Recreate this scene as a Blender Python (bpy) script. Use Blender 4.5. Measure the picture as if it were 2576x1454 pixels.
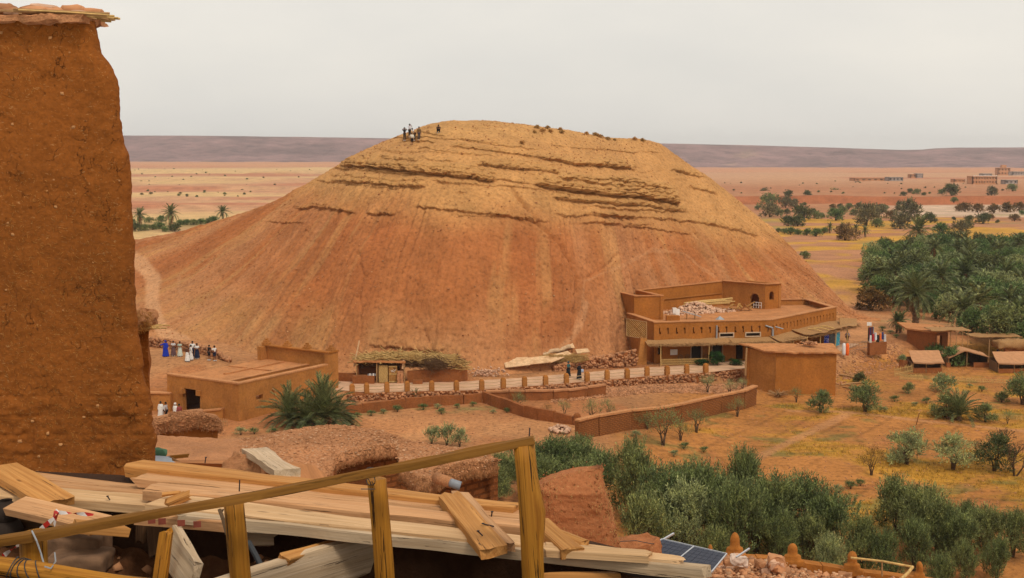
import bpy, bmesh, math, random
import numpy as np
from mathutils import Vector, Matrix

for _o in list(bpy.data.objects):
    bpy.data.objects.remove(_o, do_unlink=True)
scene = bpy.context.scene
COL = scene.collection

# ------------------------------------------------------------------ camera
CAM_Z = 24.0
FD, PCX, PCY, HOR = 3109.0, 1288.0, 727.0, 395.0      # photo metrics on a 2576 px wide picture
PITCH = math.atan((PCY - HOR) / FD)
cam_data = bpy.data.cameras.new('camera')
cam_data.sensor_width = 36.0
cam_data.lens = 36.0 * FD / 2576.0
cam_data.clip_start = 0.2
cam_data.clip_end = 20000.0
cam = bpy.data.objects.new('camera', cam_data)
COL.objects.link(cam)
cam.location = (0, 0, CAM_Z)
cam.rotation_euler = (math.pi / 2 - PITCH, 0, 0)
scene.camera = cam

# ------------------------------------------------------------------ sky and sun
SUN_EL, SUN_AZ = math.radians(52), math.radians(150)    # azimuth clockwise from +Y
world = bpy.data.worlds.new('World')
scene.world = world
world.use_nodes = True
nt = world.node_tree
nt.nodes.clear()
w_out = nt.nodes.new('ShaderNodeOutputWorld')
w_bg = nt.nodes.new('ShaderNodeBackground')
w_sky = nt.nodes.new('ShaderNodeTexSky')
w_sky.sky_type = 'NISHITA'
w_sky.sun_disc = False
w_sky.sun_elevation = SUN_EL
w_sky.sun_rotation = SUN_AZ
w_sky.dust_density = 6.0
w_scale = nt.nodes.new('ShaderNodeMixRGB'); w_scale.blend_type = 'MULTIPLY'
w_scale.inputs[0].default_value = 1.0
w_scale.inputs[2].default_value = (0.09, 0.09, 0.09, 1)
w_tc = nt.nodes.new('ShaderNodeTexCoord')
w_map = nt.nodes.new('ShaderNodeMapping')
w_map.inputs['Scale'].default_value = (1.0, 1.0, 3.2)
w_noise = nt.nodes.new('ShaderNodeTexNoise')
w_noise.inputs['Scale'].default_value = 2.2
w_noise.inputs['Detail'].default_value = 6
w_noise.inputs['Roughness'].default_value = 0.55
w_ramp = nt.nodes.new('ShaderNodeValToRGB')              # high thin cloud deck
w_ramp.color_ramp.elements[0].position = 0.32
w_ramp.color_ramp.elements[0].color = (0.735, 0.71, 0.66, 1)
w_ramp.color_ramp.elements[1].position = 0.68
w_ramp.color_ramp.elements[1].color = (0.875, 0.825, 0.74, 1)
w_mix = nt.nodes.new('ShaderNodeMixRGB')
w_mix.inputs[0].default_value = 0.88
nt.links.new(w_sky.outputs[0], w_scale.inputs[1])
nt.links.new(w_tc.outputs['Generated'], w_map.inputs['Vector'])
nt.links.new(w_map.outputs[0], w_noise.inputs['Vector'])
nt.links.new(w_noise.outputs['Fac'], w_ramp.inputs[0])
nt.links.new(w_scale.outputs[0], w_mix.inputs[1])
nt.links.new(w_ramp.outputs[0], w_mix.inputs[2])
nt.links.new(w_mix.outputs[0], w_bg.inputs['Color'])
w_bg.inputs['Strength'].default_value = 1.0
nt.links.new(w_bg.outputs[0], w_out.inputs['Surface'])

sun_data = bpy.data.lights.new('sun', 'SUN')
sun_data.energy = 1.5
sun_data.angle = math.radians(14)
sun_data.color = (1.0, 0.93, 0.82)
sun = bpy.data.objects.new('sun', sun_data)
COL.objects.link(sun)
_sd = Vector((math.sin(SUN_AZ) * math.cos(SUN_EL), math.cos(SUN_AZ) * math.cos(SUN_EL), math.sin(SUN_EL)))
sun.rotation_euler = _sd.to_track_quat('Z', 'Y').to_euler()

scene.view_settings.view_transform = 'Standard'
scene.view_settings.look = 'None'
scene.view_settings.exposure = 0.2
scene.view_settings.gamma = 1.0
scene.render.engine = 'CYCLES'
scene.cycles.use_denoising = True
scene.cycles.max_bounces = 5
scene.cycles.diffuse_bounces = 3
scene.cycles.transparent_max_bounces = 6
scene.cycles.volume_bounces = 0

# ------------------------------------------------------------------ maths helpers
rng = np.random.default_rng(7)
random.seed(7)
_cp, _sp = math.cos(PITCH), math.sin(PITCH)

def ray(px, py):
    a, b = (px - PCX) / FD, (PCY - py) / FD
    return np.array([a, _cp + b * _sp, -_sp + b * _cp])

def at(px, py, Y):                       # the point Y metres ahead seen at a photo position
    r = ray(px, py); k = Y / r[1]
    return Vector((r[0] * k, Y, CAM_Z + r[2] * k))

def gp(px, py, z=0.0):                   # the point on the level z seen at a photo position
    r = ray(px, py); k = (z - CAM_Z) / r[2]
    return Vector((r[0] * k, r[1] * k, z))

def proj(x, y, z):                       # world -> photo position (arrays)
    dz = z - CAM_Z
    d = y * _cp - dz * _sp
    u = y * _sp + dz * _cp
    return PCX + FD * x / d, PCY - FD * u / d

def _hash(ix, iy, iz, seed):
    h = (ix.astype(np.uint32) * np.uint32(374761393) + iy.astype(np.uint32) * np.uint32(668265263)
         + iz.astype(np.uint32) * np.uint32(2147483647) + np.uint32((seed * 974634777 + 12345) & 0xffffffff))
    h = (h ^ (h >> np.uint32(13))) * np.uint32(1274126177)
    h = (h ^ (h >> np.uint32(16))) * np.uint32(2246822519)
    h = h ^ (h >> np.uint32(15))
    return h.astype(np.float32) / np.float32(4294967295.0)

def vnoise(x, y, z=0.0, seed=0):         # value noise, -1..1
    if np.ndim(z) == 0:
        x, y = np.broadcast_arrays(np.asarray(x, np.float32), np.asarray(y, np.float32))
        fx, fy = np.floor(x), np.floor(y)
        ix, iy = fx.astype(np.int32), fy.astype(np.int32)
        iz = np.full((1,) * max(1, ix.ndim), int(math.floor(float(z) * 7.0)), np.int32)
        ux, uy = x - fx, y - fy
        ux, uy = [t * t * (3 - 2 * t) for t in (ux, uy)]
        a = _hash(ix, iy, iz, seed); b = _hash(ix + 1, iy, iz, seed)
        c = _hash(ix, iy + 1, iz, seed); d = _hash(ix + 1, iy + 1, iz, seed)
        a = a + (b - a) * ux; c = c + (d - c) * ux
        r = (a + (c - a) * uy) * 2 - 1
        return float(r.ravel()[0]) if r.size == 1 and x.ndim == 0 else r
    x, y, z = np.broadcast_arrays(np.asarray(x, np.float32), np.asarray(y, np.float32), np.asarray(z, np.float32))
    fx, fy, fz = np.floor(x), np.floor(y), np.floor(z)
    ix, iy, iz = fx.astype(np.int32), fy.astype(np.int32), fz.astype(np.int32)
    ux, uy, uz = x - fx, y - fy, z - fz
    ux, uy, uz = [t * t * t * (t * (t * 6 - 15) + 10) for t in (ux, uy, uz)]
    r = 0.0
    for dx in (0, 1):
        wx = ux if dx else 1 - ux
        for dy in (0, 1):
            wy = uy if dy else 1 - uy
            for dz in (0, 1):
                wz = uz if dz else 1 - uz
                r = r + wx * wy * wz * _hash(ix + dx, iy + dy, iz + dz, seed)
    return r * 2 - 1

def fbm(x, y, z=0.0, oct=4, seed=0, gain=0.5):
    r, a, n = 0.0, 1.0, 0.0
    x, y = np.asarray(x, np.float32), np.asarray(y, np.float32)
    for o in range(oct):
        r = r + a * vnoise(x, y, z, seed + o * 17)
        n += a; a *= gain
        x, y, z = x * 2.03 + 11.3, y * 2.03 + 5.7, z * 2.03 + 3.1
    return r / n

def sstep(a, b, x):
    t = np.clip((np.asarray(x, float) - a) / (b - a), 0, 1)
    return t * t * (3 - 2 * t)

def pldist(px, py, pts, width=None):     # distance of points to a polyline
    best = np.full(np.shape(px), 1e9)
    for (ax, ay), (bx, by) in zip(pts[:-1], pts[1:]):
        dx, dy = bx - ax, by - ay
        t = np.clip(((px - ax) * dx + (py - ay) * dy) / (dx * dx + dy * dy + 1e-9), 0, 1)
        best = np.minimum(best, np.hypot(px - ax - t * dx, py - ay - t * dy))
    return best

def inpoly(px, py, poly):
    r = np.zeros(np.shape(px), bool)
    n = len(poly)
    for i in range(n):
        (x1, y1), (x2, y2) = poly[i], poly[(i + 1) % n]
        c = ((y1 > py) != (y2 > py)) & (px < (x2 - x1) * (py - y1) / (y2 - y1 + 1e-12) + x1)
        r ^= c
    return r

# ------------------------------------------------------------------ object helpers
def setp(o, label=None, cat=None, group=None, kind=None):
    if label: o['label'] = label
    if cat: o['category'] = cat
    if group: o['group'] = group
    if kind: o['kind'] = kind
    return o

def link(name, me, mat=None, parent=None, world=True, **kw):     # world: vertices are given in world space
    if mat is not None:
        me.materials.clear(); me.materials.append(mat)
    o = bpy.data.objects.new(name, me)
    COL.objects.link(o)
    if parent is not None:
        o.parent = parent
        if world:
            root = parent
            M = parent.matrix_basis.copy()
            if parent.parent is not None:
                M = parent.parent.matrix_basis @ parent.matrix_parent_inverse @ M
            o.matrix_parent_inverse = M.inverted()
    return setp(o, **kw)

def empty(name, loc=(0, 0, 0), rz=0.0, label=None, cat=None, group=None):
    o = bpy.data.objects.new(name, None)
    o.empty_display_size = 0.2
    COL.objects.link(o)
    o.location = loc
    o.rotation_euler = (0, 0, rz)
    return setp(o, label, cat, group)

def np_mesh(name, V, F, smooth=False, colors=None):
    V = np.asarray(V, np.float32)
    me = bpy.data.meshes.new(name)
    if isinstance(F, np.ndarray):
        k = F.shape[1]
        me.vertices.add(len(V)); me.vertices.foreach_set('co', V.ravel())
        me.loops.add(F.size); me.loops.foreach_set('vertex_index', F.astype(np.int32).ravel())
        me.polygons.add(len(F))
        me.polygons.foreach_set('loop_start', np.arange(0, F.size, k, dtype=np.int32))
        me.polygons.foreach_set('loop_total', np.full(len(F), k, np.int32))
        me.update(calc_edges=True)
    else:
        me.from_pydata([tuple(map(float, v)) for v in V], [], F)
    if smooth:
        me.polygons.foreach_set('use_smooth', np.ones(len(me.polygons), bool))
    if colors is not None:
        ca = me.color_attributes.new('Col', 'FLOAT_COLOR', 'POINT')
        c4 = np.ones((len(V), 4), np.float32); c4[:, :3] = colors
        ca.data.foreach_set('color', c4.ravel())
    me.update()
    return me

def grid_faces(nr, nc, wrap=False):
    i = np.arange(nr - 1)[:, None]; j = np.arange(nc if wrap else nc - 1)[None, :]
    j2 = (j + 1) % nc
    return np.stack([i * nc + j, i * nc + j2, (i + 1) * nc + j2, (i + 1) * nc + j], -1).reshape(-1, 4)

class MB:                                # mesh builder: boxes, tubes, sheets collected into one mesh
    def __init__(s):
        s.V, s.F, s.n = [], [], 0
    def add(s, V, F):
        V = np.asarray(V, float)
        s.V.append(V)
        s.F.extend([tuple(int(i) + s.n for i in f) for f in F])
        s.n += len(V)
        return s
    def box(s, c, d, rz=0.0, M=None, taper=1.0):
        x, y, z = d[0] / 2, d[1] / 2, d[2] / 2
        P = np.array([[-x, -y, -z], [x, -y, -z], [x, y, -z], [-x, y, -z],
                      [-x * taper, -y * taper, z], [x * taper, -y * taper, z], [x * taper, y * taper, z], [-x * taper, y * taper, z]])
        if M is not None:
            P = P @ np.array(M.to_3x3()).T
        elif rz:
            c_, s_ = math.cos(rz), math.sin(rz)
            P = P @ np.array([[c_, s_, 0], [-s_, c_, 0], [0, 0, 1]])
        return s.add(P + np.array(c), [(3, 2, 1, 0), (4, 5, 6, 7), (0, 1, 5, 4), (1, 2, 6, 5), (2, 3, 7, 6), (3, 0, 4, 7)])
    def hexa(s, P):                      # eight corners: bottom four, top four
        return s.add(P, [(3, 2, 1, 0), (4, 5, 6, 7), (0, 1, 5, 4), (1, 2, 6, 5), (2, 3, 7, 6), (3, 0, 4, 7)])
    def tube(s, pts, r, n=8, cap=True):
        pts = [Vector(p) for p in pts]
        rs = r if hasattr(r, '__len__') else [r] * len(pts)
        V, F = [], []
        prev = None
        for i, p in enumerate(pts):
            t = (pts[min(i + 1, len(pts) - 1)] - pts[max(i - 1, 0)])
            if t.length < 1e-9: t = Vector((0, 0, 1))
            t.normalize()
            if prev is None:
                a = t.orthogonal().normalized()
            else:
                a = (prev - t * prev.dot(t))
                a = a.normalized() if a.length > 1e-6 else t.orthogonal().normalized()
            prev = a
            b = t.cross(a)
            for k in range(n):
                th = 2 * math.pi * k / n
                V.append(p + (a * math.cos(th) + b * math.sin(th)) * rs[i])
        for i in range(len(pts) - 1):
            for k in range(n):
                k2 = (k + 1) % n
                F.append((i * n + k, i * n + k2, (i + 1) * n + k2, (i + 1) * n + k))
        if cap:
            F.append(tuple(range(n - 1, -1, -1)))
            F.append(tuple((len(pts) - 1) * n + k for k in range(n)))
        return s.add([tuple(v) for v in V], F)
    def mesh(s, name, smooth=False):
        return np_mesh(name, np.concatenate(s.V), s.F, smooth)
    def build(s, name, mat, parent=None, smooth=False, **kw):
        return link(name, s.mesh(name, smooth), mat, parent, **kw)

def sub_box(d, res, jitter=0.0, seed=0, scale=1.5, bevel=0.0):
    """welded subdivided box, base at z=0, centred in x and y; optionally wobbly and soft-edged"""
    nx, ny, nz = [max(1, int(round(v / res))) for v in d]
    idx, V, F = {}, [], []
    def vid(i, j, k):
        key = (i, j, k)
        if key not in idx:
            idx[key] = len(V); V.append((i / nx - .5, j / ny - .5, k / nz))
        return idx[key]
    for i in range(nx):
        for j in range(ny):
            F.append((vid(i, j, 0), vid(i, j + 1, 0), vid(i + 1, j + 1, 0), vid(i + 1, j, 0)))
            F.append((vid(i, j, nz), vid(i + 1, j, nz), vid(i + 1, j + 1, nz), vid(i, j + 1, nz)))
    for i in range(nx):
        for k in range(nz):
            F.append((vid(i, 0, k), vid(i + 1, 0, k), vid(i + 1, 0, k + 1), vid(i, 0, k + 1)))
            F.append((vid(i, ny, k), vid(i, ny, k + 1), vid(i + 1, ny, k + 1), vid(i + 1, ny, k)))
    for j in range(ny):
        for k in range(nz):
            F.append((vid(0, j, k), vid(0, j, k + 1), vid(0, j + 1, k + 1), vid(0, j + 1, k)))
            F.append((vid(nx, j, k), vid(nx, j + 1, k), vid(nx, j + 1, k + 1), vid(nx, j, k + 1)))
    V = np.array(V) * np.array(d)
    if bevel:
        h = np.array(d) / 2
        c = V - np.array([0, 0, h[2]])
        q = np.maximum(np.abs(c) - (h - bevel), 0)
        L = np.linalg.norm(q, axis=1); m = L > bevel
        f = np.ones(len(V)); f[m] = bevel / L[m]
        c = np.sign(c) * (np.minimum(np.abs(c), h - bevel) + q * f[:, None])
        V = c + np.array([0, 0, h[2]])
    if jitter:
        o = seed * 13.7
        V = V + jitter * np.stack([fbm(V[:, 0] / scale + o, V[:, 1] / scale, V[:, 2] / scale, 3, 1),
                                   fbm(V[:, 0] / scale, V[:, 1] / scale + o, V[:, 2] / scale, 3, 2),
                                   fbm(V[:, 0] / scale, V[:, 1] / scale, V[:, 2] / scale + o, 3, 3)], 1)
    return V, F

def copy_tree(o, parent=None):
    c = o.copy(); COL.objects.link(c); c.parent = parent
    for ch in o.children:
        copy_tree(ch, c)
    return c

# ------------------------------------------------------------------ materials
def new_mat(name):
    m = bpy.data.materials.new(name); m.use_nodes = True
    n = m.node_tree.nodes; n.clear()
    out = n.new('ShaderNodeOutputMaterial'); b = n.new('ShaderNodeBsdfPrincipled')
    b.inputs['Roughness'].default_value = 0.95
    b.inputs['Specular IOR Level'].default_value = 0.15
    m.node_tree.links.new(b.outputs[0], out.inputs[0])
    return m, m.node_tree, b

def nd(t, kind, **kw):
    n = t.nodes.new(kind)
    for k, v in kw.items():
        setattr(n, k, v)
    return n

def tex_vec(t, coord='Object', scale=(1, 1, 1), rot=(0, 0, 0)):
    if coord == 'Position':
        g = nd(t, 'ShaderNodeNewGeometry'); src = g.outputs['Position']
    else:
        c = nd(t, 'ShaderNodeTexCoord'); src = c.outputs[coord]
    mp = nd(t, 'ShaderNodeMapping')
    mp.inputs['Scale'].default_value = scale
    mp.inputs['Rotation'].default_value = rot
    t.links.new(src, mp.inputs['Vector'])
    return mp.outputs[0]

def noise(t, vec, scale, detail=4, rough=0.55, dist=0.0):
    n = nd(t, 'ShaderNodeTexNoise')
    n.inputs['Scale'].default_value = scale; n.inputs['Detail'].default_value = detail
    n.inputs['Roughness'].default_value = rough; n.inputs['Distortion'].default_value = dist
    t.links.new(vec, n.inputs['Vector'])
    return n.outputs['Fac']

def ramp(t, fac, stops):
    r = nd(t, 'ShaderNodeValToRGB')
    e = r.color_ramp.elements
    while len(e) < len(stops): e.new(0.5)
    for k, (p, c) in enumerate(stops):
        e[k].position = p
        e[k].color = (c, c, c, 1) if not hasattr(c, '__len__') else (c[0], c[1], c[2], 1)
    t.links.new(fac, r.inputs[0])
    return r.outputs[0]

def mixc(t, fac, a, b, mode='MIX'):
    m = nd(t, 'ShaderNodeMixRGB', blend_type=mode)
    for i, v in ((0, fac), (1, a), (2, b)):
        if hasattr(v, 'is_linked') or hasattr(v, 'links'):
            t.links.new(v, m.inputs[i])
        elif hasattr(v, '__len__'):
            m.inputs[i].default_value = (v[0], v[1], v[2], 1)
        else:
            m.inputs[i].default_value = v if i == 0 else (v, v, v, 1)
    return m.outputs[0]

def math_n(t, op, a, b=None):
    m = nd(t, 'ShaderNodeMath', operation=op)
    for i, v in ((0, a), (1, b)):
        if v is None: continue
        if hasattr(v, 'links'): t.links.new(v, m.inputs[i])
        else: m.inputs[i].default_value = v
    return m.outputs[0]

def bump(t, bsdf, height, strength=0.5, dist=0.05, chain=None):
    b = nd(t, 'ShaderNodeBump')
    b.inputs['Strength'].default_value = strength
    b.inputs['Distance'].default_value = dist
    t.links.new(height, b.inputs['Height'])
    if chain is not None: t.links.new(chain, b.inputs['Normal'])
    t.links.new(b.outputs[0], bsdf.inputs['Normal'])
    return b.outputs[0]

def soil_mat(name, vary=0.35, fine=3.0, bdist=0.12, coord='Position', big=0.25, grain=0.8):
    """vertex-coloured earth with broken tone and grit"""
    m, t, b = new_mat(name)
    v = tex_vec(t, coord)
    at_ = nd(t, 'ShaderNodeVertexColor', layer_name='Col')
    n1 = noise(t, v, big, 6, 0.62)
    n2 = noise(t, v, fine, 6, 0.7)
    f1 = ramp(t, n1, [(0.3, 1 - vary), (0.7, 1 + vary * 0.6)])
    f2 = ramp(t, n2, [(0.32, 0.45), (0.48, 1.0), (0.68, 1.35)])
    c = mixc(t, 1.0, at_.outputs[0], f1, 'MULTIPLY')
    c = mixc(t, grain, c, f2, 'MULTIPLY')
    t.links.new(c, b.inputs['Base Color'])
    bump(t, b, n2, 0.9, bdist)
    return m

def plain_mat(name, col, vary=0.2, scale=6.0, rough=0.9, bstr=0.3, bdist=0.01, coord='Object', spec=0.2, metal=0.0, dirt=None):
    m, t, b = new_mat(name)
    v = tex_vec(t, coord)
    n1 = noise(t, v, scale, 5, 0.6)
    lo = [c * (1 - vary) for c in col]; hi = [min(1, c * (1 + vary)) for c in col]
    c = ramp(t, n1, [(0.3, lo), (0.7, hi)])
    if dirt:
        n2 = noise(t, v, scale * 0.35, 4, 0.6)
        c = mixc(t, ramp(t, n2, [(0.5, 0.0), (0.68, 0.8)]), c, dirt)
    t.links.new(c, b.inputs['Base Color'])
    b.inputs['Roughness'].default_value = rough
    b.inputs['Specular IOR Level'].default_value = spec
    b.inputs['Metallic'].default_value = metal
    if bstr: bump(t, b, n1, bstr, bdist)
    return m
# ------------------------------------------------------------------ terrain
BOLL_PX = [(885.5, 992.6), (922, 990), (973, 987.5), (1024, 985.3), (1086, 984.5), (1148, 983.7), (1212, 981), (1266, 976.4),
           (1319.6, 973), (1372.5, 969.7), (1425, 964.8), (1477, 960.4), (1527.5, 956), (1578, 952), (1628, 946.6),
           (1678.6, 944.6), (1728, 940.5), (1776, 938.5)]
BOLL = [gp(x, y, 0.02) for x, y in BOLL_PX]
RFX = np.array([-70, -45, -30] + [b.x for b in BOLL] + [26, 33, 37, 42, 47, 56, 70])
RFY = np.array([128, 128, 126] + [b.y - 0.25 for b in BOLL] + [138.6, 141.5, 146, 152, 157.5, 164, 168])

def road_front(x):
    return np.interp(x, RFX, RFY)

def ground_h(x, y):
    x = np.asarray(x, float); y = np.asarray(y, float)
    yf = road_front(x) + .75 * sstep(-19, -17, x) * sstep(27, 25, x)
    d = yf - y                                           # >0 : below the road
    zc = -0.75 - 0.012 * np.clip(d, 0, 40)
    zf = -1.7 - 0.03 * np.clip(d, 0, 60)
    w = sstep(6, 22, x - (y - 110) * 0.35)
    zl = zc * (1 - w) + zf * w
    zl = zl + 0.12 * fbm(x / 5, y / 5, 0, 4, 3)
    bankw = 0.35 + 5.5 * sstep(34, 44, x)
    k = sstep(-0.1, 1.0, d / bankw)
    zu = 0.0 + 1.6 * sstep(-20, -36, x) * sstep(126, 140, y)
    # right of the hill the ground falls to the grove
    drop = sstep(172, 215, y + 0.5 * np.clip(x - 55, -10, 60)) * sstep(40, 62, x)
    zu = zu - 3.0 * drop + 0.08 * fbm(x / 4, y / 4, 0, 3, 5)
    z = zu * (1 - k) + zl * k
    # far country
    a = x / np.maximum(y, 1)
    zfar = np.interp(y, [180, 320, 460, 600, 690, 768, 776, 1100, 1700, 4200],
                     [0, -2, -3.5, -4.6, -5.6, -5.4, -0.4, -0.3, 0.0, -8.0])
    zfl = np.interp(y, [180, 260, 430, 520, 700, 1000, 1500, 4200], [3, 0.5, 0, 0.3, 1.0, 3.5, 6, 11.5])
    s = sstep(-0.12, 0.10, a)
    zz = zfl * (1 - s) + zfar * s
    zz = zz + np.clip(y / 300, 0, 3.0) * 0.5 * fbm(x / 60, y / 45, 0, 4, 9)
    # low shelves of hard ground across the left plain
    q = y + 30 * fbm(x / 130, y / 200, 0, 2, 21)
    for y0, hgt in ((560, 1.6), (655, 1.3), (830, 1.8), (1050, 2.2), (1400, 2.5)):
        zz = zz + (1 - s) * hgt * (sstep(y0, y0 + 6, q) - sstep(y0 + 20, y0 + 90, q))
    far = sstep(185, 300, y)
    z = z * (1 - far) + zz * far
    # the slope of the village hill towards the camera
    slope = 20.4 - 0.345 * y
    z = np.maximum(z, slope)
    return z

def gh(x, y):
    return float(ground_h(x, y))

SAND = np.array([0.425, 0.195, 0.078]); RED = np.array([0.345, 0.125, 0.042]); TAN = np.array([0.56, 0.33, 0.145])
YEL = np.array([0.43, 0.215, 0.024]); GRN = np.array([0.15, 0.135, 0.035]); PALE = np.array([0.55, 0.37, 0.25])
DKR = np.array([0.30, 0.10, 0.04])

def lerp(c, col, m):
    return c * (1 - m[..., None]) + col * m[..., None]

def G2(px, py):
    p = gp(px, py, -2.4); return (p.x, p.y)

def ground_colour(x, y):
    c = np.zeros(x.shape + (3,)) + SAND * 0.94
    n = fbm(x / 7, y / 7, 0, 5, 31); n2 = fbm(x / 2.2, y / 2.2, 0, 4, 37)
    c = lerp(c, RED, sstep(-0.05, 0.35, n) * 0.7)
    yf = road_front(x)
    # fields below the road on the right
    field = sstep(7, 14, x - (y - 110) * 0.35) * sstep(1, 5, yf - y) * (y > 60)
    c = lerp(c, np.array([0.40, 0.160, 0.038]), field * 0.9)
    ym = fbm(x / 9 + 3, y / 5.5, 0, 4, 41)
    yband = np.exp(-((y - 103 - 0.12 * (x - 40)) / 8.0) ** 2) * sstep(24, 34, x) * 0.50 + np.exp(-((y - 127) / 4.5) ** 2) * sstep(20, 30, x) * 0.34
    yb2 = np.exp(-((y - 88) / 6.0) ** 2) * sstep(22, 32, x) * 0.3
    c = lerp(c, YEL, np.clip(field * sstep(0.12, 0.5, ym + yband + yb2 - 0.05), 0, 1) * 0.85)
    gm = fbm(x / 4.0 - 7, y / 2.6, 0, 4, 47)
    c = lerp(c, GRN, field * sstep(0.26, 0.55, gm + 0.22 * np.exp(-((y - 96) / 4) ** 2)) * 0.7)
    # plough lines and plot ridges
    dgn = (x * 0.80 - (y) * 0.55)
    ridge = np.abs(((dgn / 3.1) % 1.0) - 0.5)
    c = c * (1 - 0.34 * field * sstep(0.40, 0.5, ridge) * sstep(-.2, .3, n))[..., None]
    r2 = np.abs(((y / 2.1 + 0.3 * n) % 1.0) - 0.5)
    c = c * (1 - 0.30 * field * sstep(0.36, 0.5, r2) * sstep(-.3, .2, n2))[..., None]
    c = lerp(c, DKR * 1.25, field * sstep(0.2, 0.6, n2) * 0.35)
    for pl_ in ([G2(1840, 1175), G2(1990, 1108), G2(2140, 1042)], [G2(1990, 1040), G2(2140, 1042), G2(2330, 1055), G2(2576, 1072)]):
        c = lerp(c, SAND * 1.05, sstep(.75, .3, pldist(x, y, pl_) + .25 * n2) * .75)
    # courtyard centre worn pale
    yard = np.exp(-(((x + 6) / 10) ** 2 + ((y - 114) / 5.5) ** 2))
    c = lerp(c, SAND * 1.12, yard * 0.7)
    # weeds at the foot of the pise walls
    weed = np.exp(-((yf - y - 5.5) / 1.2) ** 2) * (x < 4) * (x > -20)
    c = lerp(c, np.array([0.20, 0.17, 0.055]), weed * sstep(0.1, 0.45, n2 + 0.1) * 0.75)
    # beyond
    a = x / np.maximum(y, 1)
    far = sstep(190, 260, y)
    w = 0.5 * fbm(a * 8, np.log(np.maximum(y, 1)) * 16, 0, 4, 51) + 0.5 * vnoise(a * 2.0 + 4, np.log(np.maximum(y, 1)) * 11, 0, 57)
    fc = np.zeros_like(c) + np.array([0.50, 0.26, 0.135]) * (1 - .0 * a[..., None])
    left = sstep(0.0, -0.05, a)
    fc = lerp(fc, TAN * np.array([1.05, 1.12, 1.1]), sstep(-0.05, 0.22, w) * left * 0.95)
    fc = lerp(fc, np.array([0.43, 0.165, 0.08]), sstep(0.04, 0.22, -w) * 0.9)
    right = 1 - left
    fc = lerp(fc, np.array([0.37, 0.15, 0.062]), right * sstep(1500, 900, y) * .75)
    fc = lerp(fc, PALE, right * sstep(590, 610, y + 40 * fbm(x / 60, y / 60, 0, 3, 61)) * sstep(768, 756, y) * sstep(0.28, 0.33, a + 0.02 * n))
    fc = lerp(fc, YEL * 1.15, right * sstep(-0.02, 0.22, fbm(a * 16, y / 20, 0, 3, 67)) * sstep(200, 240, y) * sstep(640, 560, y) * 0.95)
    fc = lerp(fc, np.array([0.25, 0.20, 0.07]), right * sstep(0.15, 0.5, fbm(a * 20, y / 26, 0, 4, 71)) * sstep(330, 420, y) * sstep(800, 640, y) * 0.5)
    fc = lerp(fc, DKR * 1.15, right * sstep(766, 768, y) * sstep(779, 777, y))
    fc = lerp(fc, np.array([0.52, 0.22, 0.10]), sstep(1900, 2300, y) * 0.8)
    pal = np.exp(-((y - 440 - 300 * (a + 0.25)) / 26) ** 2) * sstep(-0.12, -0.16, a)
    fc = lerp(fc, np.array([0.24, 0.20, 0.06]), pal * 0.7)
    c = c * (1 - far[..., None]) + fc * far[..., None]
    # beaten track round the right foot of the hill
    tr = pldist(x, y, [(40, 158), (47, 165), (52, 176), (56, 190), (54, 215), (60, 250)])
    c = lerp(c, SAND * 1.12, sstep(3.0, 1.2, tr + 0.6 * n) * 0.8)
    gr = np.exp(-(((x - 62) / 8) ** 2 + ((y - 187) / 9) ** 2))
    c = lerp(c, GRN * 1.3, gr * sstep(-0.1, 0.3, n2) * 0.8)
    return np.clip(c, 0.01, 0.9)

rad = np.concatenate([np.linspace(7, 78, 30), np.linspace(79, 175, 300), np.exp(np.linspace(math.log(176), math.log(900), 160)),
                      np.exp(np.linspace(math.log(915), math.log(9000), 70)), np.linspace(763.3, 781.7, 16)])
rad = np.sort(rad)
az = np.tan(np.concatenate([np.linspace(-1.05, -0.44, 24), np.linspace(-0.435, 0.435, 500), np.linspace(0.44, 1.05, 24)]))
YY, AA = np.meshgrid(rad, az, indexing='ij')
XX = AA * YY
ZZ = ground_h(XX, YY)
soil = soil_mat('desert_soil', 0.28, 2.2, 0.10, big=0.12)
g_me = np_mesh('ground', np.stack([XX, YY, ZZ], -1).reshape(-1, 3), grid_faces(*XX.shape)[:, ::-1], True, ground_colour(XX, YY).reshape(-1, 3))
link('ground', g_me, soil, kind='structure')

# ------------------------------------------------------------------ far mesa
mpx = [(-2500, 348), (-900, 346), (0, 342), (300, 341), (600, 343), (960, 348), (1300, 354), (1650, 361), (1900, 366), (2100, 372), (2270, 377.5), (2318, 376.5),
       (2345, 373.5), (2400, 371.5), (2576, 371), (3400, 368), (5000, 366)]
mm_x = np.linspace(-2500, 5000, 700)
mm_y = np.interp(mm_x, [p[0] for p in mpx], [p[1] for p in mpx])
rows = np.linspace(0, 1, 60)
MV, MC = [], []
for r in rows:
    yy = 3300 + 1000 * r + 60 * fbm(mm_x / 160, r * 3, 0, 4, 83)
    a_ = (mm_x - PCX) / FD / (_cp + 0.1 * _sp)
    ztop = CAM_Z + (HOR - mm_y) / FD * 4300
    prof = 0.10 * r + 0.90 * sstep(0.30, 1.0, r) ** 0.9
    zb = ground_h(a_ * 3300, np.full_like(a_, 3300.0)) - 2
    gul = 13 * np.abs(fbm(mm_x / 60, r * 1.2, 0, 5, 89)) * math.sin(math.pi * min(1, max(0, (r - 0.2) / 0.8)))
    MV.append(np.stack([a_ * yy, yy, zb + (ztop - zb) * prof - gul], -1))
    sc = sstep(0.15, 0.45, fbm(mm_x / 170, r * 2.5, 0, 4, 97) - (r - 0.25) * 0.8)[:, None]
    MC.append(np.array([0.245, 0.132, 0.122]) * (1 - 0.8 * sc) + 0.75 * sc * np.array([0.44, 0.27, 0.17]))
yb = np.full_like(mm_x, 6500.0)
MV.append(np.stack([MV[-1][:, 0] * 1.5, yb, MV[-1][:, 2] - 40], -1)); MC.append(MC[-1])
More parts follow.
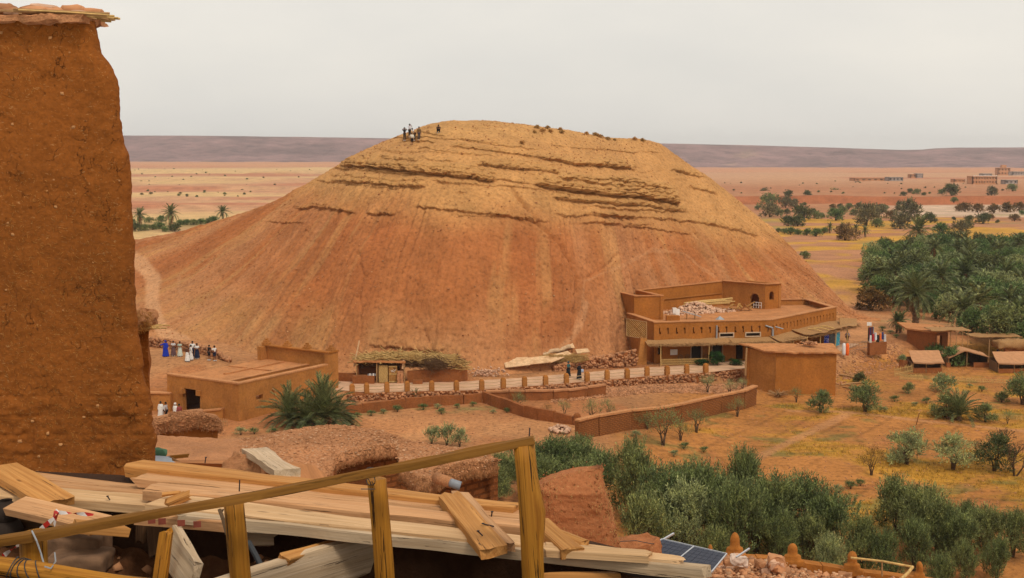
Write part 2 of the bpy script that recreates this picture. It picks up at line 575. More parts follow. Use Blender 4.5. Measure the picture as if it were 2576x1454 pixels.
MV = np.array(MV)
mesa_mat = soil_mat('mesa_rock', 0.5, 0.02, 12.0, big=0.006)
link('mesa', np_mesh('mesa', MV.reshape(-1, 3), grid_faces(len(MV), len(mm_x))[:, ::-1], True, np.array(MC).reshape(-1, 3)), mesa_mat, kind='structure')

# ------------------------------------------------------------------ the hill
SIL = [(0, 660), (150, 625), (330, 604), (400, 592), (450, 584), (520, 566), (600, 541), (660, 520), (700, 503), (760, 470), (800, 447), (870, 402), (930, 371), (1000, 341),
       (1060, 319), (1100, 309), (1150, 304), (1220, 306.5), (1320, 316), (1420, 329), (1520, 343.5), (1620, 356), (1660, 364),
       (1720, 404), (1780, 441), (1830, 481), (1890, 531), (1940, 571), (2000, 631), (2060, 691), (2110, 745), (2150, 785), (2230, 815)]
hx_px = np.linspace(0, 2215, 920)
sil = np.interp(hx_px, [p[0] for p in SIL], [p[1] for p in SIL])
ker = np.hanning(25); ker /= ker.sum()
sil = np.convolve(np.pad(sil, 12, mode='edge'), ker, 'valid')
ra = np.array([ray(px, py) for px, py in zip(hx_px, sil)])
h_a = ra[:, 0] / ra[:, 1]; h_e = ra[:, 2] / ra[:, 1]
K = lambda pts: np.interp(hx_px, [p[0] for p in pts], [p[1] for p in pts])
sm = lambda v, n=61: np.convolve(np.pad(v, n // 2, mode='edge'), np.hanning(n + 2)[1:-1] / np.hanning(n + 2)[1:-1].sum(), 'valid')
y_r = sm(K([(150, 220), (330, 205), (600, 192), (900, 179), (1100, 172), (1350, 174), (1500, 182), (1650, 190), (1800, 195), (1930, 194), (2150, 187), (2230, 186)]))
y_t = sm(K([(0, 151), (330, 150), (450, 148.5), (560, 145), (640, 140), (700, 137.5), (900, 134.5), (1150, 134.0), (1300, 136), (1430, 138.5), (1540, 143), (1600, 151), (1660, 154.5),
            (1800, 160), (1930, 170), (2150, 182), (2230, 184)]), 41)
h_p = sm(K([(150, 1.05), (330, 1.1), (500, 1.4), (700, 1.8), (900, 2.15), (1200, 2.2), (1400, 2.0), (1560, 1.55), (1650, 1.35), (1850, 1.3), (2230, 1.2)]))
z_r = CAM_Z + h_e * y_r
tt = np.concatenate([np.linspace(-0.08, 0.0, 8)[:-1], np.linspace(0, 1, 400), np.linspace(1, 2.6, 36)[1:]])
T, YT = np.meshgrid(tt, y_t, indexing='ij')
YR, ZR, P_, HA = [np.broadcast_to(v, T.shape) for v in (y_r, z_r, h_p, h_a)]
Tc = np.clip(T, 0, 1)
HY = YT + T * (YR - YT)
ZT = np.interp(hx_px, [150, 330, 560, 640, 2230], [1.2, 1.2, 0.9, 0.0, -0.2])[None, :]
ap = 0.06                                                   # scree apron at the foot
f = 1 - (1 - Tc) ** P_
f = f * sstep(-0.10, 0.16, Tc) ** 0.6
HZ = ZT + (ZR - ZT) * f
over = np.clip(T - 1, 0, 2)
HZ = HZ - over * (YR - YT) * 0.55 * sstep(0, 0.5, over) - over * 0.6
HZ = HZ + np.where(T < 0, T * 30, 0)
HX = HA * HY
HX0, HY0, HZ0 = HX.copy(), HY.copy(), HZ.copy()
gx = np.gradient(HZ, axis=1) / (np.gradient(HX, axis=1) + 1e-6)
ox, oy = -np.gradient(HZ, axis=1), -np.gradient(HZ, axis=0)
dXj, dYj = np.gradient(HX, axis=1), np.gradient(HY, axis=1)
dXi, dYi = np.gradient(HX, axis=0), np.gradient(HY, axis=0)
dZj, dZi = np.gradient(HZ, axis=1), np.gradient(HZ, axis=0)
NX = dYj * dZi - dZj * dYi; NY = dZj * dXi - dXj * dZi; NZ = dXj * dYi - dYj * dXi
L = np.sqrt(NX ** 2 + NY ** 2 + NZ ** 2) + 1e-9
sg = np.sign(NZ); NX, NY, NZ = NX / L * sg, NY / L * sg, NZ / L * sg
PXh, PYh = proj(HX0, HY0, HZ0)
edge = np.clip(T / 0.06, 0, 1) * np.clip((1.15 - T) / 0.15, 0, 1)      # keep the foot and the skyline where they are
phi = np.arctan2(HX0 - 4, 190 - HY0) * 42
S = HZ0 + 0.10 * HX0 + 0.35 * fbm(HX0 / 9, HY0 / 9, 0, 3, 101)
red = sstep(19.2, 13.6, S + 1.6 * fbm(HX0 / 8, HY0 / 8, HZ0 / 5, 4, 103) + 0.05 * (np.abs(HX0) - 10))
low_tan = np.exp(-(((PXh - 760) / 330) ** 2)) * sstep(8.5, 3.5, HZ0 + 2.0 * fbm(HX0 / 7, HZ0 / 3, 0, 4, 107))
disp = 0.55 * fbm(HX0 / 9, HY0 / 9, HZ0 / 9, 4, 111)
rill = fbm(phi / 1.1, HZ0 / 9 + 0.05 * phi, 0, 4, 113)
disp += -0.44 * np.abs(rill) * sstep(22, 16, S) + 0.10 * sstep(22, 16, S)
big_rill = vnoise(phi / 5.5, HZ0 / 22, 0, 117)
disp += -0.55 * sstep(0.25, 0.75, big_rill) * sstep(21, 12, S)
disp += 0.15 * fbm(HX0 / 0.8, HY0 / 0.8, HZ0 / 0.5, 4, 119, .6)
disp += -0.24 * np.abs(fbm(phi / .45, HZ0 / 5 + phi * .1, 0, 3, 127)) * sstep(22, 16, S)
# gullies and the fan of furrows on the right flank
gul = [[(1290, 480), (1345, 550), (1420, 620), (1455, 690), (1452, 760), (1440, 830)],
       [(1640, 500), (1700, 545), (1790, 625), (1850, 690)], [(1310, 555), (1380, 600), (1450, 660)],
       [(905, 640), (912, 690), (903, 740), (910, 800), (904, 860)], [(1090, 880), (1060, 820), (1030, 760)], [(1560, 640), (1500, 690), (1460, 700)],
       [(1585, 665), (1620, 705)], [(1650, 640), (1700, 690)], [(700, 690), (600, 760), (540, 830)]]
for k, gpts in enumerate(gul):
    wv = 5 * fbm(PXh / 30, PYh / 30, 0, 3, 121 + k)
    dd = pldist(PXh + wv, PYh + wv, gpts)
    disp += -(0.75 if k < 2 else 0.25) * np.exp(-(dd / (5.0 if k < 2 else 4.0)) ** 2) * (0.6 + 0.4 * vnoise(PXh / 20, PYh / 20, 0, 131))
lip = np.zeros_like(disp)
LED = [([(866, 415), (905, 419), (985, 425), (1060, 436), (1150, 447), (1240, 456)], .95, .55), ([(1203, 417), (1290, 425), (1396, 435)], .65, .35),
       ([(1348, 466), (1420, 474), (1500, 484), (1600, 495), (1705, 509)], 1.0, .6), ([(843, 455), (900, 460), (985, 464), (1080, 474), (1168, 484)], .5, .35),
       ([(1498, 412), (1560, 420), (1628, 431)], .7, .35), ([(1140, 371), (1210, 378), (1290, 386), (1345, 396), (1420, 406), (1500, 415)], .4, .3),
       ([(1395, 495), (1480, 505), (1560, 512), (1640, 521), (1725, 530)], .5, .3), ([(743, 519), (830, 524), (870, 531), (935, 533), (988, 536)], .42, .3),
       ([(1048, 519), (1150, 527), (1250, 540), (1348, 557)], .32, .25), ([(1690, 428), (1775, 447)], .4, .3), ([(1080, 404), (1150, 411)], .22, .2),
       ([(1236, 452), (1335, 464)], .3, .25), ([(1790, 560), (1905, 592)], .3, .25), ([(1010, 352), (1060, 356)], .3, .3), ([(960, 398), (1060, 408)], .25, .2),
       ([(1330, 440), (1440, 452)], .25, .2), ([(1540, 455), (1680, 474)], .3, .25), ([(650, 552), (760, 562)], .22, .2), ([(1740, 470), (1800, 488)], .3, .25), ([(1090, 885), (1165, 905)], .8, .5), ([(930, 868), (1095, 884)], .35, .4)]
rl_ = np.random.default_rng(77)
for y0 in np.arange(352, 560, 9.5):
    c_ = rl_.uniform(880, 1700); w_ = rl_.uniform(60, 190)
    f_ = lambda q: y0 + .105 * (q - 1300) + 4 * math.sin(q / 70 + y0)
    LED.append(([(q, f_(q)) for q in np.linspace(c_ - w_, c_ + w_, 6)], rl_.uniform(.12, .3), rl_.uniform(.12, .24)))
blkn = vnoise(HX0 / .55, HZ0 / .35, 0, 302); blkn2 = vnoise(HX0 / 1.9, HZ0 / 3, 0, 303)
jag = .16 * fbm(HX0 / 1.1, HZ0 / 2.0, 0, 3, 301) + .05 * vnoise(HX0 / .25, 1.0, 0, 305)
for k, (lp, amp, thick) in enumerate(LED):
    lx_ = [p[0] for p in lp]; yl = np.interp(PXh, lx_, [p[1] for p in lp])
    u = (yl - PYh) / 19.5 + jag
    msk = sstep(lx_[0] - 14, lx_[0] + 14, PXh) * sstep(lx_[-1] + 14, lx_[-1] - 14, PXh) * sstep(-1.0, -.62, vnoise(PXh / 60, k * 3.3, 0, 311) + .45 * blkn2)
    blk = .74 + .26 * np.sign(blkn) * .9
    shape = np.where(u >= 0, np.clip(1 - np.clip(u - thick, 0, 9) / (thick * 3.2), 0, 1), -.75 * np.clip(1 + u / .55, 0, 1))
    lay = .13 * np.sign(np.sin(u * 2 * math.pi / (thick * .55))) * (u > 0) * (u < thick)
    lip += msk * amp * 1.2 * (shape * np.where(u >= 0, blk, 1) + lay) * sstep(1.0, .9, T)
S2 = HZ0 + .10 * HX0 + .10 * fbm(HX0 / 5, HY0 / 5, 0, 3, 321)
thin = np.sign(np.sin(S2 * 2 * math.pi / .62 + 1.5 * vnoise(HX0 / 12, 2.0, 0, 323))) * sstep(.05, .35, fbm(HX0 / 4.5, HZ0 / 1.6, 0, 3, 325)) * sstep(15, 18, S2)
lip += .05 * thin
disp = disp * edge
lip = lip * edge
HX += disp * NX + lip * NX; HY += disp * NY + lip * NY; HZ += disp * NZ + lip * 0.15 * NZ
H_RED = np.array([0.375, 0.132, 0.042]); H_OCH = np.array([0.490, 0.245, 0.086]); H_TAN = np.array([0.370, 0.190, 0.062])
hc = np.zeros(T.shape + (3,)) + H_OCH
hc = lerp(hc, H_RED, red)
hc = lerp(hc, H_TAN, low_tan * 0.9)
hc = lerp(hc, np.array([.45, .215, .095]), sstep(9, 2, HZ0 + 3 * fbm(HX0 / 6, HZ0 / 4, 0, 3, 109)) * .45)
strk = fbm(phi / 2.0, HZ0 / 14 + 2, 0, 4, 141)
fan = fbm(phi / 6.0, HZ0 / 30 + 7, 0, 3, 143)
hc = lerp(hc, np.array([.44, .20, .085]), sstep(0.0, 0.45, fan) * .6 * red)
hc = lerp(hc, np.array([.33, .105, .032]), sstep(0.05, 0.4, -fan) * .6 * red)
hc = lerp(hc, H_OCH * 0.95, sstep(0.15, 0.5, strk) * 0.5 * red)
hc = lerp(hc, H_RED * 0.85, sstep(0.15, 0.5, -strk) * 0.45 * red)
hc = lerp(hc, np.array([0.47, 0.255, 0.09]), sstep(25.5, 27.5, HZ0) * 0.5)
hc = lerp(hc, np.array([0.36, 0.20, 0.06]), np.clip(lip, 0, 0.6) * 0.5)
hc = lerp(hc, np.array([0.47, 0.21, 0.085]), sstep(0.1, 0.0, T) * 0.8)
# the beaten footpaths
for ppts, w in (([(330, 650), (362, 668), (385, 700), (382, 760), (392, 800), (410, 835), (470, 868), (560, 905)], 24), ([(1440, 840), (1470, 760), (1480, 700), (1560, 672), (1640, 628), (1720, 640), (1800, 690)], 5),
                ([(330, 612), (380, 600), (440, 590)], 5), ([(450, 690), (448, 730), (470, 770)], 4), ([(1480, 760), (1470, 800), (1440, 850), (1400, 880)], 9)):
    dd = pldist(PXh, PYh * 1.0, ppts) + 4 * fbm(PXh / 25, PYh / 25, 0, 3, 151)
    hc = lerp(hc, np.array([0.52, 0.265, 0.125]), sstep(w, w * 0.45, dd) * (0.95 if w > 12 else .5 if w > 8 else .3))
hill_mat = soil_mat('hill_rock', 0.20, 2.4, 0.14, big=0.22, grain=.62)
hill_V = np.stack([HX, HY, HZ], -1)
link('hill', np_mesh('hill', hill_V.reshape(-1, 3), grid_faces(*T.shape)[:, ::-1], True, np.clip(hc, 0.01, 1).reshape(-1, 3)), hill_mat, kind='structure')
_nr, _nc = T.shape

def hill_at(px, py):                     # the hill surface seen at a photo position
    if not hasattr(hill_at, 'P'):
        hill_at.P = proj(HX, HY, HZ)
        hill_at.ok = (T > 0) & (T < 1.0)
    d = (hill_at.P[0] - px) ** 2 + (hill_at.P[1] - py) ** 2
    d = np.where(hill_at.ok, d, 1e12)
    k = int(np.argmin(d))
    return Vector(hill_V.reshape(-1, 3)[k])
# ------------------------------------------------------------------ earth, plaster and timber materials
def mud_mat(name, col, vary=0.22, grit=9.0, bdist=0.03, straw=0.0, streak=0.16, brick=False, coord='Position'):
    m, t, b = new_mat(name)
    v = tex_vec(t, coord)
    n1 = noise(t, v, 0.55, 5, 0.6); n2 = noise(t, v, grit, 6, 0.7)
    n3 = noise(t, tex_vec(t, coord, (1.0, 1.0, 0.35)), 0.8, 6, 0.65)
    c = ramp(t, n1, [(0.3, [k * (1 - vary) for k in col]), (0.5, col), (0.72, [min(1, k * (1 + vary)) for k in col])])
    c = mixc(t, 1.0, c, ramp(t, n3, [(0.3, 1 - streak), (0.6, 1.0), (0.8, 1.0 + streak * 0.4)]), 'MULTIPLY')
    c = mixc(t, 0.9, c, ramp(t, n2, [(0.3, 0.72), (0.5, 1.0), (0.72, 1.22)]), 'MULTIPLY')
    h = n2
    if straw:
        ns = noise(t, tex_vec(t, coord, (26, 26, 70)), 1.0, 2, 0.5, 1.5)
        f = ramp(t, ns, [(0.66, 0.0), (0.70, 1.0)])
        c = mixc(t, math_n(t, 'MULTIPLY', f, straw), c, (0.62, 0.38, 0.16))
    if brick:
        bt = nd(t, 'ShaderNodeTexBrick')
        bt.inputs['Scale'].default_value = 1.0
        bt.inputs['Brick Width'].default_value = 0.34; bt.inputs['Row Height'].default_value = 0.17
        bt.inputs['Mortar Size'].default_value = 0.03
        mp = nd(t, 'ShaderNodeMapping'); mp.inputs['Rotation'].default_value = (math.radians(90), 0, 0)
        t.links.new(v, mp.inputs['Vector']); t.links.new(mp.outputs[0], bt.inputs['Vector'])
        c = mixc(t, bt.outputs['Fac'], c, [k * 0.6 for k in col])
        h = math_n(t, 'SUBTRACT', n2, bt.outputs['Fac'])
    t.links.new(c, b.inputs['Base Color'])
    bump(t, b, h, 0.85, bdist)
    return m

M_plaster = mud_mat('mud_plaster', (0.385, 0.155, 0.038), 0.14, 5.0, 0.03)
M_plaster2 = mud_mat('mud_plaster_warm', (0.370, 0.134, 0.026), 0.14, 5.0, 0.03)
M_coping = mud_mat('lime_coping', (0.480, 0.215, 0.085), 0.16, 6.0, 0.03, streak=0.1)
M_roofmud = mud_mat('mud_roof', (0.440, 0.185, 0.068), 0.20, 3.0, 0.04, streak=0.0)
M_pise = mud_mat('rammed_earth', (0.270, 0.092, 0.028), 0.20, 6.0, 0.06)
M_brickwall = mud_mat('adobe_brick', (0.290, 0.105, 0.030), 0.20, 8.0, 0.06, brick=True)
M_thatch = mud_mat('straw_mud', (0.440, 0.195, 0.085), 0.25, 14.0, 0.06, straw=0.5, streak=0.0)
M_reed = plain_mat('reed_mat', (0.33, 0.175, 0.068), 0.5, 18.0, bdist=0.03, coord='Position', bstr=0.8)
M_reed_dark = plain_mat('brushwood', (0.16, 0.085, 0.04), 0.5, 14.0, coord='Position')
M_cane = plain_mat('dry_cane', (0.52, 0.33, 0.12), 0.35, 9.0, coord='Position')
M_stone = plain_mat('field_stone', (0.40, 0.185, 0.085), 0.5, 1.7, coord='Position', bstr=0.6, bdist=0.03)
M_stone_pale = plain_mat('pale_stone', (0.56, 0.34, 0.22), 0.35, 2.5, coord='Position', bstr=0.6, bdist=0.03)
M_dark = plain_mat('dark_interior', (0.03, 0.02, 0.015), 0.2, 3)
M_white = plain_mat('white_paint', (0.72, 0.68, 0.62), 0.1, 4, rough=0.7)
M_frame = plain_mat('limewash', (0.50, 0.36, 0.24), 0.2, 4, coord='Position', bstr=.2)
M_pole = plain_mat('weathered_pole', (0.36, 0.20, 0.085), 0.3, 12, coord='Position')
M_grey = plain_mat('grey_metal', (0.32, 0.33, 0.34), 0.15, 8, rough=0.5, spec=0.4, metal=0.4)
M_greyp = plain_mat('grey_plastic', (0.22, 0.235, 0.26), 0.12, 8, rough=0.5, spec=0.4)
M_rope = plain_mat('rope', (0.50, 0.34, 0.19), 0.2, 20)
M_door = plain_mat('door_wood', (0.33, 0.16, 0.045), 0.3, 7, coord='Position')
M_blue = plain_mat('blue_cloth', (0.012, 0.03, 0.30), 0.3, 3)
M_boardp = plain_mat('sun_bleached_board', (0.62, 0.40, 0.22), 0.22, 3.0, coord='Position', bstr=0.4, bdist=0.01, dirt=(0.42, 0.22, 0.1))

# ------------------------------------------------------------------ wall tools
def frame2(P0, P1):
    d = np.array([P1[0] - P0[0], P1[1] - P0[1]], float); Lh = np.linalg.norm(d); d = d / Lh
    return d, np.array([d[1], -d[0]]), Lh

def wobble(V, amp, sc, seed):
    V = np.asarray(V, float)
    o = seed * 7.31
    a, b, c = V[:, 0] / sc + o, V[:, 1] / sc, V[:, 2] / sc
    return V + amp * np.stack([fbm(a, b, c, 2, 1), fbm(a, b, c, 2, 5), 0.6 * fbm(a, b, c, 2, 9)], 1)

def wall(name, parent, P0, P1, z0, z1, thick, mat, openings=(), res=0.6, amp=0.05, seed=0, top=None, **kw):
    """a wall panel, its outer face on P0-P1; openings are (u0, u1, z0, z1[, arch])"""
    d, n, Lw = frame2(P0, P1)
    us = set(np.round(np.linspace(0, Lw, max(2, int(Lw / res) + 1)), 4)); zs = set(np.round(np.linspace(z0, z1, max(2, int((z1 - z0) / res) + 1)), 4))
    for o in openings:
        if len(o) > 4 and o[4]:
            us |= set(np.round(np.linspace(o[0], o[1], 9), 4)); zs |= set(np.round(np.linspace(o[3] - o[4], o[3], 6), 4)); zs |= {round(o[2], 4)}
        else:
            us |= {round(o[0], 4), round(o[1], 4)}; zs |= {round(o[2], 4), round(o[3], 4)}
    us = np.array(sorted(u for u in us if -1e-3 <= u <= Lw + 1e-3)); zs = np.array(sorted(z for z in zs if z0 - 1e-3 <= z <= z1 + 1e-3))
    nu, nz = len(us) - 1, len(zs) - 1
    solid = np.ones((nu, nz), bool)
    uc = (us[:-1] + us[1:]) / 2; zc = (zs[:-1] + zs[1:]) / 2
    UC, ZC = np.meshgrid(uc, zc, indexing='ij')
    for o in openings:
        m = (UC > o[0]) & (UC < o[1]) & (ZC > o[2]) & (ZC < o[3])
        if len(o) > 4 and o[4]:
            c = (o[0] + o[1]) / 2; r = (o[1] - o[0]) / 2; zb = o[3] - o[4]
            m &= (ZC < zb) | (((UC - c) / r) ** 2 + ((ZC - zb) / o[4]) ** 2 < 1)
        solid &= ~m
    idx, V, F = {}, [], []
    def vid(i, k, s):
        key = (i, k, s)
        if key not in idx:
            idx[key] = len(V)
            zz = zs[k]
            if top is not None: zz = z0 + (zz - z0) * (np.interp(us[i] / Lw, top[0], top[1]) - z0) / (z1 - z0)
            p = np.array(P0[:2]) + d * us[i] - n * (thick * s)
            V.append((p[0], p[1], zz))
        return idx[key]
    S = lambda i, k: 0 <= i < nu and 0 <= k < nz and solid[i, k]
    for i in range(nu):
        for k in range(nz):
            if not solid[i, k]: continue
            F.append((vid(i, k, 0), vid(i + 1, k, 0), vid(i + 1, k + 1, 0), vid(i, k + 1, 0)))
            F.append((vid(i, k, 1), vid(i, k + 1, 1), vid(i + 1, k + 1, 1), vid(i + 1, k, 1)))
            if not S(i - 1, k): F.append((vid(i, k, 0), vid(i, k + 1, 0), vid(i, k + 1, 1), vid(i, k, 1)))
            if not S(i + 1, k): F.append((vid(i + 1, k, 0), vid(i + 1, k, 1), vid(i + 1, k + 1, 1), vid(i + 1, k + 1, 0)))
            if not S(i, k - 1): F.append((vid(i, k, 0), vid(i, k, 1), vid(i + 1, k, 1), vid(i + 1, k, 0)))
            if not S(i, k + 1): F.append((vid(i, k + 1, 0), vid(i + 1, k + 1, 0), vid(i + 1, k + 1, 1), vid(i, k + 1, 1)))
    return link(name, np_mesh(name, wobble(V, amp, 1.1, seed), F), mat, parent, **kw)

def bar(name, parent, P0, P1, z, width, height, mat, off=0.0, res=0.5, amp=0.03, seed=0, z1=None, **kw):
    """a long strip (coping, beam, slab) along P0-P1, centred 'off' metres behind the line"""
    d, n, Lw = frame2(P0, P1)
    V, F = sub_box((Lw, width, height), res, 0, 0, 1, bevel=min(width, height) * 0.22 if res < 1 else 0)
    u = V[:, 0] + Lw / 2
    zz = z + (0 if z1 is None else (z1 - z) * u / Lw)
    X = P0[0] + d[0] * u - n[0] * (off + V[:, 1]); Y = P0[1] + d[1] * u - n[1] * (off + V[:, 1])
    W = np.stack([X, Y, V[:, 2] + zz], 1)
    return link(name, np_mesh(name, wobble(W, amp, 0.8, seed), [tuple(reversed(q)) for q in F]), mat, parent, **kw)

def slab(name, parent, poly, z, th, mat, **kw):
    """a flat slab over a polygon (world x, y)"""
    n = len(poly)
    V = [(p[0], p[1], z - th) for p in poly] + [(p[0], p[1], z) for p in poly]
    F = [tuple(range(n))[::-1], tuple(range(n, 2 * n))] + [(i, (i + 1) % n, n + (i + 1) % n, n + i) for i in range(n)]
    a = sum(poly[i][0] * poly[(i + 1) % n][1] - poly[(i + 1) % n][0] * poly[i][1] for i in range(n))
    if a < 0: F = [tuple(reversed(q)) for q in F]
    return link(name, np_mesh(name, V, F), mat, parent, **kw)

ROCKV = np.array([[-1, -1, -1], [1, -1, -1], [1, 1, -1], [-1, 1, -1], [-.8, -.7, 1], [.7, -.8, 1], [.8, .75, 1], [-.7, .8, 1]]) * 0.5
ROCKF = np.array([(3, 2, 1, 0), (4, 5, 6, 7), (0, 1, 5, 4), (1, 2, 6, 5), (2, 3, 7, 6), (3, 0, 4, 7)])

def rot_rand(n, tilt=3.2):
    a = rng.uniform(0, 2 * np.pi, n); b = rng.uniform(-tilt, tilt, n)
    ca, sa, cb, sb = np.cos(a), np.sin(a), np.cos(b), np.sin(b)
    R = np.zeros((n, 3, 3))
    R[:, 0, 0] = ca; R[:, 0, 1] = -sa * cb; R[:, 0, 2] = sa * sb
    R[:, 1, 0] = sa; R[:, 1, 1] = ca * cb; R[:, 1, 2] = -ca * sb
    R[:, 2, 1] = sb; R[:, 2, 2] = cb
    return R

def rocks(name, P, size, mat, parent=None, flat=0.7, tilt=0.5, jag=0.22, **kw):
    """many small broken stones in one mesh"""
    P = np.asarray(P, float); n = len(P)
    size = np.broadcast_to(np.asarray(size, float), (n,))
    V = np.repeat(ROCKV[None], n, 0) + rng.uniform(-jag, jag, (n, 8, 3))
    V = V * (size[:, None] * np.stack([rng.uniform(.7, 1.3, n), rng.uniform(.6, 1.1, n), flat * rng.uniform(.6, 1.2, n)], 1))[:, None, :]
    V = np.einsum('nij,nkj->nki', rot_rand(n, tilt), V) + P[:, None, :]
    F = (ROCKF[None] + (np.arange(n) * 8)[:, None, None]).reshape(-1, 4)
    return link(name, np_mesh(name, V.reshape(-1, 3), F), mat, parent, **kw)

def sticks(name, P, D, length, rad, mat, parent=None, **kw):
    """many straight sticks in one mesh: centres P, directions D"""
    P = np.asarray(P, float); n = len(P); D = np.asarray(D, float); D = D / (np.linalg.norm(D, axis=1, keepdims=True) + 1e-9)
    length = np.broadcast_to(np.asarray(length, float), (n,))[:, None]; rad = np.broadcast_to(np.asarray(rad, float), (n,))[:, None]
    A = np.cross(D, np.array([0.3, 0.2, 1.0])); A /= np.linalg.norm(A, axis=1, keepdims=True) + 1e-9
    B = np.cross(D, A)
    V = []
    for e in (-0.5, 0.5):
        for k in range(3):
            th = 2 * np.pi * k / 3
            V.append(P + D * length * e + (A * np.cos(th) + B * np.sin(th)) * rad)
    V = np.stack(V, 1).reshape(-1, 3)
    f = np.array([(0, 1, 4, 3), (1, 2, 5, 4), (2, 0, 3, 5)])
    F = (f[None] + (np.arange(n) * 6)[:, None, None]).reshape(-1, 4)
    return link(name, np_mesh(name, V, F), mat, parent, **kw)

# ------------------------------------------------------------------ the pale road under the hill
def strip(name, line, wid, mat, dz=0.05, nu=200, kind='structure'):
    P = np.array(line, float)
    s = np.concatenate([[0], np.cumsum(np.hypot(*np.diff(P, axis=0).T))])
    u = np.linspace(0, s[-1], nu)
    X, Y = np.interp(u, s, P[:, 0]), np.interp(u, s, P[:, 1])
    Xs, Ys = sm(X, 15), sm(Y, 15)
    tx, ty = np.gradient(Xs), np.gradient(Ys); l = np.hypot(tx, ty); tx, ty = tx / l, ty / l
    V = []
    for w in np.linspace(0, 1, 7):
        ww = w * np.interp(u, s, wid) if hasattr(wid, '__len__') else w * wid
        e = 0.25 * fbm(u / 3, w * 3, 0, 3, 5) * (w > 0.9)
        x, y = Xs - ty * (ww + e), Ys + tx * (ww + e)
        V.append(np.stack([x, y, np.maximum(ground_h(x, y), -0.01) + dz], 1))
    V = np.array(V)
    return link(name, np_mesh(name, V.reshape(-1, 3), grid_faces(7, nu), True), mat, kind=kind)

M_road = plain_mat('pale_road', (0.52, 0.315, 0.19), 0.22, 0.9, coord='Position', bstr=0.5, bdist=0.03, dirt=(0.50, 0.27, 0.14))
road_line = [(-30, 131.2), (-22, 127.5), (-16.4, 125.3)] + [(b.x, b.y + 0.1) for b in BOLL[1:]] + [(26, 139), (33, 142), (37, 146.5), (41, 152), (45, 158)]
strip('road', road_line, 5.0, M_road, 0.05, 260)

# retaining wall of field stones under the bollards
rw = empty('retaining_wall', (BOLL[0].x, BOLL[0].y, -1.0), 0, 'rubble stone retaining wall under the bollards along the pale road', 'wall')
core_pts = [(-17.2, 124.9)] + [(b.x, b.y - 0.12) for b in BOLL] + [(23.2, 137.6), (26.0, 138.6)]
for a, b in zip(core_pts[:-1], core_pts[1:]):
    wall('wall_core', rw, a, b, -2.3, 0.03, 1.25, M_pise, res=0.8, amp=0.03)
st = []
for a, b in zip(core_pts[:-1], core_pts[1:]):
    d_, n_, L_ = frame2(a, b)
    m = int(L_ * 46)
    u = rng.uniform(0, L_, m); z = rng.uniform(-2.0, 0.0, m)
    st.append(np.stack([a[0] + d_[0] * u + n_[0] * 0.02, a[1] + d_[1] * u + n_[1] * 0.02, z], 1))
rocks('stones', np.concatenate(st), rng.uniform(0.16, 0.36, sum(len(s) for s in st)), M_stone, rw, 0.75, 0.4, kind='stuff')
# loose rubble bank below the wall on the right
u = rng.uniform(4, 27, 3000); yb = road_front(u) - rng.uniform(0.3, 1, 3000) ** 1.6 * 5.0
rocks('rubble', np.stack([u, yb, ground_h(u, yb) + 0.03], 1), rng.uniform(0.08, 0.28, 3000), M_stone, None, 0.6, 0.7, kind='stuff', label='loose reddish rubble on the bank under the retaining wall', cat='rubble')

# bollards
bol_sh = sub_box((0.52, 0.52, 0.92), 0.26, 0.03, 3, 0.5, 0.05); bol_cp = MB().box((0, 0, 1.0), (0.46, 0.46, 0.16), taper=0.5)
me_sh = np_mesh('shaft', bol_sh[0], bol_sh[1]); me_cp = bol_cp.mesh('cap')
me_sh.materials.append(M_plaster); me_cp.materials.append(M_plaster2)
n_b = len(BOLL)
ordn = ['first', 'second', 'third', 'fourth', 'fifth', 'sixth', 'seventh', 'eighth', 'ninth', 'tenth', 'eleventh', 'twelfth', 'thirteenth', 'fourteenth', 'fifteenth', 'sixteenth', 'seventeenth', 'eighteenth']
for k, b in enumerate(BOLL):
    lab = ('square mud bollard with pointed cap, %s from the left along the pale road' % ordn[k]) if k < 9 else ('square mud bollard with pointed cap, %s from the right along the pale road' % ordn[n_b - 1 - k])
    e = empty('bollard', (b.x, b.y + 0.2, 0.02), 0.25 + 0.05 * math.sin(k * 3), lab, 'bollard', 'bollards along the road')
    link('shaft', me_sh, None, e, world=False); link('cap', me_cp, None, e, world=False)
for hgt, nm in ((0.78, 'upper'), (0.45, 'lower')):
    pts = []
    for a, b in zip(BOLL[:-1], BOLL[1:]):
        for t in np.linspace(0, 1, 7)[:-1]:
            sag = 0.10 * 4 * t * (1 - t)
            pts.append((a.x + (b.x - a.x) * t, a.y + 0.2 + (b.y - a.y) * t, hgt - sag))
    MB().tube(pts, 0.035, 5).build('rope', M_rope, None, label='%s of the two pale ropes strung between the road bollards' % nm, cat='rope')

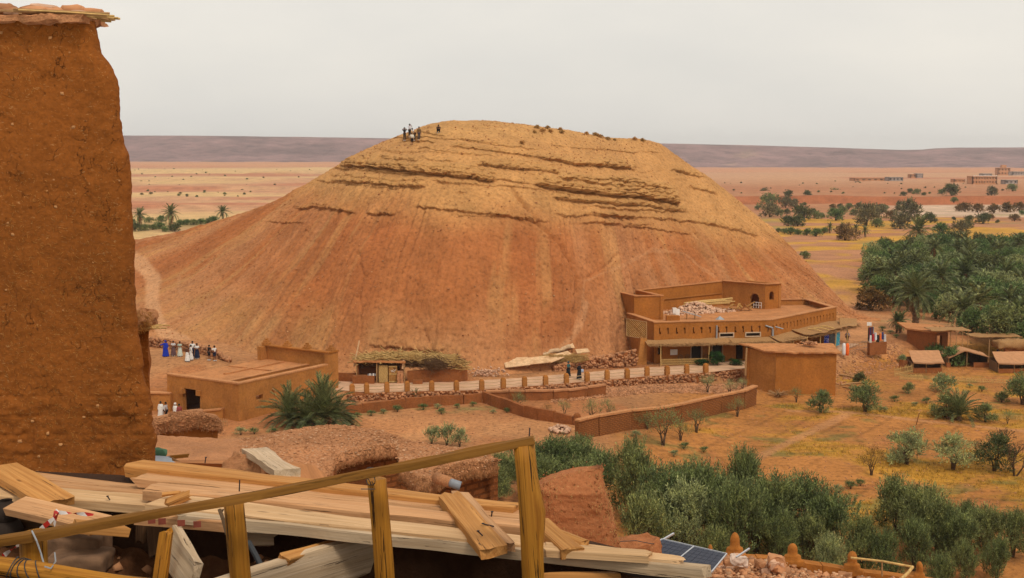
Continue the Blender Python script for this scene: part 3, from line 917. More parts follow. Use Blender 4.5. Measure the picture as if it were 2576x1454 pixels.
# ------------------------------------------------------------------ walls of the sunken yards
def pise_wall(label, pts, h, thick, blen, mat, coping=None, seed=0, name='yard_wall', sink=0.5, part='block'):
    """wall of rammed blocks along photo-traced ground points; h is one height or one per point"""
    P = [np.array(p[:2], float) for p in pts]
    root = empty(name, (P[0][0], P[0][1], gh(*P[0])), 0, label, 'wall')
    s = np.concatenate([[0], np.cumsum([np.linalg.norm(b - a) for a, b in zip(P[:-1], P[1:])])])
    PX, PY = [p[0] for p in P], [p[1] for p in P]
    hs = h if hasattr(h, '__len__') else [h] * len(P)
    nblk = max(1, int(round(s[-1] / blen)))
    cuts = np.linspace(0, s[-1], nblk + 1); cuts[1:-1] += rng.uniform(-0.22, 0.22, nblk - 1) * blen
    for k in range(nblk):
        a, b = cuts[k] + 0.02, cuts[k + 1] - 0.02
        pa = (np.interp(a, s, PX), np.interp(a, s, PY)); pb = (np.interp(b, s, PX), np.interp(b, s, PY))
        za, zb = gh(*pa), gh(*pb)
        z0 = min(za, zb) - sink
        ta, tb = za + np.interp(a, s, hs) + rng.uniform(-.04, .04), zb + np.interp(b, s, hs) + rng.uniform(-.04, .04)
        wall(part, root, pa, pb, z0, max(ta, tb), thick, mat, res=0.45, amp=0.07, seed=seed + k, top=([0, 1], [ta, tb]))
        if coping:
            bar('coping', root, pa, pb, ta - 0.02, thick + 0.22, 0.2, coping, thick / 2, 0.35, 0.05, seed + k, z1=tb - 0.02)
    return root

G = lambda px, py, z=-1.0: tuple(gp(px, py, z))[:2]
pise_wall('low curved wall of dark rammed earth blocks behind the left sandy yard', [G(868, 1047, -.9), G(905, 1041, -.9), G(960, 1034, -.85), G(1020, 1029, -.8), G(1112, 1021, -.8), G(1213, 1012, -.75)],
          [0.8, 0.85, 0.95, 1.05, 1.0, 0.9], 0.4, 2.1, M_pise, seed=3)
pise_wall('short diagonal earth wall stepping down between the two yards', [G(1213, 1012, -.75), G(1262, 1034, -.9), G(1320, 1054, -1.0), G(1375, 1068, -1.1), G(1440, 1077, -1.2)], [1.1, 1.15, 1.1, 1.15, 0.75], 0.4, 2.0, M_pise, seed=23)
pise_wall('straw capped earth wall at the foot of the stone bank', [G(1222, 1010, -.8), G(1300, 1012, -.95), G(1400, 1010, -1.0), G(1525, 1000, -1.05)], [0.9, 0.9, 0.9, 0.95], 0.4, 2.3, M_pise, M_thatch, seed=43)
pise_wall('long adobe brick wall with pale coping climbing beside the field', [G(1455, 1142, -2.2), G(1560, 1112, -2.2), G(1640, 1100, -2.1), G(1720, 1072, -2.0), G(1800, 1048, -2.0), G(1860, 1034, -1.9), G(1903, 1018, -1.9)],
          [1.75, 1.75, 1.7, 1.7, 1.75, 1.8, 1.9], 0.4, 3.4, M_brickwall, M_coping, seed=63, part='brickwork')
for k, (px, py, w, hgt) in enumerate(((1470, 1082, 2.4, 0.7), (1520, 1088, 1.8, 0.55))):
    p = gp(px, py, -1.6)
    V, F = sub_box((w, 0.7, hgt), 0.3, 0.16, k, 0.7, 0.15)
    link('wall_stub', np_mesh('wall_stub', V + np.array([p.x, p.y, gh(p.x, p.y) - 0.1]), F, True), M_pise, label=['dark broken earth stub behind the stone heap', 'smaller earth stub beside the brick wall'][k], cat='wall stub', group='ruined stubs in the yard')
pp = gp(1452, 1078, -1.3)
V, F = sub_box((0.7, 0.6, 1.5), 0.2, 0.35, 9, 0.6, 0.1)
link('mud_pillar', np_mesh('mud_pillar', V + np.array([pp.x, pp.y, -1.4]), F, True), M_pise, label='crumbling earth pillar standing beside the diagonal wall', cat='pillar')
sp = gp(1408, 1096, -1.4); shp = empty('stone_heap', tuple(sp), 0, 'small heap of pale stones in the yard', 'stone heap')
nn = 70
r_ = rng.uniform(0, 1, nn) ** 0.5 * 1.1; a_ = rng.uniform(0, 6.28, nn)
rocks('stones', np.stack([sp.x + r_ * np.cos(a_), sp.y + r_ * np.sin(a_), gh(sp.x, sp.y) + 0.1 + 0.55 * (1.1 - r_) * rng.uniform(.4, 1, nn)], 1), rng.uniform(.18, .4, nn), M_stone_pale, shp, kind='stuff')

# ------------------------------------------------------------------ left house
LB0 = np.array([-25.8, 115.0]); LBu = np.array([0.535, 0.845]); LBu /= np.linalg.norm(LBu); LBv = np.array([-LBu[1], LBu[0]])
def lb(u, v): return tuple(LB0 + LBu * u + LBv * v)
LBU, LBV = 14.0, 9.7
house = empty('mud_house', (LB0[0], LB0[1], -1.4), 0, 'flat roofed mud house with dark doorway beside the big palm bush', 'house')
zb_, zt_ = -1.9, 2.65
wall('wall', house, lb(0, LBV), lb(0, 0), zb_, zt_, 0.5, M_plaster, [(2.1, 4.5, zb_ - 1, 1.55)], 0.5, 0.04, 1)
wall('wall', house, lb(0, 0), lb(LBU, 0), zb_, zt_ + 0.02, 0.5, M_plaster, [(2.3, 3.2, 0.75, 1.2), (6.3, 7.3, 0.9, 1.5)], 0.5, 0.05, 2)
wall('wall', house, lb(LBU, LBV), lb(0, LBV), zb_, 2.2, 0.4, M_plaster, [], 0.8, 0.04, 3)
wall('wall', house, lb(LBU - 0.4, 0.2), lb(LBU, LBV), zb_, 3.85, 0.45, M_plaster, [], 0.7, 0.04, 4, label='taller back wall with little stepped ornaments')
wall('wall', house, lb(LBU - 1.2, 0.02), lb(LBU + .4, 0.02), zb_, 3.85, 0.45, M_plaster, [], 0.7, 0.03, 5)
wall('wall', house, lb(LBU, LBV + .02), lb(LBU - 1.4, LBV + .02), zb_, 3.85, 0.45, M_plaster, [], 0.7, 0.03, 6)
wall('inner_wall', house, lb(0.4, 3.1), lb(LBU - 0.5, 3.1), zb_, 2.35, 0.3, M_plaster, [], 0.6, 0.04, 7)
bar('coping', house, lb(-0.12, 0), lb(LBU - 1.2, 0), zt_, 0.62, 0.16, M_coping, 0.25, 0.4, 0.03, 8)
bar('coping', house, lb(0, LBV), lb(0, -0.1), zt_, 0.62, 0.16, M_coping, 0.25, 0.4, 0.03, 9)
bar('coping', house, lb(LBU - 0.55, 0.1), lb(LBU - 0.15, LBV), 3.85, 0.7, 0.14, M_plaster2, 0.2, 0.4, 0.03, 10)
bar('coping', house, lb(LBU - 1.25, 0.02), lb(LBU + 0.5, 0.02), 3.86, 0.66, 0.2, M_plaster2, 0.2, 0.4, 0.03, 11)
bar('coping', house, lb(0.4, 3.1), lb(LBU - 0.6, 3.1), 2.36, 0.42, 0.1, M_coping, 0.15, 0.4, 0.03, 12)
slab('roof', house, [lb(0.4, 3.3), lb(LBU - 0.4, 3.3), lb(LBU - 0.4, LBV - 0.1), lb(0.4, LBV - 0.1)], 2.40, 0.25, M_roofmud)
slab('patio_floor', house, [lb(0.4, 0.4), lb(LBU - 0.4, 0.4), lb(LBU - 0.4, 3.2), lb(0.4, 3.2)], 0.95, 0.2, M_roofmud)
bar('roof_ridge', house, lb(4.2, 6.1), lb(LBU - 1, 6.3), 2.38, 0.35, 0.16, M_roofmud, 0, 0.4, 0.05, 13)
bar('roof_ridge', house, lb(8.2, 3.6), lb(8.0, 9.2), 2.38, 0.35, 0.14, M_roofmud, 0, 0.4, 0.05, 14)
for k, v in enumerate((0.35, 3.6, 6.4, 9.4)):
    p = lb(LBU - 0.3, v)
    mb = MB()
    for j, (w, hh) in enumerate(((0.85, .2), (0.58, .2), (0.32, .22))):
        mb.box((p[0], p[1], 4.0 + 0.1 + 0.2 * j), (w, w * 0.7, hh), math.atan2(LBv[1], LBv[0]))
    mb.build('merlon', M_plaster, house)
for u, z in ((1.05, 0), (1.35, 0)):
    pass
for v in (5.3, 7.55):
    p = lb(-0.04, v)
    MB().box((p[0], p[1], 1.3), (0.5, 0.35, 0.5), math.atan2(LBv[1], LBv[0])).build('door_corbel', M_plaster, house)
a, b = lb(4.6, 0.1), lb(4.7, -1.0)
MB().tube([(a[0], a[1], 1.5), (b[0], b[1], 1.15)], 0.09, 6).build('rain_spout', M_pole, house)
yw = empty('yard_wall', (-31, 114, -1.5), 0, 'low mud yard wall with a small cane gate before the dark doorway', 'wall')
wall('wall_run', yw, tuple(gp(380, 1062, -1.5))[:2], tuple(gp(560, 1072, -1.5))[:2], -2.2, 0.1, 0.35, M_plaster, [], 0.6, 0.06, 15, top=([0, 1], [-1.0, 0.1]))
bar('coping', yw, tuple(gp(380, 1062, -1.5))[:2], tuple(gp(560, 1072, -1.5))[:2], -1.02, 0.5, 0.16, M_coping, 0.17, 0.4, 0.04, 16, z1=0.08)
g0, g1 = gp(545, 1083, -1.5), gp(574, 1086, -1.5)
mb = MB()
for t in np.linspace(0, 1, 7):
    p = g0.lerp(g1, t); mb.tube([(p.x, p.y - .3, -1.5), (p.x, p.y - .3, -0.2)], 0.035, 5)
for z in (-1.2, -0.5): mb.tube([(g0.x, g0.y - .32, z), (g1.x, g1.y - .32, z)], 0.035, 5)
mb.build('gate', M_pole, yw)
an = gp(390, 1040, -0.8)
ax = empty('mud_annex', (an.x, an.y, -1), 0, 'small lower mud block with pale coping at the left foot of the doorway', 'annex')
wall('wall', ax, (an.x - 3.5, an.y + 2.2), (an.x + 1.2, an.y + 1.2), -1.5, 0.85, 0.4, M_plaster, [], 0.6, 0.05, 17)
bar('coping', ax, (an.x - 3.5, an.y + 2.2), (an.x + 1.2, an.y + 1.2), 0.85, 0.7, 0.16, M_coping, 0.2, 0.4, 0.04, 18)

# ------------------------------------------------------------------ the low kasbah with the reed awning
KA, KK, KR = np.array([16.6, 143.0]), np.array([30.7, 145.2]), np.array([41.8, 158.0])
kas = empty('kasbah', (KA[0], KA[1], 0), 0, 'long low mud kasbah with slit ornaments and reed awning at the hill foot', 'building')
KT = 4.75
def slots(Lw, start, step):
    o = []
    u = start
    while u < Lw - 0.3:
        o += [(u, u + 0.13, KT - 1.35, KT - 0.62), (u - 0.12, u + 0.05, KT - 0.85, KT - 0.62)] if int(u * 7) % 2 else [(u, u + 0.13, KT - 1.35, KT - 0.62), (u + 0.08, u + 0.25, KT - 1.35, KT - 1.12)]
        u += step
    return o
dF, nF, LF = frame2(KA, KK); dR, nR, LR = frame2(KK, KR)
g_open = [(0.35, 1.0, 1.0, 2.1), (4.55, 5.75, 0.0, 2.25, 0.6), (7.1, 8.3, 0.0, 2.25, 0.6), (10.0, 10.9, 0.2, 2.2), (11.2, 12.6, 1.1, 2.3), (8.0, 9.6, 2.95, 3.3), (11.2, 12.9, 2.95, 3.3)]
wall('wall', kas, KA, KK, -0.8, KT, 0.3, M_plaster2, slots(LF, 0.6, 1.02) + g_open, 0.6, 0.02, 31)
wall('wall', kas, KK, KR, -0.8, KT, 0.3, M_plaster2, slots(LR, 0.5, 0.86) + [(1.0, 2.4, 0.9, 2.2), (4.0, 5.5, 0.9, 2.3), (7.5, 9.2, 0.0, 2.2)], 0.6, 0.02, 32)
wall('inner_wall', kas, KA - nF * 0.32, KK - nF * 0.32, 2.6, KT - 0.02, 0.25, M_plaster2, [], 0.8, 0.0, 33)
wall('inner_wall', kas, KK - nR * 0.32, KR - nR * 0.32, 2.6, KT - 0.02, 0.25, M_plaster2, [], 0.8, 0.0, 34)
KL = np.array([14.2, 151.5])
wall('wall', kas, KL, KA + np.array([0.02, 0.0]), -0.8, KT, 0.5, M_plaster, [], 0.6, 0.04, 35)
KB2 = np.array([44.5, 169.0])
wall('wall', kas, KR - np.array([.02, 0]), KR + np.array([-1.5, 11]), -0.8, KT, 0.4, M_plaster, [], 0.8, 0.03, 36)
wall('wall', kas, np.array([33.5, 165.2]), KR + np.array([-1.2, 8.5]), 2.0, KT + 0.05, 0.4, M_plaster, [], 0.8, 0.03, 37, label='plain parapet at the back of the terrace')
bar('coping', kas, KA - dF * .1, KK, KT, 0.72, 0.13, M_coping, 0.27, 0.4, 0.02, 38)
bar('coping', kas, KK, KR + dR * .2, KT, 0.72, 0.132, M_coping, 0.27, 0.4, 0.02, 39)
bar('coping', kas, KL, KA, KT + .003, 0.7, 0.128, M_coping, 0.25, 0.4, 0.02, 40)
bar('coping', kas, KR + np.array([-.35, -.1]), KR + np.array([-1.75, 8.6]), KT + .004, 0.7, 0.126, M_coping, 0.1, 0.5, 0.02, 41)
bar('coping', kas, np.array([33.4, 165.1]), KR + np.array([-1.1, 8.4]), KT + .06, 0.5, 0.1, M_coping, 0.2, 0.5, 0.02, 42)
slab('terrace', kas, [tuple(KA - nF * .4), tuple(KK - nR * .4), tuple(KR + np.array([-.5, 0])), (40.5, 168), (14.5, 168), tuple(KL + np.array([.3, 0]))], 4.1, 0.3, M_roofmud)
# upper rooms
def box_room(P, z0, z1, op, seed, names):
    for k, (a, b) in enumerate(P):
        wall('wall', kas, a, b, z0, z1, 0.4, M_plaster2 if k else M_plaster, op.get(k, []), 0.6, 0.04, seed + k, label=names.get(k))
T1, T2, T3 = np.array([12.6, 157.0]), np.array([15.0, 150.6]), np.array([18.6, 150.9])
box_room([(T1, T2), (T2 + np.array([.02, 0]), T3), (T3, T3 + np.array([-2.4, 6.5]))], 0.0, 7.0, {}, 50, {})
slab('roof', kas, [tuple(T1), tuple(T2 + .1), tuple(T3 + .1), (16.4, 157.3)], 6.55, 0.2, M_roofmud)
for k, (a, b) in enumerate(((T1, T2), (T2, T3), (T3, T3 + np.array([-2.4, 6.5])))):
    bar('coping', kas, a, b, 7.0, 0.6, 0.12, M_roofmud, 0.2, 0.4, 0.05, 55 + k)
W0, W1 = np.array([16.2, 157.4]), np.array([28.4, 165.8])
wall('wall', kas, W0, W1, 3.5, 7.25, 0.4, M_plaster2, [], 0.6, 0.03, 60, top=([0, 1], [7.0, 7.3]))
bar('coping', kas, W0, W1, 7.0, 0.62, 0.1, M_roofmud, 0.2, 0.4, 0.03, 61, z1=7.3)
bar('string_course', kas, W0 + np.array([2, 1.3]), W1, 5.55, 0.12, 0.1, M_plaster, -0.08, 0.5, 0.01, 62, z1=5.7)
R1, R2, R3 = np.array([28.4, 165.8]), np.array([33.2, 161.2]), np.array([35.6, 162.6])
wall('wall', kas, R1, R2, 3.8, 7.35, 0.4, M_plaster, [(4.35, 5.75, 3.9, 6.05, 0.7)], 0.5, 0.03, 63)
wall('wall', kas, R2 + np.array([.02, 0]), R3, 3.8, 7.35, 0.4, M_plaster2, [(0.75, 1.5, 5.3, 6.4, 0.38)], 0.5, 0.03, 64)
wall('wall', kas, R3, R3 + np.array([-3.5, 4.5]), 3.8, 7.35, 0.4, M_plaster, [], 0.7, 0.03, 65)
slab('roof', kas, [tuple(R1), tuple(R2 + np.array([0, .1])), tuple(R3), (32.1, 167.1)], 7.2, 0.2, M_roofmud)
for k, (a, b) in enumerate(((R1, R2), (R2, R3))):
    bar('coping', kas, a, b, 7.35 + .003 * k, 0.7, 0.12, M_roofmud, 0.15, 0.35, 0.07, 66 + k)
# lintel frames of the two slit windows and the small white window
for (u0, u1) in ((8.0, 9.6), (11.2, 12.9)):
    p = KA + dF * (u0 + u1) / 2 - nF * .2
    win = MB().box((p[0], p[1], 3.12), (u1 - u0, .05, .34), math.atan2(dF[1], dF[0])).build('window', M_dark, kas)  # dark panel standing in for the unlit room behind the slit
    for (a0, a1, z0, z1) in ((u0 - .12, u1 + .12, 3.30, 3.42), (u0 - .12, u1 + .12, 2.85, 2.95), (u0 - .12, u0, 2.95, 3.3), (u1, u1 + .12, 2.95, 3.3)):
        p = KA + dF * (a0 + a1) / 2 + nF * 0.04
        MB().box((p[0], p[1], (z0 + z1) / 2), (a1 - a0, 0.12, z1 - z0), math.atan2(dF[1], dF[0])).build('window_frame', M_frame, win)
def arch_frame(u0, u1, ztop, arch, zbot=0.0):
    c, r = (u0 + u1) / 2, (u1 - u0) / 2 + 0.06
    p = KA + dF * c - nF * .22
    dr = MB().box((p[0], p[1], 1.05), (r * 2, .06, 2.3), math.atan2(dF[1], dF[0])).build('door', M_dark, kas)  # near-black panel in the arch, its colour stands for interior shade
    pts = [(c - r, zbot)] + [(c - r * math.cos(t), ztop - arch + (arch + .06) * math.sin(t)) for t in np.linspace(0, math.pi, 12)] + [(c + r, zbot)]
    MB().tube([tuple(KA + dF * q + nF * 0.03) + (z,) for q, z in pts], 0.055, 5).build('arch_frame', M_frame, dr)
arch_frame(4.55, 5.75, 2.25, 0.6); arch_frame(7.1, 8.3, 2.25, 0.6)
p = KA + dF * 2.4 + nF * 0.05
MB().box((p[0], p[1], 1.25), (0.85, 0.1, 0.65), math.atan2(dF[1], dF[0])).build('shutter', M_white, kas)
for u_, z_ in ((7.55, 3.6), (0.02, 0)):
    if z_:
        p = KA + dF * u_ + nF * 0.15
        MB().tube([(p[0], p[1], 2.75), (p[0], p[1], 4.3)], 0.10, 7).build('drain_pipe', M_grey, kas)
p = KK + dR * 0.1 + nR * 0.2
MB().tube([(p[0], p[1], 2.9), (p[0], p[1], 3.75)], 0.12, 7).build('drain_pipe', M_grey, kas)
MB().tube([(p[0] - .9, p[1] - .1, 4.15), (p[0], p[1], 3.85)], 0.09, 6).tube([(p[0] + .3, p[1] + .1, 4.0), (p[0] + 1.2, p[1] - .1, 3.75)], 0.07, 6).build('drain_pipe', M_grey, kas)
# buttress at the left end of the ground floor
bq = np.array([14.9, 142.2])
MB().hexa([(bq[0] - .5, bq[1] - .9, -0.6), (bq[0] + .7, bq[1] - .9, -0.6), (bq[0] + .9, bq[1] + 1.5, -0.6), (bq[0] - .3, bq[1] + 1.5, -0.6),
           (bq[0] + .1, bq[1] + .3, 3.0), (bq[0] + .8, bq[1] + .3, 3.0), (bq[0] + .9, bq[1] + 1.5, 3.0), (bq[0] + .0, bq[1] + 1.5, 3.0)]).build('buttress', M_plaster, kas)
# reed awning: sagging mats on poles along the whole front
aw = empty('reed_awning', (KA[0], KA[1], 0), 0, 'long sagging brown reed awning along the front of the kasbah', 'awning')
ln = [KA - dF * 1.2, KA + dF * 4, KA + dF * 9, KK - dF * 0.2, KK + dR * 5, KK + dR * 10, KR + dR * 1.5]
nrm = [nF, nF, nF, (nF + nR) / np.linalg.norm(nF + nR), nR, nR, nR]
cuts_ = [0, 2, 3, 4, 6]
for (i0, i1) in ((0, 2), (2, 3), (3, 4), (4, 6)):
    V, nu_, nv_ = [], 40, 8
    seg = ln[i0:i1 + 1]; ss = np.concatenate([[0], np.cumsum([np.linalg.norm(b - a) for a, b in zip(seg[:-1], seg[1:])])])
    for i in range(nu_):
        u_ = ss[-1] * i / (nu_ - 1)
        base = np.array([np.interp(u_, ss, [q[0] for q in seg]), np.interp(u_, ss, [q[1] for q in seg])])
        nn_ = np.array([np.interp(u_, ss, [q[0] for q in nrm[i0:i1 + 1]]), np.interp(u_, ss, [q[1] for q in nrm[i0:i1 + 1]])])
        for j in range(nv_):
            w = j / (nv_ - 1) * (2.5 + 0.3 * vnoise(u_ / 0.8, i0, 0, 5)) + 0.05
            q = base + nn_ * w
            V.append((q[0], q[1], 2.78 - 0.14 * w + 0.10 * vnoise(u_ / 1.6, w, 0, 9) - 0.16 * math.sin(math.pi * min(1, w / 2.6)) + (0.32 if i0 >= 4 else 0) + 0.12 * (i0 == 3)))
    V = np.array(V); V2 = V - np.array([0, 0, 0.07])
    F = grid_faces(nu_, nv_)
    n0 = len(V)
    rim = [(j, j + 1, n0 + j + 1, n0 + j) for j in range(nv_ - 1)] + [((i + 1) * nv_ - 1, (i + 2) * nv_ - 1, n0 + (i + 2) * nv_ - 1, n0 + (i + 1) * nv_ - 1) for i in range(nu_ - 1)]
    F = [tuple(q) for q in F] + [tuple(reversed([int(x) + n0 for x in q])) for q in F] + rim
    link('mat', np_mesh('mat', np.concatenate([V, V2]), F), M_reed, aw)
fr = []; fd = []
for k in range(900):
    t = rng.uniform(0, 1); i = int(t * 5.999); f_ = t * 5.999 - i
    q = ln[i] * (1 - f_) + ln[i + 1] * f_ + nrm[i] * rng.uniform(1.6, 2.75)
    fr.append((q[0], q[1], 2.46 + rng.uniform(-.12, .08))); a_ = rng.normal(0, .35)
    fd.append((nrm[i][0] + a_, nrm[i][1] + rng.normal(0, .3), rng.normal(-.12, .12)))
sticks('reed_ends', fr, fd, rng.uniform(0.4, 1.1, 900), 0.022, M_reed, aw, kind='stuff')
for (ui, w) in ((0.2, 2.35), (5.9, 2.4), (12.6, 2.4), (15.5, 2.3), (19.0, 2.3), (22.5, 2.3), (26.5, 2.3), (30.0, 2.2)):
    q = KA + dF * ui + nF * w if ui < LF else KK + dR * (ui - LF) + nR * w
    MB().tube([(q[0], q[1], -0.3), (q[0] + rng.uniform(-.05, .05), q[1], 1.2), (q[0] + rng.uniform(-.08, .08), q[1] + .05, 2.5)], 0.06, 6).build('post', M_cane, aw)
for (u0, u1) in ((8.0, 8.6), (9.4, 10.4), (11.2, 11.9)):
    q0 = KK + dR * u0 + nR * 0.7; q1 = KK + dR * u1 + nR * 2.2
    MB().tube([(q0[0], q0[1], 2.95), ((q0[0] + q1[0]) / 2, (q0[1] + q1[1]) / 2, 3.0), (q1[0], q1[1], 2.72)], 0.08, 6).build('weight_pole', M_cane, aw)
# cane screen, lattice, hedge, chairs before the front
cs = empty('cane_screen', (18, 140.6, 0.05), 0, 'low pale cane screen along the cafe front', 'screen')
for (x0, x1) in ((17.2, 20.0), (20.05, 23.6)):
    mb = MB()
    for x in np.arange(x0, x1, 0.09): mb.box((x, 141.1 + (x - 17) * 0.155, 0.42), (0.035, 0.03, 0.74))
    for z in (0.15, 0.42, 0.7): mb.box(((x0 + x1) / 2, 141.07 + ((x0 + x1) / 2 - 17) * 0.155, z), (x1 - x0, 0.05, 0.04), math.atan(0.155))
    mb.build('cane_panel', M_cane, cs)
lt = empty('lattice_panel', (14.6, 143.6, 2.7), 0, 'dark woven lattice panel leaning on the left flank of the kasbah', 'lattice')
mb = MB(); fx = MB()
A_, B_ = at(1607, 851, 145.0), at(1650, 811, 143.1)
def lat(u, v): return (13.55 + 2.15 * u, 145.6 - 2.3 * u - 0.25 + 0.3 * v - 0.45, 2.95 + 2.0 * v - 0.08 * u)
for k in range(9):
    t = k / 8
    mb.tube([lat(t, 0), lat(0, t)], 0.028, 4); mb.tube([lat(t, 1), lat(1, t)], 0.028, 4)
    mb.tube([lat(t, 0), lat(1, 1 - t)], 0.028, 4); mb.tube([lat(0, t), lat(1 - t, 1)], 0.028, 4)
mb.build('weave', M_cane, lt)
fx.tube([lat(0, 0), lat(1, 0), lat(1, 1), lat(0, 1), lat(0, 0)], 0.06, 5).build('frame', M_pole, lt)

def chair(x, y, rz, label):
    e = empty('cafe_chair', (x, y, 0.05), rz, label, 'chair', 'chairs under the reed awning')
    if not hasattr(chair, 'm'):
        s_ = MB().box((0, 0, 0.45), (0.5, 0.5, 0.08)).mesh('seat'); s_.materials.append(M_reed_dark)
        bk = MB()
        pts = [(0.27 * math.cos(t), 0.22 + 0.05 * math.sin(t), 0.68 + 0.30 * math.sin(t)) for t in np.linspace(-0.6, math.pi + 0.6, 11)]
        bk.tube(pts, 0.035, 5)
        for q in np.linspace(-.2, .2, 5): bk.tube([(q, .22, .46), (q, .25, .93)], 0.018, 4)
        bk = bk.mesh('backrest'); bk.materials.append(M_reed_dark)
        lg = MB().tube([(0, 0, 0), (0, 0, .43)], 0.03, 5).mesh('leg'); lg.materials.append(M_reed_dark)
        chair.m = (s_, bk, lg)
    link('seat', chair.m[0], None, e, world=False); link('backrest', chair.m[1], None, e, world=False)
    for sx in (-.21, .21):
        for sy in (-.21, .21):
            o = link('leg', chair.m[2], None, e, world=False); o.location = (sx, sy, 0)
chl = ['leftmost dark wicker chair under the reed awning', 'second dark wicker chair from the left under the awning', 'wicker chair between the two white rimmed arches',
       'wicker chair just left of the second arch', 'dark chair right of the clipped round bush', 'rightmost dark chair under the reed awning']
for k, u_ in enumerate((3.0, 3.9, 6.1, 6.9, 12.9, 14.0)):
    q = KA + dF * u_ + nF * 0.9
    chair(q[0], q[1], math.atan2(dF[1], dF[0]), chl[k])

# terrace clutter
st_c = np.array([23.6, 158.2])
nn = 900
u = rng.normal(0, 2.3, nn); v = rng.normal(0, 0.9, nn)
hh = 1.3 * np.exp(-(u / 2.8) ** 2 - (v / 1.2) ** 2)
sh = empty('stone_pile', (st_c[0], st_c[1], 4.1), 0, 'pile of pale building stones on the kasbah terrace', 'stone pile')
rocks('stones', np.stack([st_c[0] + u * .93 - v * .3, st_c[1] + u * .36 + v * .9, 4.1 + hh * rng.uniform(0.3, 1, nn)], 1), rng.uniform(.18, .42, nn), M_stone_pale, sh, 0.7, 1.0, kind='stuff')
tp = empty('timber_pile', (27.5, 160.4, 4.9), 0, 'bundle of pale poles lying on the terrace stone pile', 'timber')
for k in range(11):
    a_ = np.array([22.0 + rng.uniform(-.6, 2), 158.6 + rng.uniform(-.4, .6), 4.85 + rng.uniform(0, .35)]); b_ = a_ + np.array([6.2, 2.3, 0.45]) * rng.uniform(.7, 1.1) + rng.normal(0, .2, 3)
    MB().tube([tuple(a_), tuple((a_ + b_) / 2 + np.array([0, 0, .06])), tuple(b_)], rng.uniform(.06, .10), 6).build('pole', M_cane, tp)
dbr = empty('scrap_heap', (29.8, 160.0, 4.1), 0, 'heap of reddish scrap and broken wood beside the arched room', 'scrap')
for k in range(14):
    p = np.array([29.8 + rng.normal(0, .9), 160.0 + rng.normal(0, .5), 4.25 + rng.uniform(0, .7)])
    MB().box(p, (rng.uniform(.5, 1.5), rng.uniform(.1, .4), rng.uniform(.05, .12)), M=Matrix.Rotation(rng.uniform(0, 3), 4, 'Z') @ Matrix.Rotation(rng.uniform(-.7, .7), 4, 'Y')).build('scrap_piece', M_door if k % 3 else M_pise, dbr)
q = gp(1276 / 1 * 0 + 1788, 811, 4.15)
MB().add([(25.6 + .6 * math.cos(t), 151.0 + .6 * math.sin(t), 4.1) for t in np.linspace(0, 2 * math.pi, 7)[:-1]] + [(25.6, 151.0, 4.55)],
         [(k, (k + 1) % 6, 6) for k in range(6)]).build('skylight', M_grey, None, label='small grey pyramid skylight on the pale terrace', cat='skylight')
MB().box((20.6, 153.6, 4.55), (0.9, 0.12, 1.0), 0.5).box((20.3, 153.4, 4.9), (0.5, 0.4, 0.7), 0.2).build('white_sheet', M_white, None, label='white sheet metal piece by the left terrace room', cat='sheet')
tb = empty('terrace_bench', (22.2, 151.2, 4.1), 0, 'slanting grey board on trestles at the left of the terrace', 'bench')
MB().box((22.2, 151.4, 4.75), (2.4, 0.6, 0.06), M=Matrix.Rotation(0.3, 4, 'Y')).build('board', M_grey, tb)
for x in (21.6, 22.6): MB().box((x, 151.4, 4.4), (0.1, 0.5, 0.6)).build('trestle', M_pole, tb)
wq = MB()
for k in range(4): wq.box((31.9 + .28 * k, 162.0 - .27 * k, 4.6), (0.05, 0.05, 0.8))
wq.box((32.3, 161.6, 4.98), (1.2, 0.06, 0.06), -0.76).box((32.3, 161.6, 4.6), (1.2, 0.06, 0.06), -0.76)
wq.build('white_chair_frame', M_white, None, label='white metal frame standing in the arched upper doorway', cat='frame')
lowb = sub_box((1.6, 1.0, 0.75), 0.4, 0.05, 3)
link('low_block', np_mesh('low_block', lowb[0] + np.array([19.6, 149.4, 4.05]), lowb[1]), M_plaster2, label='low mud block with tiny window on the terrace corner', cat='block')

# ------------------------------------------------------------------ small windowless mud cube
sb = empty('mud_cube_house', (28.9, 133.7, -1.7), 0, 'small windowless mud cube house standing below the kasbah', 'house')
S0, S1, S2, S3 = np.array([28.85, 133.6]), np.array([35.5, 133.7]), np.array([35.9, 137.8]), np.array([26.3, 136.9])
wall('wall', sb, S3, S0, -2.3, 2.75, 0.4, M_plaster, [], 0.5, 0.05, 71)
wall('wall', sb, S0 + np.array([.02, 0]), S1, -2.3, 2.8, 0.4, M_plaster2, [], 0.5, 0.05, 72)
wall('wall', sb, S1, S2, -2.3, 2.8, 0.4, M_plaster2, [], 0.6, 0.04, 73)
wall('wall', sb, S2, S3, -2.3, 2.8, 0.4, M_plaster2, [], 0.6, 0.04, 74)
me_r = []
RV, nu_, nv_ = [], 22, 12
for i in range(nu_):
    for j in range(nv_):
        a, b = i / (nu_ - 1), j / (nv_ - 1)
        lo = (S0 + np.array([-.25, -.35])) * (1 - a) + (S1 + np.array([.35, -.35])) * a
        hi = (S3 + np.array([-.9, .3])) * (1 - a) + (S2 + np.array([.3, .3])) * a
        q = lo * (1 - b) + hi * b
        RV.append((q[0] + .06 * vnoise(i, j, 0, 3), q[1] + .1 * vnoise(i * .8, j, 0, 5), 2.84 + 0.35 * b * (1 - a * .4) + 0.10 * vnoise(i * .6, j * .6, 0, 7)))
RV = np.array(RV); F = grid_faces(nu_, nv_); n0 = len(RV)
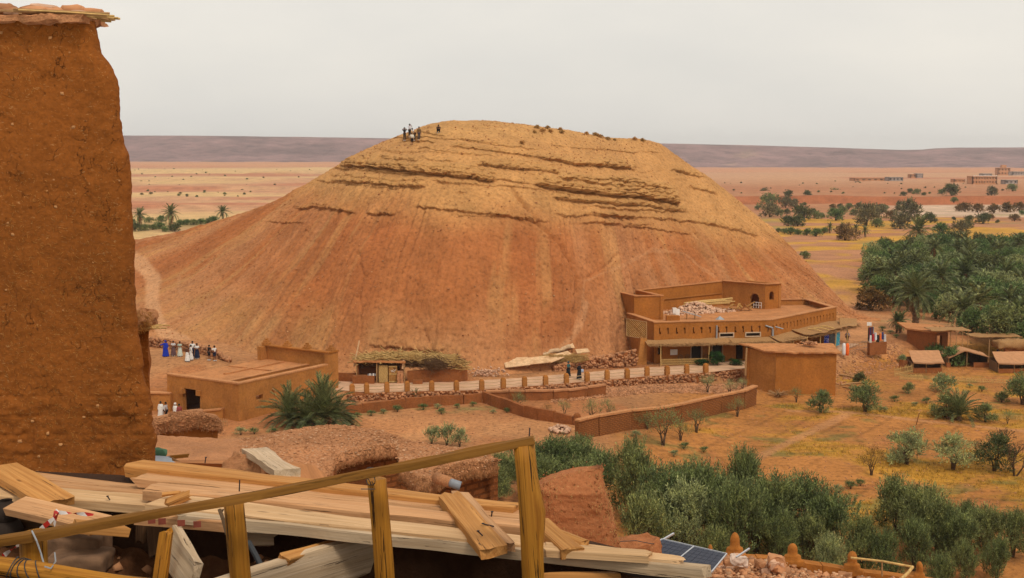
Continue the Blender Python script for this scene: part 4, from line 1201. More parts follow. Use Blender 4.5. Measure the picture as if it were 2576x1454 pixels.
rim = [(i * nv_, (i + 1) * nv_, n0 + (i + 1) * nv_, n0 + i * nv_) for i in range(nu_ - 1)] + [(j + 1, j, n0 + j, n0 + j + 1) for j in range(nv_ - 1)] + \
      [((nu_ - 1) * nv_ + j, (nu_ - 1) * nv_ + j + 1, n0 + (nu_ - 1) * nv_ + j + 1, n0 + (nu_ - 1) * nv_ + j) for j in range(nv_ - 1)]
link('roof', np_mesh('roof', np.concatenate([RV, RV - np.array([0, 0, .16])]), [tuple(q) for q in F[:, ::-1]] + [tuple(int(x) + n0 for x in q) for q in F] + rim), M_roofmud, sb)
for t in (0.15, 0.45, 0.8):
    q = S0 * (1 - t) + S1 * t
    MB().tube([(q[0], q[1] - .45, 2.78), (q[0] + .1, q[1] + 1.0, 2.84)], 0.06, 6).build('roof_beam', M_pole, sb)
rst = empty('roof_stones', (32.8, 136.2, 3.2), 0, 'little heap of stones on the mud cube roof', 'stones')
rocks('stones', np.stack([rng.normal(32.8, .5, 26), rng.normal(136.2, .35, 26), 3.25 + rng.uniform(0, .3, 26)], 1), rng.uniform(.2, .4, 26), M_stone, rst, kind='stuff')
MB().tube([(26.0, 135.9, -0.2), (26.05, 136.0, 1.4), (26.1, 136.0, 2.9)], 0.11, 7).build('leaning_post', M_pole, None, label='wooden post propping the left corner of the cube roof', cat='post')
# ------------------------------------------------------------------ lean-to shack by the road
shk = empty('road_shack', (-14.5, 131.0, 0), 0, 'ramshackle roadside shack with cane door and dry palm leaves on its roof', 'shack')
MB().box((-15.4, 132.2, 1.1), (2.2, 0.2, 2.2)).box((-16.5, 131.3, 1.0), (0.2, 2.0, 2.1)).box((-11.9, 131.6, 1.1), (0.25, 1.6, 2.2)).box((-13.2, 132.6, 1.1), (2.6, 0.2, 2.2)).build('wall', M_pise, shk)
V, F = sub_box((5.6, 2.9, 0.16), 0.35, 0.12, 5, 0.7)
link('roof', np_mesh('roof', V + np.array([-14.1, 131.4, 2.22]), F), M_roofmud, shk)
for x in (-16.6, -14.45, -11.5):
    MB().tube([(x, 130.15, -.1), (x + .03, 130.2, 2.25)], 0.075, 6).build('post', M_pole, shk)
door = MB()
for k in range(11): door.box((-14.2 + 0.088 * k, 130.35, 0.95), (0.07, 0.05, 1.85))
door = door.build('cane_door', M_cane, shk)
d2 = MB().box((-12.72, 130.35, 0.95), (0.92, 0.05, 1.8)).build('plank_door', M_door, shk)
MB().box((-12.72, 130.31, 0.12), (0.9, 0.05, 0.12)).box((-12.72, 130.31, 1.75), (0.9, 0.05, 0.12)).box((-12.72, 130.31, 0.95), (0.9, 0.05, 0.1)).build('door_rail', M_cane, d2)
mb = MB()
mb.tube([(-12.95, 130.30, 1.35), (-12.8, 130.3, 1.3), (-12.65, 130.3, 1.42), (-12.5, 130.3, 1.3), (-12.4, 130.3, 1.45)], 0.03, 4)
mb.tube([(-12.9, 130.30, 1.2), (-12.7, 130.3, 1.24), (-12.55, 130.3, 1.15)], 0.025, 4).build('painted_scrawl', M_white, d2)
V, F = sub_box((2.3, 0.8, 0.85), 0.4, 0.06, 7)
ct = empty('shop_counter', (-15.8, 129.9, 0), 0, 'low brick counter with small goods before the roadside shack', 'counter')
link('counter_body', np_mesh('counter_body', V + np.array([-15.8, 129.9, 0]), F), M_pise, ct)
for k in range(5): MB().box((-15.3 + .18 * k, 129.9, 0.95), (0.13, .13, .2 + .06 * (k % 2))).build('goods', M_white if k % 2 else M_grey, ct)
bk = empty('brick_stack', (-11.9, 129.9, 0), 0, 'small stack of red bricks beside the shack door', 'brick stack')
for j in range(8):
    for k in range(2): MB().box((-12.05 + .32 * k + rng.uniform(-.04, .04), 129.9 + rng.uniform(-.04, .04), 0.1 + .17 * j), (0.3, 0.3, 0.15), rng.uniform(-.1, .1)).build('brick', M_stone, bk)
sw = empty('shack_side_wall', (-8, 130.8, 0), 0, 'low rounded mud wall heaped with dry palm leaves beside the shack', 'wall')
wall('wall_run', sw, (-11.2, 130.5), (-5.6, 130.7), -.3, 1.4, 0.4, M_pise, [], 0.4, 0.1, 91, top=([0, .3, 1], [1.2, 1.3, 1.5]))
wall('wall_run', sw, (-5.6, 130.7), (-4.8, 132.2), -.3, 1.5, 0.4, M_pise, [], 0.4, 0.1, 92)
wall('wall_run', sw, (-20.0, 131.2), (-16.8, 130.7), -.3, 0.95, 0.4, M_pise, [], 0.4, 0.08, 93)
V, F = sub_box((1.0, 0.6, 0.45), 0.25, 0.06, 5)
link('little_stove', np_mesh('little_stove', V + np.array([-10.0, 129.6, 0]), F), M_pise, label='little mud stove at the foot of the shack side wall', cat='stove')
# heaped dry fronds
hp = empty('dry_frond_heap', (-11, 131.8, 2.3), 0, 'thick heap of dry palm fronds over the shack and side wall', 'frond heap')
n = 900
x = rng.uniform(-16.5, -5.3, n); top = np.interp(x, [-16.5, -14, -11, -7, -5.3], [2.6, 2.9, 2.95, 2.7, 1.9])
y = rng.uniform(130.4, 132.6, n)
sticks('fronds', np.stack([x, y, top - rng.uniform(0, .65, n) * (0.5 + 0.5 * (131.8 - y).clip(0, 1))], 1), np.stack([rng.normal(1.0, .4, n), rng.normal(0, .35, n), rng.normal(-.05, .22, n)], 1), rng.uniform(.9, 2.6, n), rng.uniform(.02, .05, n), M_cane, hp, kind='stuff')
n = 600
sticks('dark_fronds', np.stack([rng.uniform(-16.3, -5.5, n), rng.uniform(130.6, 132.4, n), rng.uniform(1.6, 2.4, n)], 1), np.stack([rng.normal(1.0, .5, n), rng.normal(0, .5, n), rng.normal(-.05, .3, n)], 1), rng.uniform(.7, 2.0, n), rng.uniform(.02, .05, n), M_reed_dark, hp, kind='stuff')
n = 520
th = rng.uniform(0, 2 * np.pi, n)
bw = empty('brushwood_bundle', (-8.4, 130.5, 1.5), 0, 'dark bundle of thorny brushwood leaning on the frond heap', 'brushwood')
sticks('twigs', np.stack([rng.normal(-8.4, .75, n), rng.normal(130.3, .25, n), rng.normal(2.0, .32, n)], 1), np.stack([rng.normal(.8, .6, n), rng.normal(0, .5, n), rng.normal(-.5, .6, n)], 1), rng.uniform(.5, 1.3, n), .015, M_reed_dark, bw, kind='stuff')
MB().tube([(-17.0, 131.2, 1.6), (-16.4, 131.4, 4.4)], [.09, .07], 6).build('leaning_pole', M_boardp, None, label='pale pole standing upright against the left end of the shack', cat='pole')
MB().box((-11.6, 130.25, 2.0), (0.22, 0.06, 1.0), M=Matrix.Rotation(.15, 4, 'Y')).build('hanging_board', M_boardp, None, label='short pale board hanging at the right corner of the shack', cat='board')

# boards thrown on the bank
def quad_board(name, label, c4, th, mat, group=None, cat='board'):
    c = [Vector(p) for p in c4]
    n = (c[1] - c[0]).cross(c[3] - c[0]).normalized() * th
    return MB().hexa([tuple(p + n) for p in c] + [tuple(p) for p in c]).build(name, mat, None, label=label, cat=cat, group=group)
BP = [([(1264.5, 902.5, 137.5), (1272, 926, 136.0), (1334, 919, 136.2), (1327, 899, 137.7)], 'big pale door panel lying on the bank, leftmost board'),
      ([(1328, 901, 137.7), (1332, 918, 136.3), (1386, 912, 136.6), (1380, 896, 138.0)], 'second pale sheet on the bank beside the door panel'),
      ([(1378, 900, 138.0), (1384, 914, 136.9), (1420, 900, 138.0), (1412, 890, 139.0)], 'narrow pale board propped in the middle of the bank heap'),
      ([(1398, 862, 141.5), (1401, 876, 140.5), (1446, 876, 140.6), (1440, 863, 141.6)], 'topmost pale crate panel of the bank heap'),
      ([(1392, 893, 139.0), (1400, 904, 138.0), (1440, 893, 138.8), (1428, 884, 139.8)], 'curled pale board near the right of the bank heap'),
      ([(1447, 880, 140.5), (1452, 890, 139.5), (1484, 886, 140), (1478, 878, 141)], 'rightmost pale board of the bank heap')]
for k, (pp_, lab) in enumerate(BP):
    b = quad_board('bleached_board', lab, [at(*q) for q in pp_], 0.08, M_boardp, 'boards thrown on the bank')
    if k == 0:
        c = [at(*q) for q in pp_]
        nn = (c[1] - c[0]).cross(c[3] - c[0]).normalized() * -0.05
        MB().hexa([tuple(p + nn) for p in (c[0].lerp(c[3], .84), c[1].lerp(c[2], .84), c[1].lerp(c[2], .89), c[0].lerp(c[3], .89))] +
                  [tuple(p + nn * 2) for p in (c[0].lerp(c[3], .84), c[1].lerp(c[2], .84), c[1].lerp(c[2], .89), c[0].lerp(c[3], .89))]).build('batten', M_boardp, b)
tl = empty('cloth_bundle', at(1388, 888, 139), 0, 'rolled dusty cloth bundle on top of the bank boards', 'bundle')
pts = [at(1362 + 6 * k, 892 - 1.6 * k + 2 * math.sin(k), 139.2 + .1 * k) for k in range(13)]
MB().tube(pts, [.12 + .13 * abs(math.sin(k * 1.9 + .4)) + .05 for k in range(13)], 8).build('roll', plain_mat('dusty_cloth', (0.5, 0.33, 0.19), .25, 5), tl, smooth=True)
n = 320
bp = [at(rng.uniform(1365, 1470), rng.uniform(893, 910), 138.2) for _ in range(n)]
bz = empty('dry_brush', at(1420, 905, 138), 0, 'dry pale brushwood lying across the right of the bank boards', 'brushwood')
sticks('twigs', np.array([tuple(p) for p in bp]), np.stack([rng.normal(1, .25, n), rng.normal(0, .3, n), rng.normal(.25, .15, n)], 1), rng.uniform(.6, 2.0, n), .02, M_cane, bz, kind='stuff')
n = 160
lt_ = [at(rng.normal(1225, 22), rng.normal(937, 5), 134.2) for _ in range(n)]
rocks('litter', [(p.x, p.y, max(.06, p.z)) for p in lt_], rng.uniform(.1, .3, n), M_stone_pale, None, .5, 1, kind='stuff', label='scattered pale rubbish and stones left of the boards', cat='litter')
def stone_wall(label, pts, h, thick=.4, dens=26, size=(.2, .42), name='stone_wall', mat=None):
    root = empty(name, (pts[0][0], pts[0][1], 0), 0, label, 'wall')
    L_ = []
    for (a, b) in zip(pts[:-1], pts[1:]):
        za, zb = gh(a[0], a[1]), gh(b[0], b[1])
        wall('wall_core', root, a[:2], b[:2], min(za, zb) - .6, max(za, zb) + h, thick, M_pise, res=.7, amp=.08, top=([0, 1], [za + a[2] * h - .12, zb + b[2] * h - .12]))
        d_, n_, LL = frame2(a, b); m = int(LL * h * dens)
        u = rng.uniform(0, 1, m); v = rng.uniform(0, 1, m) ; w = rng.uniform(-.04, .06, m)
        zz = (za + (zb - za) * u) + v * h * (a[2] + (b[2] - a[2]) * u)
        L_.append(np.stack([a[0] + d_[0] * u * LL + n_[0] * w, a[1] + d_[1] * u * LL + n_[1] * w, zz], 1))
        m = int(LL * 7); u = rng.uniform(0, 1, m)
        L_.append(np.stack([a[0] + d_[0] * u * LL - n_[0] * rng.uniform(0, thick, m), a[1] + d_[1] * u * LL - n_[1] * rng.uniform(0, thick, m), (za + (zb - za) * u) + h * (a[2] + (b[2] - a[2]) * u) - .05], 1))
    P = np.concatenate(L_)
    rocks('stones', P, rng.uniform(*size, len(P)), mat or M_stone, root, .75, .5, kind='stuff')
def gpz(px, py, z=0.0):
    for _ in range(6):
        p = gp(px, py, z); z = gh(p.x, p.y)
    return gp(px, py, z)
def W3(px, py, f=1.0):
    p = gpz(px, py, 1.0); return (p.x, p.y, f)
stone_wall('low stone retaining wall behind the group of visitors on the left path', [W3(330, 868, 1.), W3(420, 876, 1.), W3(490, 888, .95), W3(540, 899, .8), W3(575, 912, .35)], 1.05)
stone_wall('rubble stone wall on the bank left of the kasbah', [W3(1395, 934, .3), W3(1450, 930, .6), W3(1520, 926, .75), W3(1600, 921, 1)], 1.9, dens=18)

# ------------------------------------------------------------------ market things at the right end of the kasbah
def cloth_panel(name, label, c, w, h, rz, col, group, mat=None, wav=.05):
    V, nu_, nv_ = [], 9, 7
    cc, ss_ = math.cos(rz), math.sin(rz)
    for i in range(nu_):
        for j in range(nv_):
            u = (i / (nu_ - 1) - .5) * w; v = j / (nv_ - 1) * h
            o = wav * math.sin(i * 1.7) * (1 - j / nv_ * .6)
            V.append((c[0] + u * cc - o * ss_, c[1] + u * ss_ + o * cc, c[2] + v))
    V = np.array(V); n0 = len(V); F = grid_faces(nu_, nv_)
    off = np.array([-ss_, cc, 0]) * .03
    FF = [tuple(q) for q in F[:, ::-1]] + [tuple(int(x) + n0 for x in q) for q in F]
    return link(name, np_mesh(name, np.concatenate([V, V + off]), FF, True), mat or plain_mat(name + '_dye', col, .3, 5, coord='Position'), None, label=label, cat='rug' if 'rug' in name else 'garment', group=group)
M_rugp = None
def rug_mat(name, c1, c2, c3):
    m, t, b = new_mat(name)
    v = tex_vec(t, 'Position', (2.2, 2.2, 2.6))
    vo = nd(t, 'ShaderNodeTexVoronoi'); vo.distance = 'MANHATTAN'; vo.inputs['Scale'].default_value = 1.8
    t.links.new(v, vo.inputs['Vector'])
    c = ramp(t, vo.outputs['Distance'], [(.15, c1), (.32, c2), (.5, c3), (.7, c1)])
    t.links.new(c, b.inputs['Base Color'])
    return m
aR = math.atan2(dR[1], dR[0])
for k, (u_, c1, c2, c3, lab) in enumerate(((8.4, (.01, .02, .14), (.5, .42, .3), (.02, .03, .2), 'dark blue rug with pale medallion hanging under the awning end'),
                                          (9.9, (.06, .06, .06), (.16, .15, .13), (.03, .03, .03), 'charcoal patterned rug hanging between the two blue rugs'),
                                          (11.4, (.03, .28, .36), (.45, .5, .48), (.02, .1, .16), 'turquoise patterned rug hanging at the right end of the awning'))):
    q = KK + dR * (u_ + 2.2) + nR * 1.9
    cloth_panel('hanging_rug', lab, (q[0], q[1], .35), 1.35, 1.75, aR, (0, 0, 0), 'rugs at the end of the awning', rug_mat('rug_%d' % k, c1, c2, c3), .03)
for k, (c, lab) in enumerate((((.25, .02, .02), 'dark red cloth hanging at the kasbah end wall'), ((.02, .02, .05), 'black cloth hanging beside the red one at the kasbah end'), ((.3, .12, .05), 'rust brown cloth lowest at the kasbah end'))):
    q = KR + np.array([-.62 + .14 * k, -1.05 - .15 * k])
    cloth_panel('hanging_cloth', lab, (q[0], q[1], .5 + .2 * (k == 0)), .7, 1.7 - .3 * k, .6, c, 'cloths at the kasbah end')
p = at(2150, 823, 160)
quad_board('awning_panel', 'square tan reed panel raised above the shop corner', [at(2112, 800, 157), at(2112, 820, 155.5), at(2153, 823, 158), at(2155, 802, 160)], .06, M_reed, cat='panel')
# rolled carpets
for k, (px, c, lab) in enumerate(((2122.5, (.66, .63, .6), 'tall white rolled carpet standing at the roadside'), (2131, (.75, .13, .02), 'tall orange rolled carpet standing at the roadside'))):
    p = gpz(px, 894)
    MB().tube([(p.x, p.y, p.z), (p.x, p.y, p.z + .25), (p.x, p.y, p.z + 1.3), (p.x + .02, p.y, p.z + 1.5)], [.2, .23, .22, .1], 10).build('rolled_carpet', plain_mat('carpet_roll_%d' % k, c, .12, 6), None, smooth=True, label=lab, cat='carpet', group='rolled carpets at the roadside')
# garment racks
rk = empty('garment_rack', gpz(2188, 864), 0, 'tall rack hung with striped red, blue and black garments', 'garment rack')
b0 = gpz(2183, 864); b1 = gpz(2197, 862)
MB().tube([tuple(b0), (b0.x, b0.y, b0.z + 2.7)], .04, 5).build('upright', M_pole, rk)
MB().tube([tuple(b1), (b1.x, b1.y, b1.z + 2.6)], .04, 5).build('upright', M_pole, rk)
MB().tube([(b0.x, b0.y, b0.z + 2.2), (b1.x, b1.y, b1.z + 2.2)], .03, 5).build('rail', M_pole, rk)
MB().box((b0.x + .1, b0.y - .06, b0.z + 2.55), (.6, .04, .45)).build('white_sign', M_white, rk)
gcol = [(.02, .02, .03), (.25, .03, .03), (.03, .05, .18), (.05, .04, .04), (.35, .08, .04), (.02, .03, .1), (.4, .38, .36)]
for k, c in enumerate(gcol):
    t = (k + .5) / len(gcol); q = b0.lerp(b1, t)
    MB().box((q.x, q.y - .05, q.z + 1.2), (.10, .45, 1.8), taper=.5).build('garment', plain_mat('garment_%d' % k, c, .2, 5), rk)
stl = empty('souvenir_stall', gpz(2210, 880), 0, 'low mud stall wall with white, red and black shirts on it', 'stall')
a, b = gpz(2188, 884), gpz(2230, 880)
wall('counter', stl, tuple(a)[:2], tuple(b)[:2], a.z - .5, a.z + 1.05, .5, M_pise, [], .5, .06, 95)
for k, c in enumerate(((.6, .58, .55), (.4, .03, .03), (.6, .6, .6), (.02, .02, .02), (.65, .14, .03), (.04, .05, .15), (.55, .52, .5))):
    q = a.lerp(b, (k + .5) / 7)
    MB().box((q.x, q.y + .3, a.z + 1.5 + .15 * (k % 3)), (.28, .25, .9), rng.uniform(-.5, .5), taper=.7).build('shirt', plain_mat('shirt_%d' % k, c, .2, 5), stl)
mb = empty('wire_fence', gpz(2140, 893), 0, 'thin wire fence with slender posts along the road edge', 'fence')
prev = None
for k in range(8):
    p = gpz(2138 + 7.5 * k, 893 - 1.6 * k)
    MB().tube([(p.x, p.y, p.z - .1), (p.x, p.y, p.z + 1.4)], .025, 4).build('post', M_pole, mb)
    if prev is not None:
        for z in (.5, .9, 1.3): MB().tube([(prev.x, prev.y, prev.z + z), (p.x, p.y, p.z + z)], .01, 3).build('wire', M_grey, mb)
    prev = p
# long low mud building with pergola
lbld = empty('low_mud_building', gpz(2285, 864), 0, 'long low mud building with pergola behind the tents', 'building')
a, b = gpz(2281, 858), gpz(2352, 868); c2 = gpz(2384, 864)
wall('wall', lbld, tuple(a)[:2], tuple(b)[:2], a.z - 1, a.z + 1.55, .4, M_pise, [], .6, .05, 96)
wall('wall', lbld, tuple(b)[:2], tuple(c2)[:2], a.z - 1, a.z + 1.45, .4, M_pise, [(.3, 1.4, a.z - .8, a.z + 1.2)], .6, .05, 97)
slab('roof', lbld, [(a.x - .2, a.y - .2), (b.x, b.y - .3), (c2.x + .2, c2.y - .2), (c2.x + 1, c2.y + 5), (a.x + .5, a.y + 6)], a.z + 1.75, .2, M_roofmud)
pg_ = [gpz(2390, 872), gpz(2405, 874), gpz(2420, 874), gpz(2434, 872)]
for q in pg_:
    MB().tube([tuple(q), (q.x, q.y, q.z + 2.0)], .05, 5).build('pergola_post', M_pole, lbld)
    MB().tube([(q.x, q.y - .4, q.z + 2.0), (q.x - .5, q.y + 5, q.z + 2.0)], .05, 5).build('pergola_beam', M_pole, lbld)
MB().tube([(pg_[0].x - 2, pg_[0].y, pg_[0].z + 2.06), (pg_[-1].x + .4, pg_[-1].y, pg_[-1].z + 2.06)], .05, 5).build('pergola_beam', M_pole, lbld)
V, F = sub_box((5.0, 3.0, .08), .4, .12, 3, .8)
link('pergola_mat', np_mesh('pergola_mat', V + np.array([pg_[1].x - .6, pg_[1].y + 1.6, pg_[1].z + 2.1]), F), M_reed, lbld)
pise_wall('broken dark mud wall below the low building', [tuple(gpz(2272, 897))[:2], tuple(gpz(2310, 897))[:2], tuple(gpz(2362, 896))[:2]], [1.4, .6, 1.3], .5, 2.2, M_pise, seed=83)
# tents
M_tent = plain_mat('brown_canvas', (0.44, 0.215, 0.10), .16, 2.5, coord='Position', bstr=.3, bdist=.03)
def tent(label, px0, px1, pyb, h_lo, h_hi, depth, kind='lean'):
    a, b = gpz(px0, pyb), gpz(px1, pyb)
    e = empty('canvas_tent', tuple((a + b) / 2), 0, label, 'tent', 'canvas tents at the field edge')
    w = (b - a).length; z0 = min(a.z, b.z)
    V = []
    for i in range(15):
        for j in range(9):
            t, v = i / 14, j / 8
            q = a.lerp(b, -.04 + 1.08 * t)
            if kind == 'lean': z = h_lo + (h_hi - h_lo) * v - .10 * math.sin(math.pi * t) ** 2 * (1 - v) - .14 * math.sin(math.pi * v)
            else: z = h_lo + (h_hi - h_lo) * (1 - abs(2 * (t - .38) / (1.24 if t > .38 else .76))) * 1.0 - .1 * math.sin(math.pi * v)
            V.append((q.x + v * .4, q.y - .5 + v * depth, z0 + z + .04 * vnoise(i * .7, j * .7, 0, 3)))
    V = np.array(V); n0 = len(V); F = grid_faces(15, 9)
    rim = [(i * 9, (i + 1) * 9, n0 + (i + 1) * 9, n0 + i * 9) for i in range(14)]
    link('canvas_roof', np_mesh('canvas_roof', np.concatenate([V, V - np.array([0, 0, .1])]), [tuple(q) for q in F[:, ::-1]] + [tuple(int(x) + n0 for x in q) for q in F] + rim, True), M_tent, e)
    for t in (0.0, .45, 1.0):
        q = a.lerp(b, t); hh_ = h_lo if kind == 'lean' else h_lo + (h_hi - h_lo) * max(0, 1 - abs(2 * (t - .38) / (1.24 if t > .38 else .76)))
        MB().tube([(q.x, q.y, z0 - .2), (q.x, q.y, z0 + hh_ - .08)], .06, 6).build('pole', M_pole, e)
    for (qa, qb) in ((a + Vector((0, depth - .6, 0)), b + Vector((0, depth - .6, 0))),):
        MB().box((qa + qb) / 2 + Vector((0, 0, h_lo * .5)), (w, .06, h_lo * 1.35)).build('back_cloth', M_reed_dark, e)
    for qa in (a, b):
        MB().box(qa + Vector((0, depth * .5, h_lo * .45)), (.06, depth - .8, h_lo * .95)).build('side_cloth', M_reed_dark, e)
    for (t0, t1) in (((0, .42), (.46, 1.0)) if kind == 'lean' else ((-.05, .05), (.62, 1.0))):
        qa, qb = a.lerp(b, t0), a.lerp(b, t1)
        wall('front_wall', e, (qa.x, qa.y - .1), (qb.x, qb.y - .1), z0 - .3, z0 + .62, .2, M_pise, [], .5, .04, 99)
tent('small open canvas shelter with lean-to roof nearest the earth bank', 2297, 2369, 938, 1.35, 2.35, 3.2)
tent('wide dark open canvas tent with central pole and ridge', 2386, 2487, 924, 1.3, 2.25, 4.0, 'ridge')
tent('canvas shelter cut by the right edge of the view', 2511, 2600, 939, 1.35, 2.3, 3.2)
hut = empty('thatched_hut', gpz(2540, 903), 0, 'straw thatched hut with flat reed porch at the right edge', 'hut')
a, b = gpz(2528, 905), gpz(2575, 905)
wall('wall', hut, tuple(a)[:2], tuple(b)[:2], a.z - .3, a.z + 1.6, .4, M_pise, [], .6, .05, 101)
V, F = sub_box((4.6, 3.0, 1.2), .3, .3, 11, .6, .5)
link('thatch', np_mesh('thatch', V + np.array([(a.x + b.x) / 2, a.y + 1.2, a.z + 1.3]), F, True), M_reed, hut)
V, F = sub_box((6.5, 3.0, .1), .4, .12, 12, .8)
link('porch_mat', np_mesh('porch_mat', V + np.array([a.x - .5, a.y + 3, a.z + 2.7]), F), M_reed, hut)
for q in (gpz(2487, 905), gpz(2518, 902)):
    MB().tube([tuple(q), (q.x, q.y, q.z + 2.6)], .06, 6).build('porch_post', M_pole, hut)
# cane fences at the field edge
def cane_fence(label, p0, p1, h, n):
    a, b = gpz(*p0), gpz(*p1)
    e = empty('cane_fence', tuple(a), 0, label, 'fence')
    mb = MB()
    for t in np.linspace(0, 1, n):
        q = a.lerp(b, t); z = gh(q.x, q.y)
        mb.tube([(q.x, q.y, z - .1), (q.x + rng.normal(0, .05), q.y, z + h * rng.uniform(.8, 1.1))], .025, 4)
    mb.build('canes', M_cane, e, kind='stuff')
    for z in (.3 * h, .8 * h): MB().tube([(a.x, a.y, gh(a.x, a.y) + z), (b.x, b.y, gh(b.x, b.y) + z)], .03, 4).build('rail', M_cane, e)
cane_fence('woven cane fence left of the small canvas shelter', (2250, 948), (2296, 938), 1.1, 26)
cane_fence('low cane fence below the small canvas shelter', (2262, 955), (2322, 957), .7, 34)
cane_fence('long sparse cane fence at the top of the field', (2345, 958), (2576, 968), .6, 60)
cane_fence('picket fence beside the spiky palm bush in the field', (2452, 1048), (2576, 1058), .55, 40)
MB().tube([tuple(gpz(2305, 1068)), tuple(at(2313, 1038, 119.5))], .05, 5).build('thin_pole', M_pole, None, label='thin pale pole leaning in the middle of the field', cat='pole')
dl = empty('fallen_logs', gpz(2150, 955), 0, 'old logs lying on the earth bank right of the mud cube', 'logs')
for (p0, p1, r) in (((2112, 945), (2170, 958), .12), ((2115, 970), (2180, 963), .1), ((2120, 975), (2160, 985), .09), ((2128, 968), (2165, 978), .08)):
    a, b = gpz(*p0), gpz(*p1); MB().tube([(a.x, a.y, a.z + r), ((a.x + b.x) / 2, (a.y + b.y) / 2, max(a.z, b.z) + r), (b.x, b.y, b.z + r)], r, 6).build('log', M_pole, dl)
twp = gpz(1955, 995)
n = 60
th = rng.uniform(0, 6.28, n)
tw = empty('twig_pile', tuple(twp), 0, 'little pile of dry branches at the corner of the mud cube', 'twigs')
sticks('twigs', np.stack([twp.x + np.cos(th) * .4, twp.y - .6 + np.sin(th) * .4, twp.z + .15 + rng.uniform(0, .3, n)], 1), np.stack([np.cos(th), np.sin(th), rng.uniform(-.1, .7, n)], 1), rng.uniform(.8, 1.8, n), .03, M_pole, tw, kind='stuff')
n = 800
x_ = rng.uniform(35, 50, n); y_ = road_front(x_) - rng.uniform(-.5, 7, n)
rocks('bank_rubble', np.stack([x_, y_, ground_h(x_, y_) + .03], 1), rng.uniform(.08, .3, n), M_stone, None, .6, .7, kind='stuff', label='reddish rubble strewn over the earth bank right of the mud cube', cat='rubble')

# ------------------------------------------------------------------ far village on the right
M_vill = plain_mat('village_plaster', (0.50, 0.235, 0.11), .15, .2, coord='Position', bstr=0)
M_vgrey = plain_mat('village_grey', (0.36, 0.29, 0.25), .15, .2, coord='Position', bstr=0)
def village_house(label, px0, px1, pyt, pyb, mat, depth=14, storeys=2, nwin=6, tower=None, merl=False):
    Y = (CAM_Z + .5) * FD / (pyb - HOR)
    z0 = gh((px0 - PCX) / FD * Y, Y)
    Y = (CAM_Z - z0) * FD / (pyb - HOR)
    a, b = at(px0, pyb, Y), at(px1, pyb, Y)
    H = (pyb - pyt) / FD * Y; W = b.x - a.x
    e = empty('village_house', tuple(a), 0, label, 'house', 'houses of the far village')
    op = []
    for s in range(storeys):
        for k in range(nwin):
            u = W * (k + .5) / nwin; ww = W / nwin * .22
            op.append((u - ww, u + ww, z0 + H * (s + .28) / storeys, z0 + H * (s + .75) / storeys))
    wall('wall', e, (a.x, a.y), (b.x, b.y), z0 - 2, z0 + H, .8, mat, op, 50, 0, 1)
    for (p, q) in (((b.x, b.y), (b.x, b.y + depth)), ((b.x, b.y + depth), (a.x, a.y + depth)), ((a.x, a.y + depth), (a.x, a.y))):
        wall('wall', e, p, q, z0 - 2, z0 + H, .6, mat, [], 50, 0, 1)
    slab('roof', e, [(a.x, a.y), (b.x, b.y), (b.x, b.y + depth), (a.x, a.y + depth)], z0 + H - .6, .4, mat)
    if merl:
        for k in range(12): MB().box((a.x + W * (k + .5) / 12, a.y + .4, z0 + H + .4), (W / 30, .6, .9)).build('merlon', M_white, e)
    if tower:
        MB().box((a.x + W * tower[0], a.y + depth * .5, z0 + H + tower[2] / 2), (tower[1], tower[1], tower[2])).build('tower', mat, e)
village_house('two storey ochre guesthouse with a row of white merlons in the far village', 2446, 2508, 443, 462, M_vill, 14, 2, 9, None, True)
village_house('tall salmon house with a roof tower, highest in the far village', 2510, 2541, 422, 440, M_vill, 10, 2, 4, (.55, 6, 4))
village_house('long low ochre compound at the left of the far village', 2150, 2225, 447, 455, M_vill, 20, 1, 5)
village_house('grey unfinished block in the left of the far village', 2236, 2272, 445, 455, M_vgrey, 14, 1, 4)
village_house('pale grey house near the middle of the far village', 2305, 2322, 436, 446, M_vgrey, 10, 2, 3)
village_house('small ochre house behind the pale grey one', 2290, 2304, 438, 446, M_vill, 10, 1, 2)
village_house('grey house right of the tall salmon house', 2546, 2580, 431, 441, M_vgrey, 12, 1, 5)
village_house('small ochre house left of the guesthouse', 2400, 2428, 450, 458, M_vill, 10, 1, 3)
village_house('small grey house below the tall salmon house', 2528, 2560, 452, 462, M_vgrey, 10, 1, 3)
village_house('little pale house between the grey and salmon houses', 2470, 2496, 436, 442, M_vgrey, 10, 1, 3)
